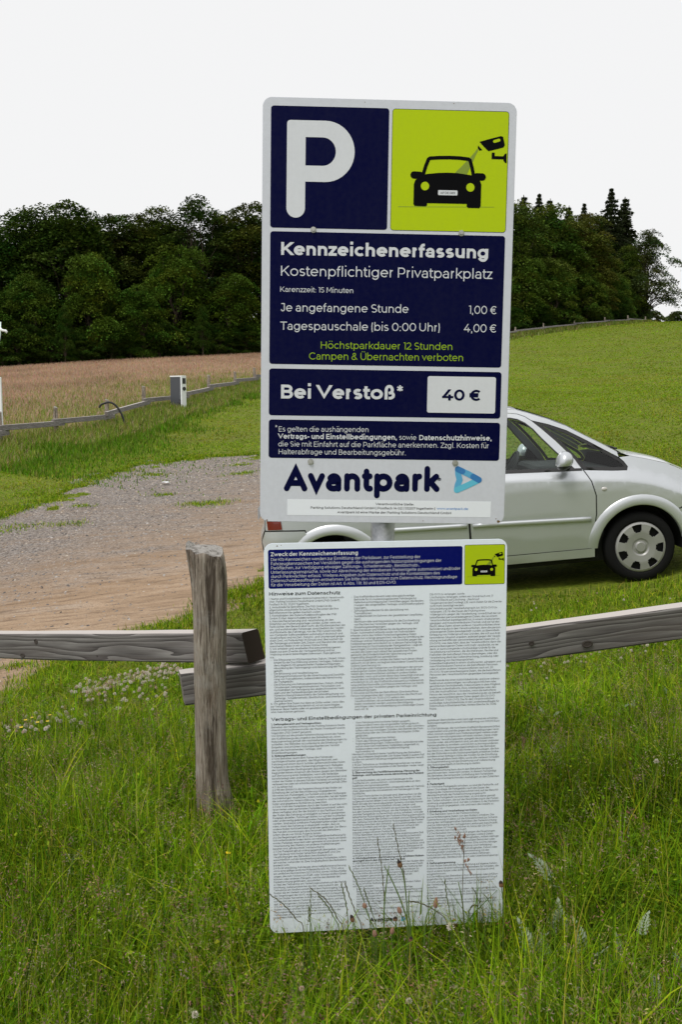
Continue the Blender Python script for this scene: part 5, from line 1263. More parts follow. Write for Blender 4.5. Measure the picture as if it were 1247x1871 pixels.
# undergrowth that closes the foot of both woods
rngu = np.random.default_rng(61); Cs, Ss, Ks = [], [], []
for x0, x1, n in ((-140, 480, 60000), (480, 900, 14000), (900, 1168, 30000)):
    px = rngu.uniform(x0, x1, n); d = rngu.random(n) ** 1.5 * 26 - 1.5
    Yv = np.interp(px, [-300, 0, 240, 475, 700, 940, 1050, 1148, 1247], [98, 98, 103, 108, 112, 110, 118, 130, 140]) + d
    Xv = (px - CX) / F_PX * Yv; hm = (1.0 + .14 * np.clip(d, 0, 26)) * (.45 + 1.1 * vnoise(Xv * .35, Yv * .35, 62))
    Cs.append(np.stack([Xv, Yv, ground_z(Xv, Yv) + hm * rngu.random(n)], 1)); Ss.append(rngu.uniform(.25, .55, n) * (1 + .05 * np.clip(d, 0, 26)))
    Ks.append(np.clip(np.array((.035, .062, .013)) * (1 + .35 * rngu.normal(size=(n, 1))), .006, .2))
V, F, cc = leaf_cards(np.concatenate(Cs), np.concatenate(Ss), rngu, .6, np.concatenate(Ks))
me = np_mesh('undergrowth', V, F, cc); me.materials.append(M_LEAF); o = bpy.data.objects.new('undergrowth', me); COL.objects.link(o); o['kind'] = 'stuff'
# ------------------------------------------------------------------ the silver car on the lot
def mat_paint():
    m = mat('silver_paint', (.55, .575, .61), .34, .5, coat=.7); N, L, b = nodes(m)
    b.inputs['Coat Roughness'].default_value = .06
    v = coords(N, L); n = noise(N, L, v, 3, 4, .6); n2 = noise(N, L, v, 900, 1)
    L.new(mixc(N, L, ramp(N, L, n, [(.45, G0), (.8, (.25,) * 3)]), (.575, .60, .635), (.46, .47, .48)), b.inputs['Base Color'])
    L.new(ramp(N, L, n2, [(.3, (.30,) * 3), (.7, (.42,) * 3)]), b.inputs['Roughness'])
    return m
M_PAINT = mat_paint()
M_GLASS = bpy.data.materials.new('car_glass'); M_GLASS.use_nodes = True
_N, _L, _b = nodes(M_GLASS)
_tr = _N.new('ShaderNodeBsdfTransparent'); _tr.inputs[0].default_value = (.84, .92, .885, 1)
_gl = _N.new('ShaderNodeBsdfGlossy'); _gl.inputs['Roughness'].default_value = .03
_fr = _N.new('ShaderNodeFresnel'); _fr.inputs[0].default_value = 1.5
_mx = _N.new('ShaderNodeMixShader'); _L.new(_fr.outputs[0], _mx.inputs[0]); _L.new(_tr.outputs[0], _mx.inputs[1]); _L.new(_gl.outputs[0], _mx.inputs[2])
_L.new(_mx.outputs[0], _N['Material Output'].inputs[0])
M_TRIM = mat('black_trim', (.010, .010, .011), .45); M_DARKIN = mat('car_interior_black', (.008, .008, .009), .8)
M_SEAT = mat('seat_cloth', (.11, .115, .125), .95); M_DASH = mat('dashboard', (.085, .088, .092), .8)
M_TYRE = mat('tyre_rubber', (.007, .007, .0075), .9, spec=.2); M_COVER = mat('wheel_cover', (.36, .36, .355), .42, .35)
M_TAIL = mat('tail_lamp_red', (.16, .004, .004), .15, coat=1.0); M_LAMP = mat('headlamp_clear', (.5, .52, .54), .12, .5, coat=1.0)
M_IND = mat('indicator_lens', (.52, .50, .48), .2, coat=1.0); M_CHROME = mat('chrome', (.6, .6, .6), .15, 1.0)

_CR = ([-.65, 0, 1.5, 1.9, 2.23, 2.57, 2.76, 2.93, 3.1, 3.3, 3.45], [.985, .99, .99, .963, .932, .892, .846, .777, .70, .60, .5])
_UP = ([0, .02, .09, .14, .3, .5, .6, .66, .8], [0, .013, .078, .100, .165, .245, .292, .335, .47])
_DN = ([0, .02, .1, .3, .5, .7, .9], [0, -.008, -.018, -.02, -.002, .04, .11])
def side_y(u, z):
    """half width of the body at length u, height z"""
    d = z - np.interp(u, *_CR)
    y = .822 - (np.interp(d, *_UP) if d >= 0 else np.interp(-d, *_DN))
    if u > 2.45: s = (u - 2.45) / .97; y -= .05 * s * s + .22 * s ** 6
    if u < -.02: s = (-.02 - u) / .61; y -= .05 * s * s + .12 * s ** 5
    return y
WR = .306
def arc(cx, r, a0, a1, n=14): return [(cx + r * math.cos(R(a0 + (a1 - a0) * k / n)), WR + r * math.sin(R(a0 + (a1 - a0) * k / n))) for k in range(n + 1)]
def dens(poly, step=.05):
    out = []
    for i, a in enumerate(poly):
        b = poly[(i + 1) % len(poly)]; n = max(1, int(math.hypot(b[0] - a[0], b[1] - a[1]) / step))
        out += [(a[0] + (b[0] - a[0]) * k / n, a[1] + (b[1] - a[1]) * k / n) for k in range(n)]
    return out
def smooth_poly(poly):
    return poly
def patch(mb, poly, side, off=0.0, hole=None, mi=0, grid=.06, flip=False):
    """a panel cut to its side-view outline and pressed onto the body surface"""
    p = dens(poly); n = len(p); edges = [(i, (i + 1) % n) for i in range(n)]; pts = [Vector(q) for q in p]
    h = dens(hole) if hole else []
    if h:
        edges += [(n + i, n + (i + 1) % len(h)) for i in range(len(h))]; pts += [Vector(q) for q in h]
    us = [q[0] for q in p]; zs = [q[1] for q in p]
    gx, gy = np.meshgrid(np.arange(min(us) + .02, max(us), grid), np.arange(min(zs) + .02, max(zs), grid * .7))
    gx, gy = gx.ravel(), gy.ravel(); k = in_poly(gx, gy, p)
    bd = seg_dist(gx, gy, p + [p[0]]) > .018
    if h: k &= ~in_poly(gx, gy, h); bd &= seg_dist(gx, gy, h + [h[0]]) > .018
    k &= bd
    pts += [Vector((a, b)) for a, b in zip(gx[k], gy[k])]
    cu = np.arange(min(us) + .02, max(us), .035)               # extra rows where the shoulder line runs
    for dz in (.012, -.004, -.022, .05):
        cz = np.interp(cu, *_CR) + dz; k2 = in_poly(cu, cz, p) & (seg_dist(cu, cz, p + [p[0]]) > .012)
        if h: k2 &= ~in_poly(cu, cz, h) & (seg_dist(cu, cz, h + [h[0]]) > .012)
        pts += [Vector((a, b)) for a, b in zip(cu[k2], cz[k2])]
    r = delaunay_2d_cdt(pts, edges, [], 0, 1e-6)
    V = r[0]; cen = np.array([[sum(V[i].x for i in f) / len(f), sum(V[i].y for i in f) / len(f)] for f in r[2]])
    ok = in_poly(cen[:, 0], cen[:, 1], p)
    if h: ok &= ~in_poly(cen[:, 0], cen[:, 1], h)
    F = [tuple(f) if side < 0 else tuple(f)[::-1] for f, o_ in zip(r[2], ok) if o_]
    mb.add([(v.x, side * (side_y(v.x, v.y) + off), v.y) for v in V], F, mi)

def belt(u): return 1.063 - .065 * (u - 1.531)
FRAME = [(2.191, 1.014), (2.141, 1.105), (2.0, 1.277), (1.893, 1.393), (1.821, 1.464), (1.772, 1.503), (1.709, 1.532), (1.593, 1.554)]
SEAM = [(2.2, .337), (2.229, .464), (2.259, .632), (2.268, .79), (2.24, .911)]
G1H = [(2.127, 1.026), (2.062, 1.106), (1.991, 1.185), (1.944, 1.243), (1.885, 1.314), (1.827, 1.393), (1.767, 1.451), (1.705, 1.49), (1.641, 1.508), (1.5, 1.517), (1.23, 1.517), (1.245, belt(1.245))]
QUAR = [(2.207, 1.010), (2.141, 1.109), (2.0, 1.283), (1.893, 1.400), (1.826, 1.463), (1.961, 1.419), (2.113, 1.351), (2.261, 1.257), (2.409, 1.157), (2.52, 1.08), (2.556, 1.044), (2.582, 1.0), (2.569, .973), (2.445, .982)]
RG = [(1.085, 1.517), (.30, 1.49), (.25, 1.42), (.33, 1.145), (1.10, 1.09)]
QG = [(.09, 1.44), (-.18, 1.39), (-.33, 1.26), (-.31, 1.19), (.16, 1.155)]
CANT = [(-.50, .31), (-.585, .5), (-.605, .66), (-.568, .76), (-.545, 1.0), (-.52, 1.25), (-.42, 1.43), (-.25, 1.53), (.2, 1.58), (.8, 1.60), (1.3, 1.602), (1.592, 1.587), (1.715, 1.567), (1.796, 1.536), (1.967, 1.464), (2.117, 1.39), (2.265, 1.292), (2.414, 1.198), (2.515, 1.13), (2.62, 1.088), (2.78, 1.042), (2.946, .987), (3.03, .944), (3.15, .88), (3.25, .80), (3.34, .71), (3.40, .60), (3.42, .48), (3.40, .36), (3.33, .26)]
def shrink(poly, d):
    c = Vector((sum(p[0] for p in poly) / len(poly), sum(p[1] for p in poly) / len(poly))); n = len(poly); out = []
    ar = sum(poly[i][0] * poly[(i + 1) % n][1] - poly[(i + 1) % n][0] * poly[i][1] for i in range(n)); sg = 1 if ar > 0 else -1
    for i in range(n):
        a, b, c_ = Vector(poly[i - 1]), Vector(poly[i]), Vector(poly[(i + 1) % n])
        t0, t1 = (b - a).normalized(), (c_ - b).normalized(); n0, n1 = Vector((-t0.y, t0.x)) * sg, Vector((-t1.y, t1.x)) * sg
        m = (n0 + n1); m = m.normalized() if m.length > .2 else n0
        out.append(tuple(b + m * d / max(.45, m.dot(n0))))
    return out

def spline(path, n=4):
    out = []; P_ = [Vector(p) for p in path]
    for i in range(len(P_) - 1):
        p0, p1, p2, p3 = P_[max(i - 1, 0)], P_[i], P_[i + 1], P_[min(i + 2, len(P_) - 1)]
        for k in range(n):
            f = k / n; out.append(.5 * ((2 * p1) + (p2 - p0) * f + (2 * p0 - 5 * p1 + 4 * p2 - p3) * f * f + (3 * p1 - p0 - 3 * p2 + p3) * f ** 3))
    out.append(P_[-1]); return out
def crown_strip(mb, path, t0, t1, bulge, off=0.0, nt=14, mi=0, sub=4):
    """skin between the two cant rails along path, t across (-1..1)"""
    S = spline(path, sub); n = len(S); V = []; F = []
    for i, p in enumerate(S):
        tg = (S[min(i + 1, n - 1)] - S[max(i - 1, 0)]).normalized(); nr = Vector((-tg.y, tg.x)); yc = side_y(p.x, p.y)
        b = bulge[0] + (bulge[1] - bulge[0]) * i / (n - 1)
        for k in range(nt + 1):
            t = t0 + (t1 - t0) * k / nt; q = p + nr * (b * max(0.0, 1 - abs(t) ** 2.2) + off)
            V.append((q.x, t * yc, q.y))
    m = nt + 1
    for i in range(n - 1):
        for k in range(nt): F.append((i * m + k, i * m + k + 1, (i + 1) * m + k + 1, (i + 1) * m + k))
    mb.add(V, [f[::-1] for f in F], mi)
def body_normal(x, y, z):
    e = .004; s = 1 if y > 0 else -1
    n = Vector((-(side_y(x + e, z) - side_y(x - e, z)) / (2 * e), s, -(side_y(x, z + e) - side_y(x, z - e)) / (2 * e)))
    n.x *= 1; return Vector((n.x, s, n.z)).normalized()
def part(name, mats, parent, fn, smooth=True):
    mb = MB(); fn(mb); o = mb.build(name, mats, parent, smooth)
    if name in ('door', 'fender', 'quarter_panel', 'roof_rail', 'sill', 'rear_bumper_corner', 'front_bumper_corner', 'window', 'quarter_window', 'tail_lamp', 'headlamp'):
        o.data.normals_split_custom_set_from_vertices([body_normal(*v.co) for v in o.data.vertices])
    return o
def ci(u0, u1):
    """slice of CANT by index"""
    return CANT[u0:u1 + 1]

def wheel(t, u, side):
    y = side * .79
    w = empty('wheel', (u, y, WR), (0, 0, 0 if side < 0 else math.pi)); w.parent = t      # outer face towards -y
    prof = [(.213, .02), (.219, -.012), (.235, -.020), (.27, -.016), (.295, -.004), (.304, .02), (.306, .06), (.306, .14), (.30, .175), (.27, .19), (.213, .17)]
    n = 48; V = []; F = []
    for k in range(n):
        a = 2 * math.pi * k / n
        for j, (r, yy) in enumerate(prof):
            rr = r * (1 - (.006 if j in (5, 6, 7) and k % 2 else 0)); V.append((rr * math.cos(a), yy, rr * math.sin(a)))
    m = len(prof)
    for k in range(n):
        k2 = (k + 1) % n
        for j in range(m - 1): F.append((k * m + j, k * m + j + 1, k2 * m + j + 1, k2 * m + j))
    mesh_obj('tyre', V, F, [M_TYRE], w, True)
    # cover: wide spokes between seven windows near the rim
    rad = [.0, .036, .046, .064, .078, .128, .142, .188, .194, .208, .216]; dep = [-.018, -.018, -.006, -.004, -.014, -.020, -.020, -.016, -.016, -.010, .004]
    na = 7 * 16; V = []; F = []
    for k in range(na):
        a = 2 * math.pi * k / na + .35
        for r, d in zip(rad, dep): V.append((r * math.cos(a), d, r * math.sin(a)))
    m = len(rad)
    for k in range(na):
        k2 = (k + 1) % na; ph = k % 16
        for j in range(m - 1):
            if j == 6 and 4 <= ph < 12: continue
            if j == 5 and 5 <= ph < 11: continue
            if j == 7 and 4 <= ph < 12: continue
            F.append((k * m + j, k2 * m + j, k2 * m + j + 1, k * m + j + 1))
    c = mesh_obj('wheel_cover', V, F, [M_COVER], w, False); md = c.modifiers.new('t', 'SOLIDIFY'); md.thickness = .006; md.offset = -1
    bm = bmesh.new(); bmesh.ops.create_cone(bm, segments=32, radius1=.21, radius2=.21, depth=.02, cap_ends=True, matrix=Matrix.Translation((0, .035, 0)) @ Matrix.Rotation(R(90), 4, 'X')); bm_obj('brake_disc', bm, M_DARKIN, w)
    mb = MB(); ring = [(.024 * math.cos(k * math.pi / 12), -.0195, .024 * math.sin(k * math.pi / 12)) for k in range(25)]
    mb.tube(ring, .0028, 6); mb.tube([(-.022, -.0195, .006), (.004, -.0195, .002), (-.004, -.0195, -.003), (.022, -.0195, -.006)], .002, 5)
    mb.build('hub_emblem', M_CHROME, w, True)
    mb = MB()
    for k in range(5):
        a = k * 1.2566 + .3; mb.tube([(.052 * math.cos(a), -.003, .052 * math.sin(a)), (.052 * math.cos(a), -.014, .052 * math.sin(a))], [.008, .007], 6)
    mb.build('lug_covers', M_COVER, w)

def parked_car():
    o = P(620, 1118, 8.14); loc = Vector((o.x, 8.955, o.z))
    t = tag(empty('parked_car', loc, (0, -math.atan2(55, 556), 0)), 'silver compact family car parked behind the signs, nose to the right', 'car')
    PT = [M_PAINT]
    for s in (-1, 1):
        B1 = [(1.19, .343)] + SEAM + FRAME + [(1.3, 1.562), (1.14, 1.562), (1.165, 1.1), (1.19, .95)]
        d1 = part('door', PT, t, lambda mb: patch(mb, B1, s, 0, G1H))
        part('window', [M_GLASS], d1, lambda mb: patch(mb, shrink(G1H, .006), s, -.006))
        part('window_seal', [M_TRIM], d1, lambda mb: patch(mb, shrink(G1H, -.002), s, .0015, shrink(G1H, .010)))
        part('belt_strip', [M_TRIM], d1, lambda mb: patch(mb, [(2.19, 1.006), (2.185, 1.026), (1.19, 1.092), (1.185, 1.066)], s, .004))
        part('mirror_triangle', [M_TRIM], d1, lambda mb: patch(mb, [(2.118, 1.033), (2.062, 1.104), (2.01, 1.163), (1.99, 1.10), (1.985, 1.04)], s, .001))
        def strip(mb, u0, u1, z0, z1):
            prof = [(-.021, .0), (-.017, .012), (-.006, .017), (.008, .016), (.019, .010), (.021, .0)]; V = []; F = []; n = 12
            for i in range(n + 1):
                u = u0 + (u1 - u0) * i / n; z = z0 + (z1 - z0) * i / n
                for dz, dy in prof: V.append((u, s * (side_y(u, z + dz) + dy), z + dz))
            for i in range(n):
                for j in range(5): F.append((i * 6 + j, (i + 1) * 6 + j, (i + 1) * 6 + j + 1, i * 6 + j + 1))
            F += [tuple(range(6)), tuple(range(n * 6, n * 6 + 6))[::-1]]
            mb.add(V, F if s < 0 else [f[::-1] for f in F])
        part('side_moulding', PT, d1, lambda mb: strip(mb, 1.21, 2.215, .634, .592))
        def handle(mb, u):
            z = .935; y = side_y(u, z)
            mb.tube([(u - .09, s * (y + .004), z), (u - .06, s * (y + .03), z + .004), (u + .06, s * (y + .03), z + .002), (u + .09, s * (y + .004), z - .003)], [.010, .014, .014, .010], 8)
        part('handle', PT, d1, lambda mb: handle(mb, 1.36))
        # mirror
        mi_ = empty('mirror', (2.0, s * .90, 1.108)); mi_.parent = t
        for nm, mm, z0, z1 in (('mirror_shell', M_PAINT, -.035, .2), ('mirror_foot', M_TRIM, -.2, -.035)):
            bm = bmesh.new(); bmesh.ops.create_uvsphere(bm, u_segments=24, v_segments=16, radius=1)
            for v in bm.verts:
                x, y, z = v.co; w_ = 1 if x > 0 else .72
                v.co = Vector((x * .084 * w_ + .012 * z, y * .10, z * (.086 if z > 0 else .075)))
            bmesh.ops.bisect_plane(bm, geom=bm.verts[:] + bm.edges[:] + bm.faces[:], plane_co=(0, 0, -.035), plane_no=(0, 0, 1 if z0 < -.1 else -1), clear_outer=True)
            bmesh.ops.holes_fill(bm, edges=[e for e in bm.edges if e.is_boundary])
            bm_obj(nm, bm, mm, mi_, True)
        part('mirror_arm', [M_TRIM], mi_, lambda mb: mb.tube([(0.03, 0, -.05), (.05, -s * .12, -.06)], [.03, .03], 8))
        # rear door
        B2 = [(1.172, .343), (1.172, .95), (1.147, 1.1), (1.122, 1.562), (.8, 1.56), (.3, 1.535), (.19, 1.515), (.145, 1.45), (.19, 1.3), (.27, 1.1), (.295, .9), (.36, .70), (.41, .56), (.455, .40), (.455, .343)]
        d2 = part('door', PT, t, lambda mb: patch(mb, B2, s, 0, RG))
        part('window', [M_GLASS], d2, lambda mb: patch(mb, shrink(RG, .006), s, -.006))
        part('window_seal', [M_TRIM], d2, lambda mb: patch(mb, shrink(RG, -.002), s, .0015, shrink(RG, .012)))
        part('side_moulding', PT, d2, lambda mb: strip(mb, .40, 1.16, .665, .636))
        part('handle', PT, d2, lambda mb: handle(mb, .46))
        # fender with the fixed front quarter light
        FE = [(2.212, .337)] + [(u + .010, z) for u, z in SEAM[1:]] + [(2.205, 1.006)] + [(2.445, .978), (2.572, .969), (2.587, 1.0), (2.56, 1.047), (2.526, 1.083), (2.62, 1.085), (2.78, 1.040), (2.946, .985), (3.03, .942), (3.15, .878), (3.2, .82), (3.12, .70), (2.985, .615)] + arc(2.63, .395, 50, 180, 18) + [(2.235, .27), (2.212, .27)]
        fe = part('fender', PT, t, lambda mb: patch(mb, FE, s))
        part('quarter_window', [M_GLASS], fe, lambda mb: patch(mb, shrink(QUAR, .02), s, -.004))
        part('window_seal', [M_TRIM], fe, lambda mb: patch(mb, shrink(QUAR, -.001), s, -.001, shrink(QUAR, .026)))
        def ind(mb):
            z, u = .837, 2.345; y = side_y(u, z); V = [(u, s * (y + .010), z)]; F = []
            for j, (r, d) in enumerate(((.6, .008), (1, .0))):
                for k in range(16): V.append((u + .026 * r * math.cos(k * math.pi / 8), s * (y + d), z + .018 * r * math.sin(k * math.pi / 8)))
            for k in range(16):
                k2 = (k + 1) % 16; F.append((0, 1 + k, 1 + k2)); F.append((1 + k, 17 + k, 17 + k2, 1 + k2))
            mb.add(V, F)
        part('indicator', [M_IND], fe, ind)
        def flare(mb, c, a0, a1, front):
            n = 30; V = []; F = []; pr = [(.368, -.035), (.368, .012), (.376, .017), (.405, .017), (.445, .009), (.458, -.002)]
            for i in range(n + 1):
                a = R(a0 + (a1 - a0) * i / n)
                fade = min(1, min(i, n - i) / 4 + .25)
                for r, d in pr:
                    u, z = c + r * math.cos(a), WR + r * math.sin(a)
                    V.append((u, s * (side_y(min(max(u, -.6), 3.2), z) + (d * fade if d > 0 else d)), z))
            m = len(pr)
            for i in range(n):
                for j in range(m - 1): F.append((i * m + j, (i + 1) * m + j, (i + 1) * m + j + 1, i * m + j + 1))
            mb.add(V, F if s > 0 else [f[::-1] for f in F])
        part('wheel_arch', PT, fe, lambda mb: flare(mb, 2.63, 8, 176, True))
        QP = [(.465, .27), (.465, .40), (.42, .56), (.37, .70), (.305, .9), (.28, 1.1), (.20, 1.3), (.155, 1.45), (.20, 1.512), (.0, 1.505), (-.1, 1.488), (-.3, 1.42), (-.42, 1.30), (-.505, 1.15), (-.545, 1.0), (-.562, .87), (-.568, .753), (-.42, .751), (-.215, .738)] + arc(0, .395, 118, 0, 18) + [(.395, .27)]
        q = part('quarter_panel', PT, t, lambda mb: patch(mb, QP, s, 0, QG))
        part('quarter_window', [M_GLASS], q, lambda mb: patch(mb, shrink(QG, .005), s, -.004))
        part('window_seal', [M_TRIM], q, lambda mb: patch(mb, shrink(QG, -.002), s, .001, shrink(QG, .012)))
        part('wheel_arch', PT, q, lambda mb: flare(mb, 0, 4, 172, False))
        part('tail_lamp', [M_TAIL], t, lambda mb: patch(mb, [(-.415, .757), (-.542, .757), (-.545, .87), (-.535, 1.0), (-.51, 1.14), (-.46, 1.12), (-.43, .95)], s, .007))
        part('rear_bumper_corner', PT, t, lambda mb: patch(mb, [(-.22, .728), (-.42, .741), (-.568, .744), (-.605, .66), (-.585, .5), (-.50, .31), (-.385, .30)] + arc(0, .395, 182, 120, 10), s, .010))
        part('front_bumper_corner', PT, t, lambda mb: patch(mb, arc(2.63, .395, 0, 47, 8) + [(2.99, .607), (3.125, .692), (3.2, .64), (3.36, .655), (3.40, .60), (3.42, .48), (3.40, .36), (3.33, .26), (3.03, .26)], s, .004))
        part('headlamp', [M_LAMP], t, lambda mb: patch(mb, [(3.125, .695), (3.2, .82), (3.25, .798), (3.335, .71), (3.36, .66), (3.2, .645)], s, .003))
        part('sill', PT, t, lambda mb: patch(mb, [(.40, .262), (2.235, .258), (2.235, .334), (.40, .340)], s, .008))
        part('roof_rail', PT, t, lambda mb: patch(mb, ci(5, 18) + [(2.522, 1.086)] + [(2.409, 1.161), (2.261, 1.261), (2.113, 1.355), (1.961, 1.423), (1.824, 1.468), (1.775, 1.507), (1.711, 1.536), (1.594, 1.558), (1.3, 1.566), (.8, 1.564), (.3, 1.54), (.0, 1.509), (-.1, 1.492), (-.3, 1.424), (-.425, 1.30)], s))
        part('pillar_trim', [M_TRIM], t, lambda mb: patch(mb, [(1.10, 1.10), (1.24, 1.08), (1.23, 1.53), (1.08, 1.53)], s, -.010))
        # dark lining behind the panels, so shut lines read dark
        LIN = [(.40, .27), (2.24, .27)] + arc(2.63, .375, 174, 40, 14) + [(3.2, .66), (3.15, .86), (3.0, .94), (2.78, 1.03), (2.60, 1.06), (2.58, .96), (2.2, .99), (1.2, 1.07), (-.3, 1.13), (-.49, 1.0), (-.52, .72), (-.45, .42), (-.38, .32)] + arc(0, .375, 178, 6, 16)
        part('inner_lining', [M_DARKIN], t, lambda mb: patch(mb, LIN, s, -.014, grid=.1))
    for u in (0, 2.63):
        for s in (-1, 1):
            wheel(t, u, s)
        for s in (-1, 1):
            mb = MB(); V = []; F = []; n = 20
            for i in range(n + 1):
                a = R(-8 + 196 * i / n)
                for yy in (.80, .50): V.append((u + .374 * math.cos(a), s * yy, WR + .374 * math.sin(a)))
            for i in range(n): F.append((2 * i, 2 * i + 1, 2 * i + 3, 2 * i + 2))
            F.append(tuple(range(1, 2 * n + 2, 2))); mb.add(V, F); mb.build('wheel_well', M_DARKIN, t)
    part('rear_bumper', PT, t, lambda mb: crown_strip(mb, ci(0, 3), -1.014, 1.014, (.05, .05), .004))
    tg = part('tailgate', PT, t, lambda mb: crown_strip(mb, ci(3, 5), -1.01, 1.01, (.05, .055), .002))
    part('rear_window', [M_GLASS], tg, lambda mb: crown_strip(mb, ci(5, 7), -.93, .93, (.055, .055)))
    part('tailgate_frame', PT, tg, lambda mb: (crown_strip(mb, ci(5, 7), -1, -.93, (.055, .055), nt=3), crown_strip(mb, ci(5, 7), .93, 1, (.055, .055), nt=3)))
    def plate(mb):
        mb.add([(-.665, -.26, .80), (-.665, .26, .80), (-.655, .26, .91), (-.655, -.26, .91)], [(0, 1, 2, 3)])
    part('number_plate', [M_WHITE], t, plate, False)
    part('roof', PT, t, lambda mb: crown_strip(mb, ci(7, 12), -1, 1, (.055, .035)))
    part('windscreen', [M_GLASS], t, lambda mb: crown_strip(mb, ci(12, 18), -.93, .93, (.035, .05)))
    part('windscreen_pillars', PT, t, lambda mb: (crown_strip(mb, ci(12, 18), -1, -.925, (.035, .05), .002, 3), crown_strip(mb, ci(12, 18), .925, 1, (.035, .05), .002, 3)))
    part('cowl', [M_TRIM], t, lambda mb: crown_strip(mb, [CANT[18], (2.565, 1.107)], -.97, .97, (.045, .04), -.006))
    for y0, y1 in ((-.62, -.02), (-.02, .55)):
        part('wiper', [M_TRIM], t, lambda mb: mb.tube([(2.53, y0, 1.155), (2.50, (y0 + y1) / 2, 1.178), (2.47, y1, 1.205)], .009, 6))
    bn = part('bonnet', PT, t, lambda mb: crown_strip(mb, [(2.55, 1.118)] + ci(19, 23), -1, 1, (.04, .05)))
    part('front_panel', PT, t, lambda mb: crown_strip(mb, ci(23, 29), -1, 1, (.05, .07)))
    def grille(mb):
        for i in range(4):
            V = []; n = 12
            for k in range(n + 1):
                y = -.42 + .84 * k / n; V += [(3.425 + .075 * (1 - (y / .6) ** 2) - .02 * i, y, .62 + .028 * i), (3.425 + .075 * (1 - (y / .6) ** 2) - .02 * i, y, .638 + .028 * i)]
            mb.add(V, [(2 * k, 2 * k + 2, 2 * k + 3, 2 * k + 1) for k in range(n)])
    part('grille', [M_TRIM], t, grille, False)
    # cabin
    bm = bmesh.new(); box_bm(bm, (-.45, -.70, .20), (2.9, .70, .46), .03); bm_obj('underbody', bm, M_DARKIN, t)
    bm = bmesh.new(); box_bm(bm, (1.88, -.68, .62), (2.52, .68, 1.0), .07, 3)
    for v in bm.verts:
        if v.co.x < 2.1 and v.co.z > .8: v.co.z += .04
    bm_obj('dashboard', bm, M_DASH, t)
    for y in (-.36, .36):
        st = empty('seat', (1.15, y, .46)); st.parent = t
        bm = bmesh.new(); box_bm(bm, (-.05, -.25, .0), (.52, .25, .20), .06, 3); bm_obj('cushion', bm, M_SEAT, st, True)
        bm = bmesh.new(); box_bm(bm, (-.12, -.24, .12), (.04, .24, .68), .06, 3)
        for v in bm.verts: v.co.x -= (v.co.z - .12) * .28
        bm_obj('backrest', bm, M_SEAT, st, True)
        bm = bmesh.new(); box_bm(bm, (-.30, -.13, .71), (-.20, .13, .90), .04, 3); bm_obj('headrest', bm, M_SEAT, st, True)
    rs = empty('rear_bench', (.30, 0, .46)); rs.parent = t
    bm = bmesh.new(); box_bm(bm, (-.05, -.62, .0), (.5, .62, .20), .06, 3); bm_obj('cushion', bm, M_SEAT, rs, True)
    bm = bmesh.new(); box_bm(bm, (-.2, -.62, .1), (-.05, .62, .66), .05, 3); bm_obj('backrest', bm, M_SEAT, rs, True)
    sw = empty('steering_wheel', (1.76, .36, .98), (0, R(-62), 0)); sw.parent = t
    mb = MB(); rg = [(.185 * math.cos(k * math.pi / 16), .185 * math.sin(k * math.pi / 16), 0) for k in range(33)]; mb.tube(rg, .016, 8); mb.build('rim', M_DASH, sw, True)
    mb = MB(); mb.tube([(-.17, 0, 0), (0, 0, -.02), (.17, 0, 0)], [.016, .06, .016], 8); mb.tube([(0, 0, -.02), (0, -.17, 0)], [.03, .016], 8); mb.build('hub', M_DASH, sw, True)
    bm = bmesh.new(); box_bm(bm, (1.90, -.11, 1.40), (1.93, .11, 1.47), .012); bm_obj('rear_view_mirror', bm, M_TRIM, t)
    return t
parked_car()
# ------------------------------------------------------------------ grasses (uncountable) and single plants
def blades(name, X, Y, H, Wd, col, rng, lean=.35, segs=3, curl=1.0, zoff=0.0):
    """bent tapering blades as one mesh"""
    n = len(X); Z = ground_z(X, Y) + zoff
    an = rng.uniform(0, 2 * np.pi, n); ln = np.abs(rng.normal(size=n)) * lean
    dx, dy = np.cos(an), np.sin(an)
    wa = an + np.pi / 2 + rng.normal(size=n) * .5; wx, wy = np.cos(wa), np.sin(wa)
    rows = []
    for i in range(segs + 1):
        f = i / segs; off = H * ln * (f ** (1 + curl)); zz = Z + H * f * (1 - .28 * ln * f) - .01
        w = Wd * .5 * (1 - f ** 1.6) * (1.0 if i else .75)
        cx, cy = X + dx * off, Y + dy * off
        if i < segs:
            rows.append(np.stack([cx - wx * w, cy - wy * w, zz], 1)); rows.append(np.stack([cx + wx * w, cy + wy * w, zz], 1))
        else: rows.append(np.stack([cx, cy, zz], 1))
    k = len(rows); V = np.stack(rows, 1).reshape(-1, 3); b = np.arange(n)[:, None] * k
    F = []
    for i in range(segs - 1):
        F.append(np.stack([b[:, 0] + 2 * i, b[:, 0] + 2 * i + 1, b[:, 0] + 2 * i + 3], 1)); F.append(np.stack([b[:, 0] + 2 * i, b[:, 0] + 2 * i + 3, b[:, 0] + 2 * i + 2], 1))
    F.append(np.stack([b[:, 0] + 2 * segs - 2, b[:, 0] + 2 * segs - 1, b[:, 0] + 2 * segs], 1))
    me = np_mesh(name, V, np.concatenate(F), np.repeat(col, k, 0), True); me.materials.append(M_GRASS)
    o = bpy.data.objects.new(name, me); COL.objects.link(o); o['kind'] = 'stuff'
    tips = rows[-1]
    return o, tips
def tones(n, rng, pal, w, jit=.25):
    pal = np.array(pal); k = rng.choice(len(pal), n, p=np.array(w) / sum(w))
    c = pal[k] * (1 + jit * rng.normal(size=(n, 1))) * (1 + .10 * rng.normal(size=(n, 3)))
    return np.clip(c, .004, .6)
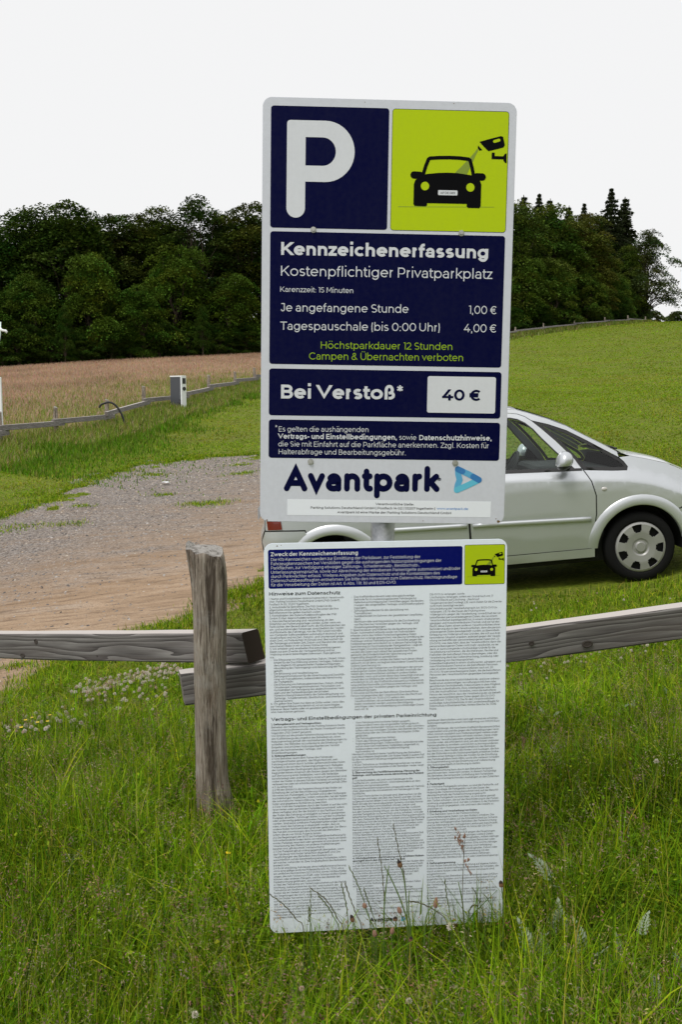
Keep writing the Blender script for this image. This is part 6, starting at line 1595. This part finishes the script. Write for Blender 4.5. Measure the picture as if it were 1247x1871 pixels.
def scatter(n, y0, y1, rng, half=.52, power=1.0, pad=.5):
    """points on the ground, denser near"""
    u = rng.random(n); Y = (y0 ** power + u * (y1 ** power - y0 ** power)) ** (1 / power) if power else y0 * (y1 / y0) ** u
    X = (rng.random(n) * 2 - 1) * (Y * half + pad)
    return X, Y
GREEN = [(.215, .345, .010), (.135, .25, .009), (.33, .43, .018), (.055, .12, .008), (.40, .39, .06)]
STRAW = [(.34, .30, .14), (.26, .22, .12), (.42, .38, .22)]
rng = np.random.default_rng(21)
def tall_mask(X, Y):
    return ~lot_mask(X, Y)
def near_h(X, Y):
    """mean height of the long grass: low tufts in front of the board, longer elsewhere, shorter behind the fence"""
    h = .075 + .10 * vnoise(X * 2.2 + 40, Y * 2.2, 31) + .05 * vnoise(X * 6, Y * 6, 32)
    h *= np.interp(Y, [1.2, 2.0, 3.2, 4.2, 5.5, 6.5], [1.15, 1.05, 1.0, .72, .42, .30])
    d = np.hypot((X - .1) / .45, (Y - 2.25) / .30); h *= np.where(d < 1, .62 + .38 * d, 1)
    return h
# long grass round the signs and the fence
X, Y = scatter(175000, 1.15, 6.2, rng, .46, .35, .45); k = tall_mask(X, Y); X, Y = X[k], Y[k]
cl = vnoise(X * 3, Y * 3, 12)
H = near_h(X, Y) * rng.gamma(9, 1 / 9, len(X)); W_ = (.0026 + .0036 * rng.random(len(X)) ** 2) * (1 + .10 * Y)
c = tones(len(X), rng, GREEN, (4, 4, 3, 2.6, .9)); c *= (.55 + .85 * cl)[:, None]
blades('long_grass', X, Y, H, W_, c, rng, .75, 3)
# broader, lush grass blades in clumps
X, Y = scatter(26000, 1.15, 5.5, rng, .46, .3, .45); k = tall_mask(X, Y) & (vnoise(X * 2.6 + 9, Y * 2.6, 81) > .42); X, Y = X[k], Y[k]
blades('lush_grass', X, Y, near_h(X, Y) * rng.uniform(.7, 1.25, len(X)), .005 + .0045 * rng.random(len(X)), tones(len(X), rng, [(.19, .345, .010), (.26, .41, .014), (.11, .23, .008)], (3, 2, 2)), rng, .8, 4)
# small leaves of clover, vetch and yarrow filling the sward
X, Y = scatter(85000, 1.15, 6.2, rng, .46, .35, .45); k = tall_mask(X, Y) & (vnoise(X * 2.4, Y * 2.4, 71) + .25 * rng.random(len(X)) > .45); X, Y = X[k], Y[k]
hz_ = near_h(X, Y) * rng.uniform(.25, .85, len(X)); C = np.stack([X, Y, ground_z(X, Y) + hz_], 1)
V, F, cc = leaf_cards(C, (.007 + .010 * rng.random(len(X)) ** 2) * (1 + .05 * Y), rng, .9, tones(len(X), rng, [(.215, .355, .014), (.135, .26, .011), (.31, .42, .025), (.075, .16, .010)], (3, 3, 2, 1.5)), .7)
me = np_mesh('leafy_herbs', V, F, cc); me.materials.append(M_GRASS); o = bpy.data.objects.new('leafy_herbs', me); COL.objects.link(o); o['kind'] = 'stuff'
# broad leaves low in the sward
X, Y = scatter(15000, 1.15, 6.0, rng, .46, .4, .45); k = tall_mask(X, Y); X, Y = X[k], Y[k]
blades('broad_leaved_herbs', X, Y, near_h(X, Y) * rng.uniform(.6, 1.05, len(X)), .010 + .010 * rng.random(len(X)), tones(len(X), rng, [(.15, .31, .012), (.22, .38, .018), (.08, .18, .010)], (3, 2, 2)), rng, .9, 4)
# thin flowering stems with brownish, fuzzy heads
X, Y = scatter(7600, 1.3, 6.0, rng, .46, .5, .45); k = tall_mask(X, Y) & (vnoise(X * 1.8, Y * 1.8, 15) + .15 * rng.random(len(X)) > .36); X, Y = X[k], Y[k]
Hs = near_h(X, Y) * rng.uniform(1.05, 1.75, len(X))
o_, tips = blades('grass_stems', X, Y, Hs, .0018 + .0006 * rng.random(len(X)), tones(len(X), rng, [(.26, .30, .07), (.34, .29, .13), (.17, .25, .03)], (3, 2, 2)), rng, .5, 3, 1.4)
nh = 16; base = np.repeat(np.stack([X, Y, tips[:, 2] - Hs * .0], 1), nh, 0); tp = np.repeat(tips, nh, 0)
f = rng.random(len(tp)); spread = np.repeat(rng.uniform(.004, .016, len(X)), nh)
C = tp + rng.normal(size=tp.shape) * spread[:, None] * np.array([1, 1, .6]); C[:, 2] -= f * np.repeat(Hs, nh) * .25
C[:, :2] += (base[:, :2] - tp[:, :2]) * (f * .25)[:, None]
V, F, cc = leaf_cards(C, rng.uniform(.004, .011, len(C)), rng, .1, np.repeat(tones(len(X), rng, [(.36, .26, .16), (.44, .33, .24), (.32, .32, .12), (.32, .19, .14)], (3, 2, 3, 2)), nh, 0), .35)
me = np_mesh('grass_seed_heads', V, F, cc); me.materials.append(M_GRASS); o = bpy.data.objects.new('grass_seed_heads', me); COL.objects.link(o); o['kind'] = 'stuff'
# dry straws
X, Y = scatter(3200, 1.3, 5.5, rng, .46, .5, .4); k = tall_mask(X, Y); X, Y = X[k], Y[k]
blades('dry_straw', X, Y, near_h(X, Y) * rng.uniform(.7, 1.5, len(X)), .002 + .0015 * rng.random(len(X)), tones(len(X), rng, STRAW, (3, 2, 2)), rng, 1.1, 4)
# short turf: bank behind the fence, round the car and up to the near meadow
X, Y = scatter(240000, 4.6, 17, rng, .50, .6, .5); k = ~lot_mask(X, Y) & ~((X > -.45) & (X < 3.3) & (Y > 8.06) & (Y < 9.7)); X, Y = X[k], Y[k]
cl = vnoise(X * 1.3, Y * 1.3, 22)
H = (.035 + .04 * cl) * rng.gamma(6, 1 / 6, len(X)) * np.interp(Y, [4.6, 5.6, 9, 17], [1.5, .95, .8, .7])
ca = tones(len(X), rng, GREEN, (4, 3, 3, 1.5, 2)); ca *= (.8 + .45 * cl)[:, None]
blades('short_turf', X, Y, H, .004 + .0006 * Y, ca * np.array([.86, .86, 1.0]), rng, 1.1, 2)
# turf on the farther meadow, in tufts
X, Y = scatter(300000, 15, 128, rng, .46, .12, 1.5); k = ~(lot_mask(X, Y) | field_mask(X, Y)); X, Y = X[k], Y[k]
cl = vnoise(X * .5, Y * .22, 25); cl2 = vnoise(X * 2.5, Y * 1.1, 26)
blades('meadow_turf', X, Y, (.025 + .03 * cl2) * rng.uniform(.6, 1.4, len(X)) * (1 + Y / 90), .010 + .0013 * Y, tones(len(X), rng, [(.225, .335, .018), (.25, .35, .026), (.20, .305, .016), (.30, .33, .055)], (4, 3, 2, 1.4), .10) * (.84 + .26 * cl + .22 * (vnoise(X * .10 + Y * .02, Y * .75, 27) - .4))[:, None] * np.where((vnoise(X * .22, Y * .5, 28) > .70)[:, None], np.array([1.12, .95, 1.3]), 1.0), rng, 1.7, 2)
# grass tufts spreading over the edges and middle of the lot
sp = [(352, 921, .35), (375, 923, .5), (395, 918, .4), (150, 925, .3), (130, 958, .35), (30, 965, .6), (440, 850, .4), (445, 865, .6), (345, 833, .4), (300, 905, .3),
      (25, 1220, .22), (45, 1215, .18), (120, 1230, .35), (160, 1212, .35), (210, 1195, .3), (60, 1245, .2), (430, 1092, .25), (455, 1080, .3), (475, 1095, .3), (440, 1110, .3), (470, 1062, .2), (330, 1140, .3), (290, 1148, .2), (180, 870, .6), (230, 860, .6), (65, 905, .6), (280, 868, .5)]
XX, YY = [], []
for px, py, r in sp:
    g = at(px, py); n = int(420 * r); XX.append(g.x + rng.normal(size=n) * r * .42); YY.append(g.y + rng.normal(size=n) * r * .30)
X, Y = np.concatenate(XX), np.concatenate(YY)
e = rng.integers(0, len(LOT_POLY), 26000); f = rng.random(26000); LP = np.array(LOT_POLY); q = LP[e] * (1 - f[:, None]) + LP[(e + 1) % len(LP)] * f[:, None]
q += rng.normal(size=q.shape) * .28 * (vnoise(q[:, 0] * 1.4, q[:, 1] * 1.4, 33) ** 1.5)[:, None] * 1.6
X, Y = np.concatenate([X, q[:, 0]]), np.concatenate([Y, q[:, 1]])
k = (X < .8); X, Y = X[k], Y[k]
blades('edge_tufts', X, Y, rng.uniform(.03, .085, len(X)), .004 + .0007 * Y, tones(len(X), rng, GREEN, (3, 4, 2, 2, 2)), rng, .7, 2)
# long hay: reddish-brown seed heads over green stems, thick along the fence
X, Y = scatter(330000, 22, 112, rng, .55, .25, 2.0); k = field_mask(X, Y) & (X < 16); X, Y = X[k], Y[k]
fd = seg_dist(X, Y, [(p.x, p.y) for p in FENCE_L]); near = np.exp(-(fd / (6.0 + 6 * vnoise(X * .3, Y * .3, 41))) ** 1.6)
n = len(X); g = near > rng.random(n)
c = np.where(g[:, None], tones(n, rng, [(.17, .25, .035), (.23, .27, .06), (.31, .28, .11)], (3, 3, 2)), tones(n, rng, [(.45, .30, .205), (.42, .28, .19), (.48, .335, .24), (.36, .28, .15)], (4, 3, 3, 1.0), .12))
c = c * (.8 + .4 * vnoise(X * .35, Y * .15, 44))[:, None]
blades('hay', X, Y, rng.uniform(.12, .30, n) * np.clip(.8 + fd / 5, 0, 1), .008 + .00042 * Y, np.clip(c, .005, .6), rng, .45, 2)
# uncut strip on this side of the left fence
fl = np.array([(p.x, p.y) for p in FENCE_L]); e = rng.integers(0, len(fl) - 1, 42000); f = rng.random(42000)
q = fl[e] * (1 - f[:, None]) + fl[e + 1] * f[:, None]; off = np.abs(rng.normal(size=42000)) * (.8 + 1.0 * vnoise(q[:, 0] * .7, q[:, 1] * .7, 51)) * np.interp(q[:, 1], [23, 30, 40], [2.6, 1.7, .8])
q[:, 0] += off * .75; q[:, 1] -= off * .75
hh = rng.uniform(.16, .50, 42000) * np.exp(-off * .22)
ct = tones(42000, rng, [(.15, .25, .02), (.21, .28, .04), (.28, .29, .08), (.36, .29, .15)], (3, 3, 2.4, 1.5)); ct = np.where((off > 1.4 * (1 + vnoise(q[:, 0], q[:, 1], 52)))[:, None], ct * np.array([.55, .8, .35]), ct)
blades('fence_side_grass', q[:, 0], q[:, 1], hh, .012 + .0009 * q[:, 1], ct, rng, .5, 2)
# rough strip before the right fence and the wood's edge
fr = np.array([(p.x, p.y) for p in FENCE_R]); e = rng.integers(0, len(fr) - 1, 14000); f = rng.random(14000)
q = fr[e] * (1 - f[:, None]) + fr[e + 1] * f[:, None]; q[:, 0] += rng.normal(size=14000) * .5; q[:, 1] += rng.normal(size=14000) * 1.6
blades('fence_side_grass', q[:, 0], q[:, 1], rng.uniform(.15, .55, 14000), .12, tones(14000, rng, [(.14, .19, .03), (.2, .23, .05), (.28, .24, .11)], (3, 3, 1)), rng, .5, 2)

# --- single plants
M_STEM = mat('plant_stem', (.10, .17, .03), .6); M_STEMB = mat('ripe_stem', (.09, .085, .035), .7)
M_HEADB = mat('plantain_head', (.16, .085, .04), .9); M_HEADT = mat('plantain_tip', (.02, .012, .010), .9); M_HEADP = mat('plantain_anthers', (.25, .14, .095), .9)
def catmull(pts, n=5):
    return [Vector((p.x, p.y, p.z)) for p in spline([Vector(p) for p in pts], n)] if False else _cm3(pts, n)
def _cm3(P_, n):
    P_ = [Vector(p) for p in P_]; out = []
    for i in range(len(P_) - 1):
        p0, p1, p2, p3 = P_[max(i - 1, 0)], P_[i], P_[i + 1], P_[min(i + 2, len(P_) - 1)]
        for k in range(n):
            f = k / n; out.append(.5 * ((2 * p1) + (p2 - p0) * f + (2 * p0 - 5 * p1 + 4 * p2 - p3) * f * f + (3 * p1 - p0 - 3 * p2 + p3) * f ** 3))
    return out + [P_[-1]]
def zc(x, y): return 460 + x / 2.494, 1480 + y / 2.494
def stem_line(pts, Y):
    q = [P(*zc(*p), Y) for p in pts]
    b = q[0]; g = gz(b.x, Y)
    if b.z > g: q = [Vector((b.x, Y, g - .01))] + q
    return _cm3(q, 5)
def grass_stem(pts, Y, label, w=.0014, spikes=True, seed=0, m=None):
    L_ = stem_line(pts, Y); o0 = L_[0].copy(); r = random.Random(seed)
    t = tag(empty('tall_grass', o0), label, 'grass', 'single tall grasses before the notice board')
    q = [p - o0 for p in L_]; n = len(q)
    mb = MB(); mb.tube(q, [w * (1 - .6 * i / n) for i in range(n)], 6); mb.build('stalk', m or M_STEM, t, True)
    if spikes:
        mb = MB()
        a = int(n * .52)
        for i in range(a, n - 1):
            d = (q[i + 1] - q[i]).normalized(); sd = Vector((d.z, 0, -d.x)).normalized() if abs(d.x) + abs(d.z) > .01 else Vector((1, 0, 0))
            s = 1 if i % 2 else -1; c = q[i] + sd * s * .0004
            mb.tube([c, c + d * .005 + sd * s * .0009, c + d * .011 + sd * s * .0007], [.0005, .0010, .0003], 5)
        mb.build('spikelets', M_STEMB, t, True)
    return t
def plantain(pts, Y, hlen, label, tip='dark', seed=0, hw=.0047):
    L_ = stem_line(pts, Y); o0 = L_[0].copy()
    t = tag(empty('ribwort_plantain', o0), label, 'plantain', 'ribwort plantains before the notice board')
    q = [p - o0 for p in L_]
    mb = MB(); mb.tube(q, [.0013] * len(q), 6); mb.build('stalk', M_STEM, t, True)
    e = q[-1]; d = (q[-1] - q[-4]).normalized(); r = random.Random(seed); mb = MB()
    prof = [(0, .35), (.1, .85), (.35, 1), (.6, .92), (.8, .7), (.95, .4), (1, .12)]
    n = 12
    V = []; F = []; fm = []
    ax = Vector((1, 0, 0)); ay = d.cross(ax).normalized(); ax = ay.cross(d)
    lv = 14
    for i in range(lv + 1):
        f = i / lv; rr = np.interp(f, [p[0] for p in prof], [p[1] for p in prof]) * hw
        for k in range(n):
            a = 2 * math.pi * (k + .5 * (i % 2)) / n; w_ = rr * (1 + .22 * ((i + k) % 2) + r.uniform(-.08, .08))
            V.append(e + d * f * hlen + (ax * math.cos(a) + ay * math.sin(a)) * w_)
    for i in range(lv):
        for k in range(n):
            F.append((i * n + k, i * n + (k + 1) % n, (i + 1) * n + (k + 1) % n, (i + 1) * n + k)); fm.append((1 if i > lv * .62 else 0) if tip == 'dark' else 0)
    F.append(tuple(range(lv * n, lv * n + n))); fm.append(1 if tip == 'dark' else 0)
    mesh_obj('flower_head', V, F, [M_HEADB if tip == 'dark' else M_HEADP, M_HEADT], t, False, fm)
    return t
ST = [
 ([(238, 560), (205, 500), (150, 435), (82, 384)], 2.20, 'thin stem arching left over the lower left corner of the notice board'),
 ([(268, 560), (268, 470), (270, 366)], 2.19, 'straight upright stem left of the two arching ones on the board'),
 ([(275, 560), (262, 500), (262, 440)], 2.21, 'short upright stem beside the straight one at the left of the board'),
 ([(420, 570), (395, 500), (340, 410), (268, 357)], 2.18, 'taller of two stems arching left together on the board'),
 ([(402, 570), (375, 490), (340, 430), (306, 392)], 2.22, 'lower of two stems arching left together on the board'),
 ([(440, 570), (438, 480), (425, 400), (409, 336)], 2.20, 'stem with a kink left of the small logo on the board'),
 ([(506, 570), (475, 470), (445, 390), (427, 334)], 2.17, 'stem leaning left across the gap of the first two columns'),
 ([(550, 570), (520, 440), (480, 330), (444, 259)], 2.21, 'long stem leaning left over the middle column edge'),
 ([(570, 560), (550, 470), (530, 410), (513, 361)], 2.23, 'short thin stem behind the long left-leaning one'),
 ([(604, 570), (606, 420), (592, 250), (573, 128)], 2.19, 'second tallest stem standing near the middle of the board'),
 ([(604, 570), (606, 430), (616, 330), (626, 254)], 2.18, 'bright green blade curving right near the middle of the board'),
 ([(722, 575), (690, 440), (640, 320), (606, 255)], 2.20, 'stem crossing behind the bright green blade on the board'),
 ([(714, 575), (700, 330), (668, 170), (645, 63)], 2.22, 'tallest stem on the notice board, leaning left at its tip'),
 ([(726, 570), (716, 460), (720, 368)], 2.18, 'short green blade right of the small logo'),
 ([(916, 590), (905, 470), (890, 390), (882, 318)], 2.19, 'stem rising over the left part of the third column'),
 ([(972, 590), (965, 450), (955, 380), (943, 328)], 2.20, 'green blade leaning left inside the third column'),
 ([(1066, 560), (1050, 450), (1010, 354)], 2.22, 'stem leaning left near the lower right corner of the board'),
 ([(1135, 570), (1105, 460), (1064, 386)], 2.20, 'stem leaning left over the lower right corner of the board'),
 ([(900, 540), (840, 460), (770, 425), (725, 417)], 2.24, 'faint thin stem bowing left below the third column'),
 ([(990, 560), (992, 470), (1005, 440), (1016, 436)], 2.23, 'short hooked brown stem near the address lines'),
 ([(790, 570), (800, 480), (822, 440)], 2.20, 'short broad blade below the pink plantain head'),
]
for i, (p_, y_, lab) in enumerate(ST):
    blade = 'blade' in lab
    grass_stem(p_, y_, lab, .0026 if blade else .0014, not blade, i, M_STEM if blade or i % 3 else M_STEMB)
PL = [
 ([(712, 575), (705, 400), (692, 300), (681, 262)], 2.16, .020, 'tallest ribwort plantain with a dark-topped head before the notice board', 'dark'),
 ([(474, 570), (470, 530), (464, 510)], 2.17, .019, 'plantain with a dark-topped head left of the small logo', 'dark'),
 ([(560, 575), (540, 500), (520, 446)], 2.18, .013, 'pinkish plantain head on the stem left of the small logo', 'pink'),
 ([(712, 575), (700, 520), (680, 470)], 2.19, .017, 'pinkish plantain head just above the small logo', 'pink'),
 ([(668, 570), (662, 540), (657, 504)], 2.17, .010, 'small dark plantain head covering the end of the small logo', 'dark'),
 ([(570, 600), (567, 590), (564, 576)], 2.15, .016, 'plantain head at the lower edge of the board beside the post', 'pink'),
 ([(640, 600), (638, 585), (640, 564)], 2.15, .016, 'pale plantain head at the lower edge of the board above the post', 'pink'),
 ([(808, 600), (828, 520), (838, 446)], 2.17, .027, 'plantain with a long pink head below the third column', 'pink'),
 ([(1150, 470), (1146, 400), (1140, 352)], 2.17, .017, 'plantain with a nearly black head at the right edge of the board', 'dark'),
 ([(728, 640), (727, 620), (727, 602)], 2.14, .014, 'brown plantain head in the grass right of the sign post', 'dark'),
]
for i, (p_, y_, hl, lab, tp_) in enumerate(PL): plantain(p_, y_, hl, lab, tp_, i)
# loose panicle on the right of the board
def panicle():
    L_ = stem_line([(975, 590), (962, 430), (966, 260), (972, 140)], 2.18); o0 = L_[0].copy()
    t = tag(empty('tall_grass', o0), 'tall grass with an open drooping panicle before the third column of print', 'grass')
    q = [p - o0 for p in L_]; mb = MB(); mb.tube(q, [.0013 * (1 - .5 * i / len(q)) for i in range(len(q))], 6); mb.build('stalk', M_STEMB, t, True)
    mb = MB(); r = random.Random(3)
    for a, e in (((970, 205), (940, 130)), ((968, 165), (930, 90)), ((970, 185), (925, 130)), ((970, 150), (950, 150)), ((966, 240), (990, 235)), ((965, 225), (1000, 300)), ((968, 200), (960, 170)), ((972, 140), (970, 120))):
        A, E = P(*zc(*a), 2.18) - o0, P(*zc(*e), 2.18) - o0
        mb.tube([A, (A + E) / 2 + Vector((0, r.uniform(-.01, .01), .003)), E], [.0005, .0005, .0004], 5)
        for k in range(5):
            c = A.lerp(E, .45 + .13 * k) + Vector((r.uniform(-.002, .002), r.uniform(-.004, .004), r.uniform(-.002, .002)))
            mb.tube([c, c + Vector((r.uniform(-.002, .002), 0, .004)), c + Vector((0, 0, .009))], [.0005, .0019, .0003], 5)
    mb.build('spikelets', M_HEADP, t, True)
panicle()

# white clover in flower
M_CLOV = mat('clover_petals', (.60, .55, .47), .85, spec=.1); M_CLOV2 = mat('clover_petals_old', (.46, .33, .26), .85)
def clover_mesh(seed, m, r=.0095):
    rg = np.random.default_rng(seed); mb = MB()
    for k in range(46):
        z = 1 - 2 * (k + .5) / 46 * .80; a = k * 2.39996; s = math.sqrt(max(0, 1 - z * z)); d = Vector((s * math.cos(a), s * math.sin(a), z)); L0 = r * rg.uniform(.8, 1.15)
        sd = d.cross(Vector((0, 0, 1.01))).normalized() * r * .17
        mb.add([d * r * .25, d * L0 * .7 + sd, d * L0 + Vector((0, 0, r * .12)), d * L0 * .7 - sd], [(0, 1, 2, 3)])
    me = bpy.data.meshes.new('flower_head'); me.from_pydata([tuple(v) for v in mb.v], [], mb.f); me.materials.append(m); return me
_st = MB(); _st.tube([(0, 0, -.16), (.004, 0, -.08), (0, 0, 0)], [.0012, .0011, .001], 5)
ME_CST = bpy.data.meshes.new('stalk'); ME_CST.from_pydata([tuple(v) for v in _st.v], [], _st.f); ME_CST.materials.append(M_STEM)
ME_CL = [clover_mesh(1, M_CLOV), clover_mesh(2, M_CLOV, .0105), clover_mesh(3, M_CLOV2, .009)]
def clover(x, y, h, label, group, s=1.0, v=0):
    t = tag(empty('clover_flower', (x, y, gz(x, y) + h), (random.uniform(-.3, .3), random.uniform(-.3, .3), random.uniform(0, 6))), label, 'clover', group)
    t.scale = (s, s, s)
    a = bpy.data.objects.new('flower_head', ME_CL[v]); a.parent = t; COL.objects.link(a)
    b = bpy.data.objects.new('stalk', ME_CST); b.parent = t; COL.objects.link(b)
def clover_at(px, py, label, group, sc=1.0):
    g = at(px, py + 6)
    h = float(near_h(np.array([g.x]), np.array([g.y]))[0]) * random.uniform(.95, 1.2)
    # the flower stands above the sward: step towards the eye by its height
    g2 = at(px, py + h * F_PX / max(g.y, 1)); clover(g2.x, g2.y, h, label, group, sc * random.uniform(.8, 1.15), random.choice((0, 0, 1, 1, 2)))
random.seed(5)
def band(n, poly, sig, label, group, sc=1.0):
    for _ in range(n):
        i = random.randrange(len(poly) - 1); f = random.random()
        clover_at(poly[i][0] + (poly[i + 1][0] - poly[i][0]) * f + random.gauss(0, sig[0]), poly[i][1] + (poly[i + 1][1] - poly[i][1]) * f + random.gauss(0, sig[1]), label, group, sc)
LC = 'white clover head in the pale drift of flowers left of the oak post'
band(190, [(150, 1262), (200, 1248), (250, 1236), (300, 1224), (312, 1222)], (16, 7), LC, 'clover flowers left of the post', 1.1)
band(34, [(190, 1275), (250, 1275), (310, 1255)], (22, 14), LC, 'clover flowers left of the post', .95)
LC2 = 'white clover head in the small patch at the left edge of the picture'
band(60, [(0, 1335), (60, 1320), (110, 1310), (140, 1312)], (14, 8), LC2, 'clover flowers at the left edge', 1.0)
LC3 = 'small white clover head in the grass below the right-hand rail'
band(34, [(935, 1235), (1030, 1208), (1080, 1195), (1200, 1182), (1215, 1190)], (16, 9), LC3, 'clover flowers under the right rail', .85)
LC4 = 'white clover head in the turf between the right-hand rail and the car'
band(10, [(960, 1110), (1020, 1105), (1190, 1095)], (22, 8), LC4, 'clover flowers above the right rail', .9)
for px, py, lab in ((552, 1806, 'white clover head low in the front grass left of the sign post'), (747, 1826, 'pinkish white clover head in the front grass right of the sign post'), (358, 1852, 'white clover head at the bottom of the picture below the oak post'), (822, 1694, 'white clover head at the lower edge of the notice board'), (1197, 1395, 'pale clover head in the brown grass at the right edge')):
    clover_at(px, py, lab, 'lone clover flowers in the front grass', .9)
# yellow buttercups at the left edge
M_YEL = mat('buttercup_yellow', (.75, .55, .01), .4)
def buttercup_mesh():
    mb = MB()
    for k in range(5):
        a = k * 1.2566; d = Vector((math.cos(a), math.sin(a), .45)); s = Vector((-math.sin(a), math.cos(a), 0))
        mb.add([(0, 0, 0), d * .006 + s * .005, d * .010, d * .006 - s * .005], [(0, 1, 2, 3)])
    me = bpy.data.meshes.new('flower_head'); me.from_pydata([tuple(v) for v in mb.v], [], mb.f); me.materials.append(M_YEL); return me
ME_BC = buttercup_mesh()
for px, py in ((48, 1345), (60, 1340), (92, 1335), (70, 1350), (40, 1360), (88, 1348), (418, 1596)):
    g = at(px, py + 20); h = .13 if px < 200 else .1
    t = tag(empty('buttercup', (g.x, g.y, gz(g.x, g.y) + h)), 'tiny yellow buttercup among the clover at the left edge' if px < 200 else 'single yellow buttercup low in the grass between post and board', 'buttercup', 'buttercups' if px < 200 else None)
    a = bpy.data.objects.new('flower_head', ME_BC); a.parent = t; COL.objects.link(a); b = bpy.data.objects.new('stalk', ME_CST); b.parent = t; COL.objects.link(b)

# silverweed: pinnate leaves, silvery undersides
M_SILV = mat('silverweed_leaf', (.32, .38, .27), .85, spec=.05); M_SILVG = mat('silverweed_rib', (.14, .2, .06), .6)
def silver_leaf_mesh(seed):
    r = random.Random(seed); V, F = [], []; L0 = .105; n = 8
    for i in range(n):
        f = .22 + .78 * i / (n - 1); ln = .024 * math.sin(min(1, f * 1.15) * 2.6 + .35) + .008
        x = f * L0; z = .02 * math.sin(f * 2.4)
        for s in (-1, 1):
            a = R(58) - .25 * f; dx, dy = math.cos(a), s * math.sin(a); b = len(V); w = ln * .24
            V += [(x, 0, z), (x + dx * ln * .5 - dy * w, dy * ln * .5 + dx * w * s * s, z + .004), (x + dx * ln, dy * ln, z + .001 + r.uniform(-.003, .003)), (x + dx * ln * .5 + dy * w, dy * ln * .5 - dx * w, z + .004)]
            F.append((b, b + 1, b + 2, b + 3))
    b = len(V); V += [(L0, 0, .02 * math.sin(2.4)), (L0 + .012, .006, .012), (L0 + .024, 0, .01), (L0 + .012, -.006, .012)]; F.append((b, b + 1, b + 2, b + 3))
    me = bpy.data.meshes.new('leaf'); me.from_pydata(V, [], F); me.materials.append(M_SILV); return me
ME_SL = [silver_leaf_mesh(i) for i in range(3)]
SW = [(1010, 1722, 'silverweed with upright pale leaves right of the board, topmost of the silver group', 3), (985, 1765, 'silverweed leaf fan leftmost in the silver group right of the board', 3), (1068, 1750, 'silverweed leaf in the middle of the silver group', 2), (1095, 1790, 'silverweed with half hidden leaves below the silver group', 2),
      (1128, 1765, 'silverweed leaf right of the silver group', 2), (1190, 1838, 'large feathery silverweed leaf near the bottom right corner', 2), (1150, 1725, 'small silverweed leaf above the bottom right corner', 1), (1020, 1618, 'silverweed leaf by the right edge of the notice board', 2),
      (895, 1862, 'silverweed leaf tip at the bottom edge below the board', 2), (1225, 1790, 'silverweed leaf cut by the right edge of the picture', 2), (128, 1575, 'lone silverweed leaf in the grass left of the oak post', 1), (1170, 1415, 'pale silverweed leaf in the brown grass far right', 1),
      (1215, 1250, 'silverweed leaf under the right-hand rail at the right edge', 2), (1150, 1275, 'silverweed leaf under the middle of the right-hand rail', 2), (1000, 1290, 'silverweed leaf under the right-hand rail near the board', 2)]
random.seed(9)
for px, py, lab, nl in SW:
    g = at(px, py + 45); hh = .10 + .05 * random.random()
    t = tag(empty('silverweed_plant', (g.x, g.y, gz(g.x, g.y) + hh * .52), (0, 0, 0)), lab, 'silverweed', 'silverweed plants in the grass')
    for k in range(nl):
        a = bpy.data.objects.new('leaf', ME_SL[k % 3]); a.parent = t; COL.objects.link(a)
        a.rotation_euler = (random.uniform(-.5, .5), R(random.uniform(-75, -10)), R(random.uniform(30, 150) if random.random() < .5 else random.uniform(200, 340))); a.location = (random.uniform(-.03, .03), random.uniform(-.02, .02), 0)
        s = random.uniform(.6, .9) * (1 if py > 1600 else .6); a.scale = (s, s, s)
# dock-like clump of big leaves behind the right rail
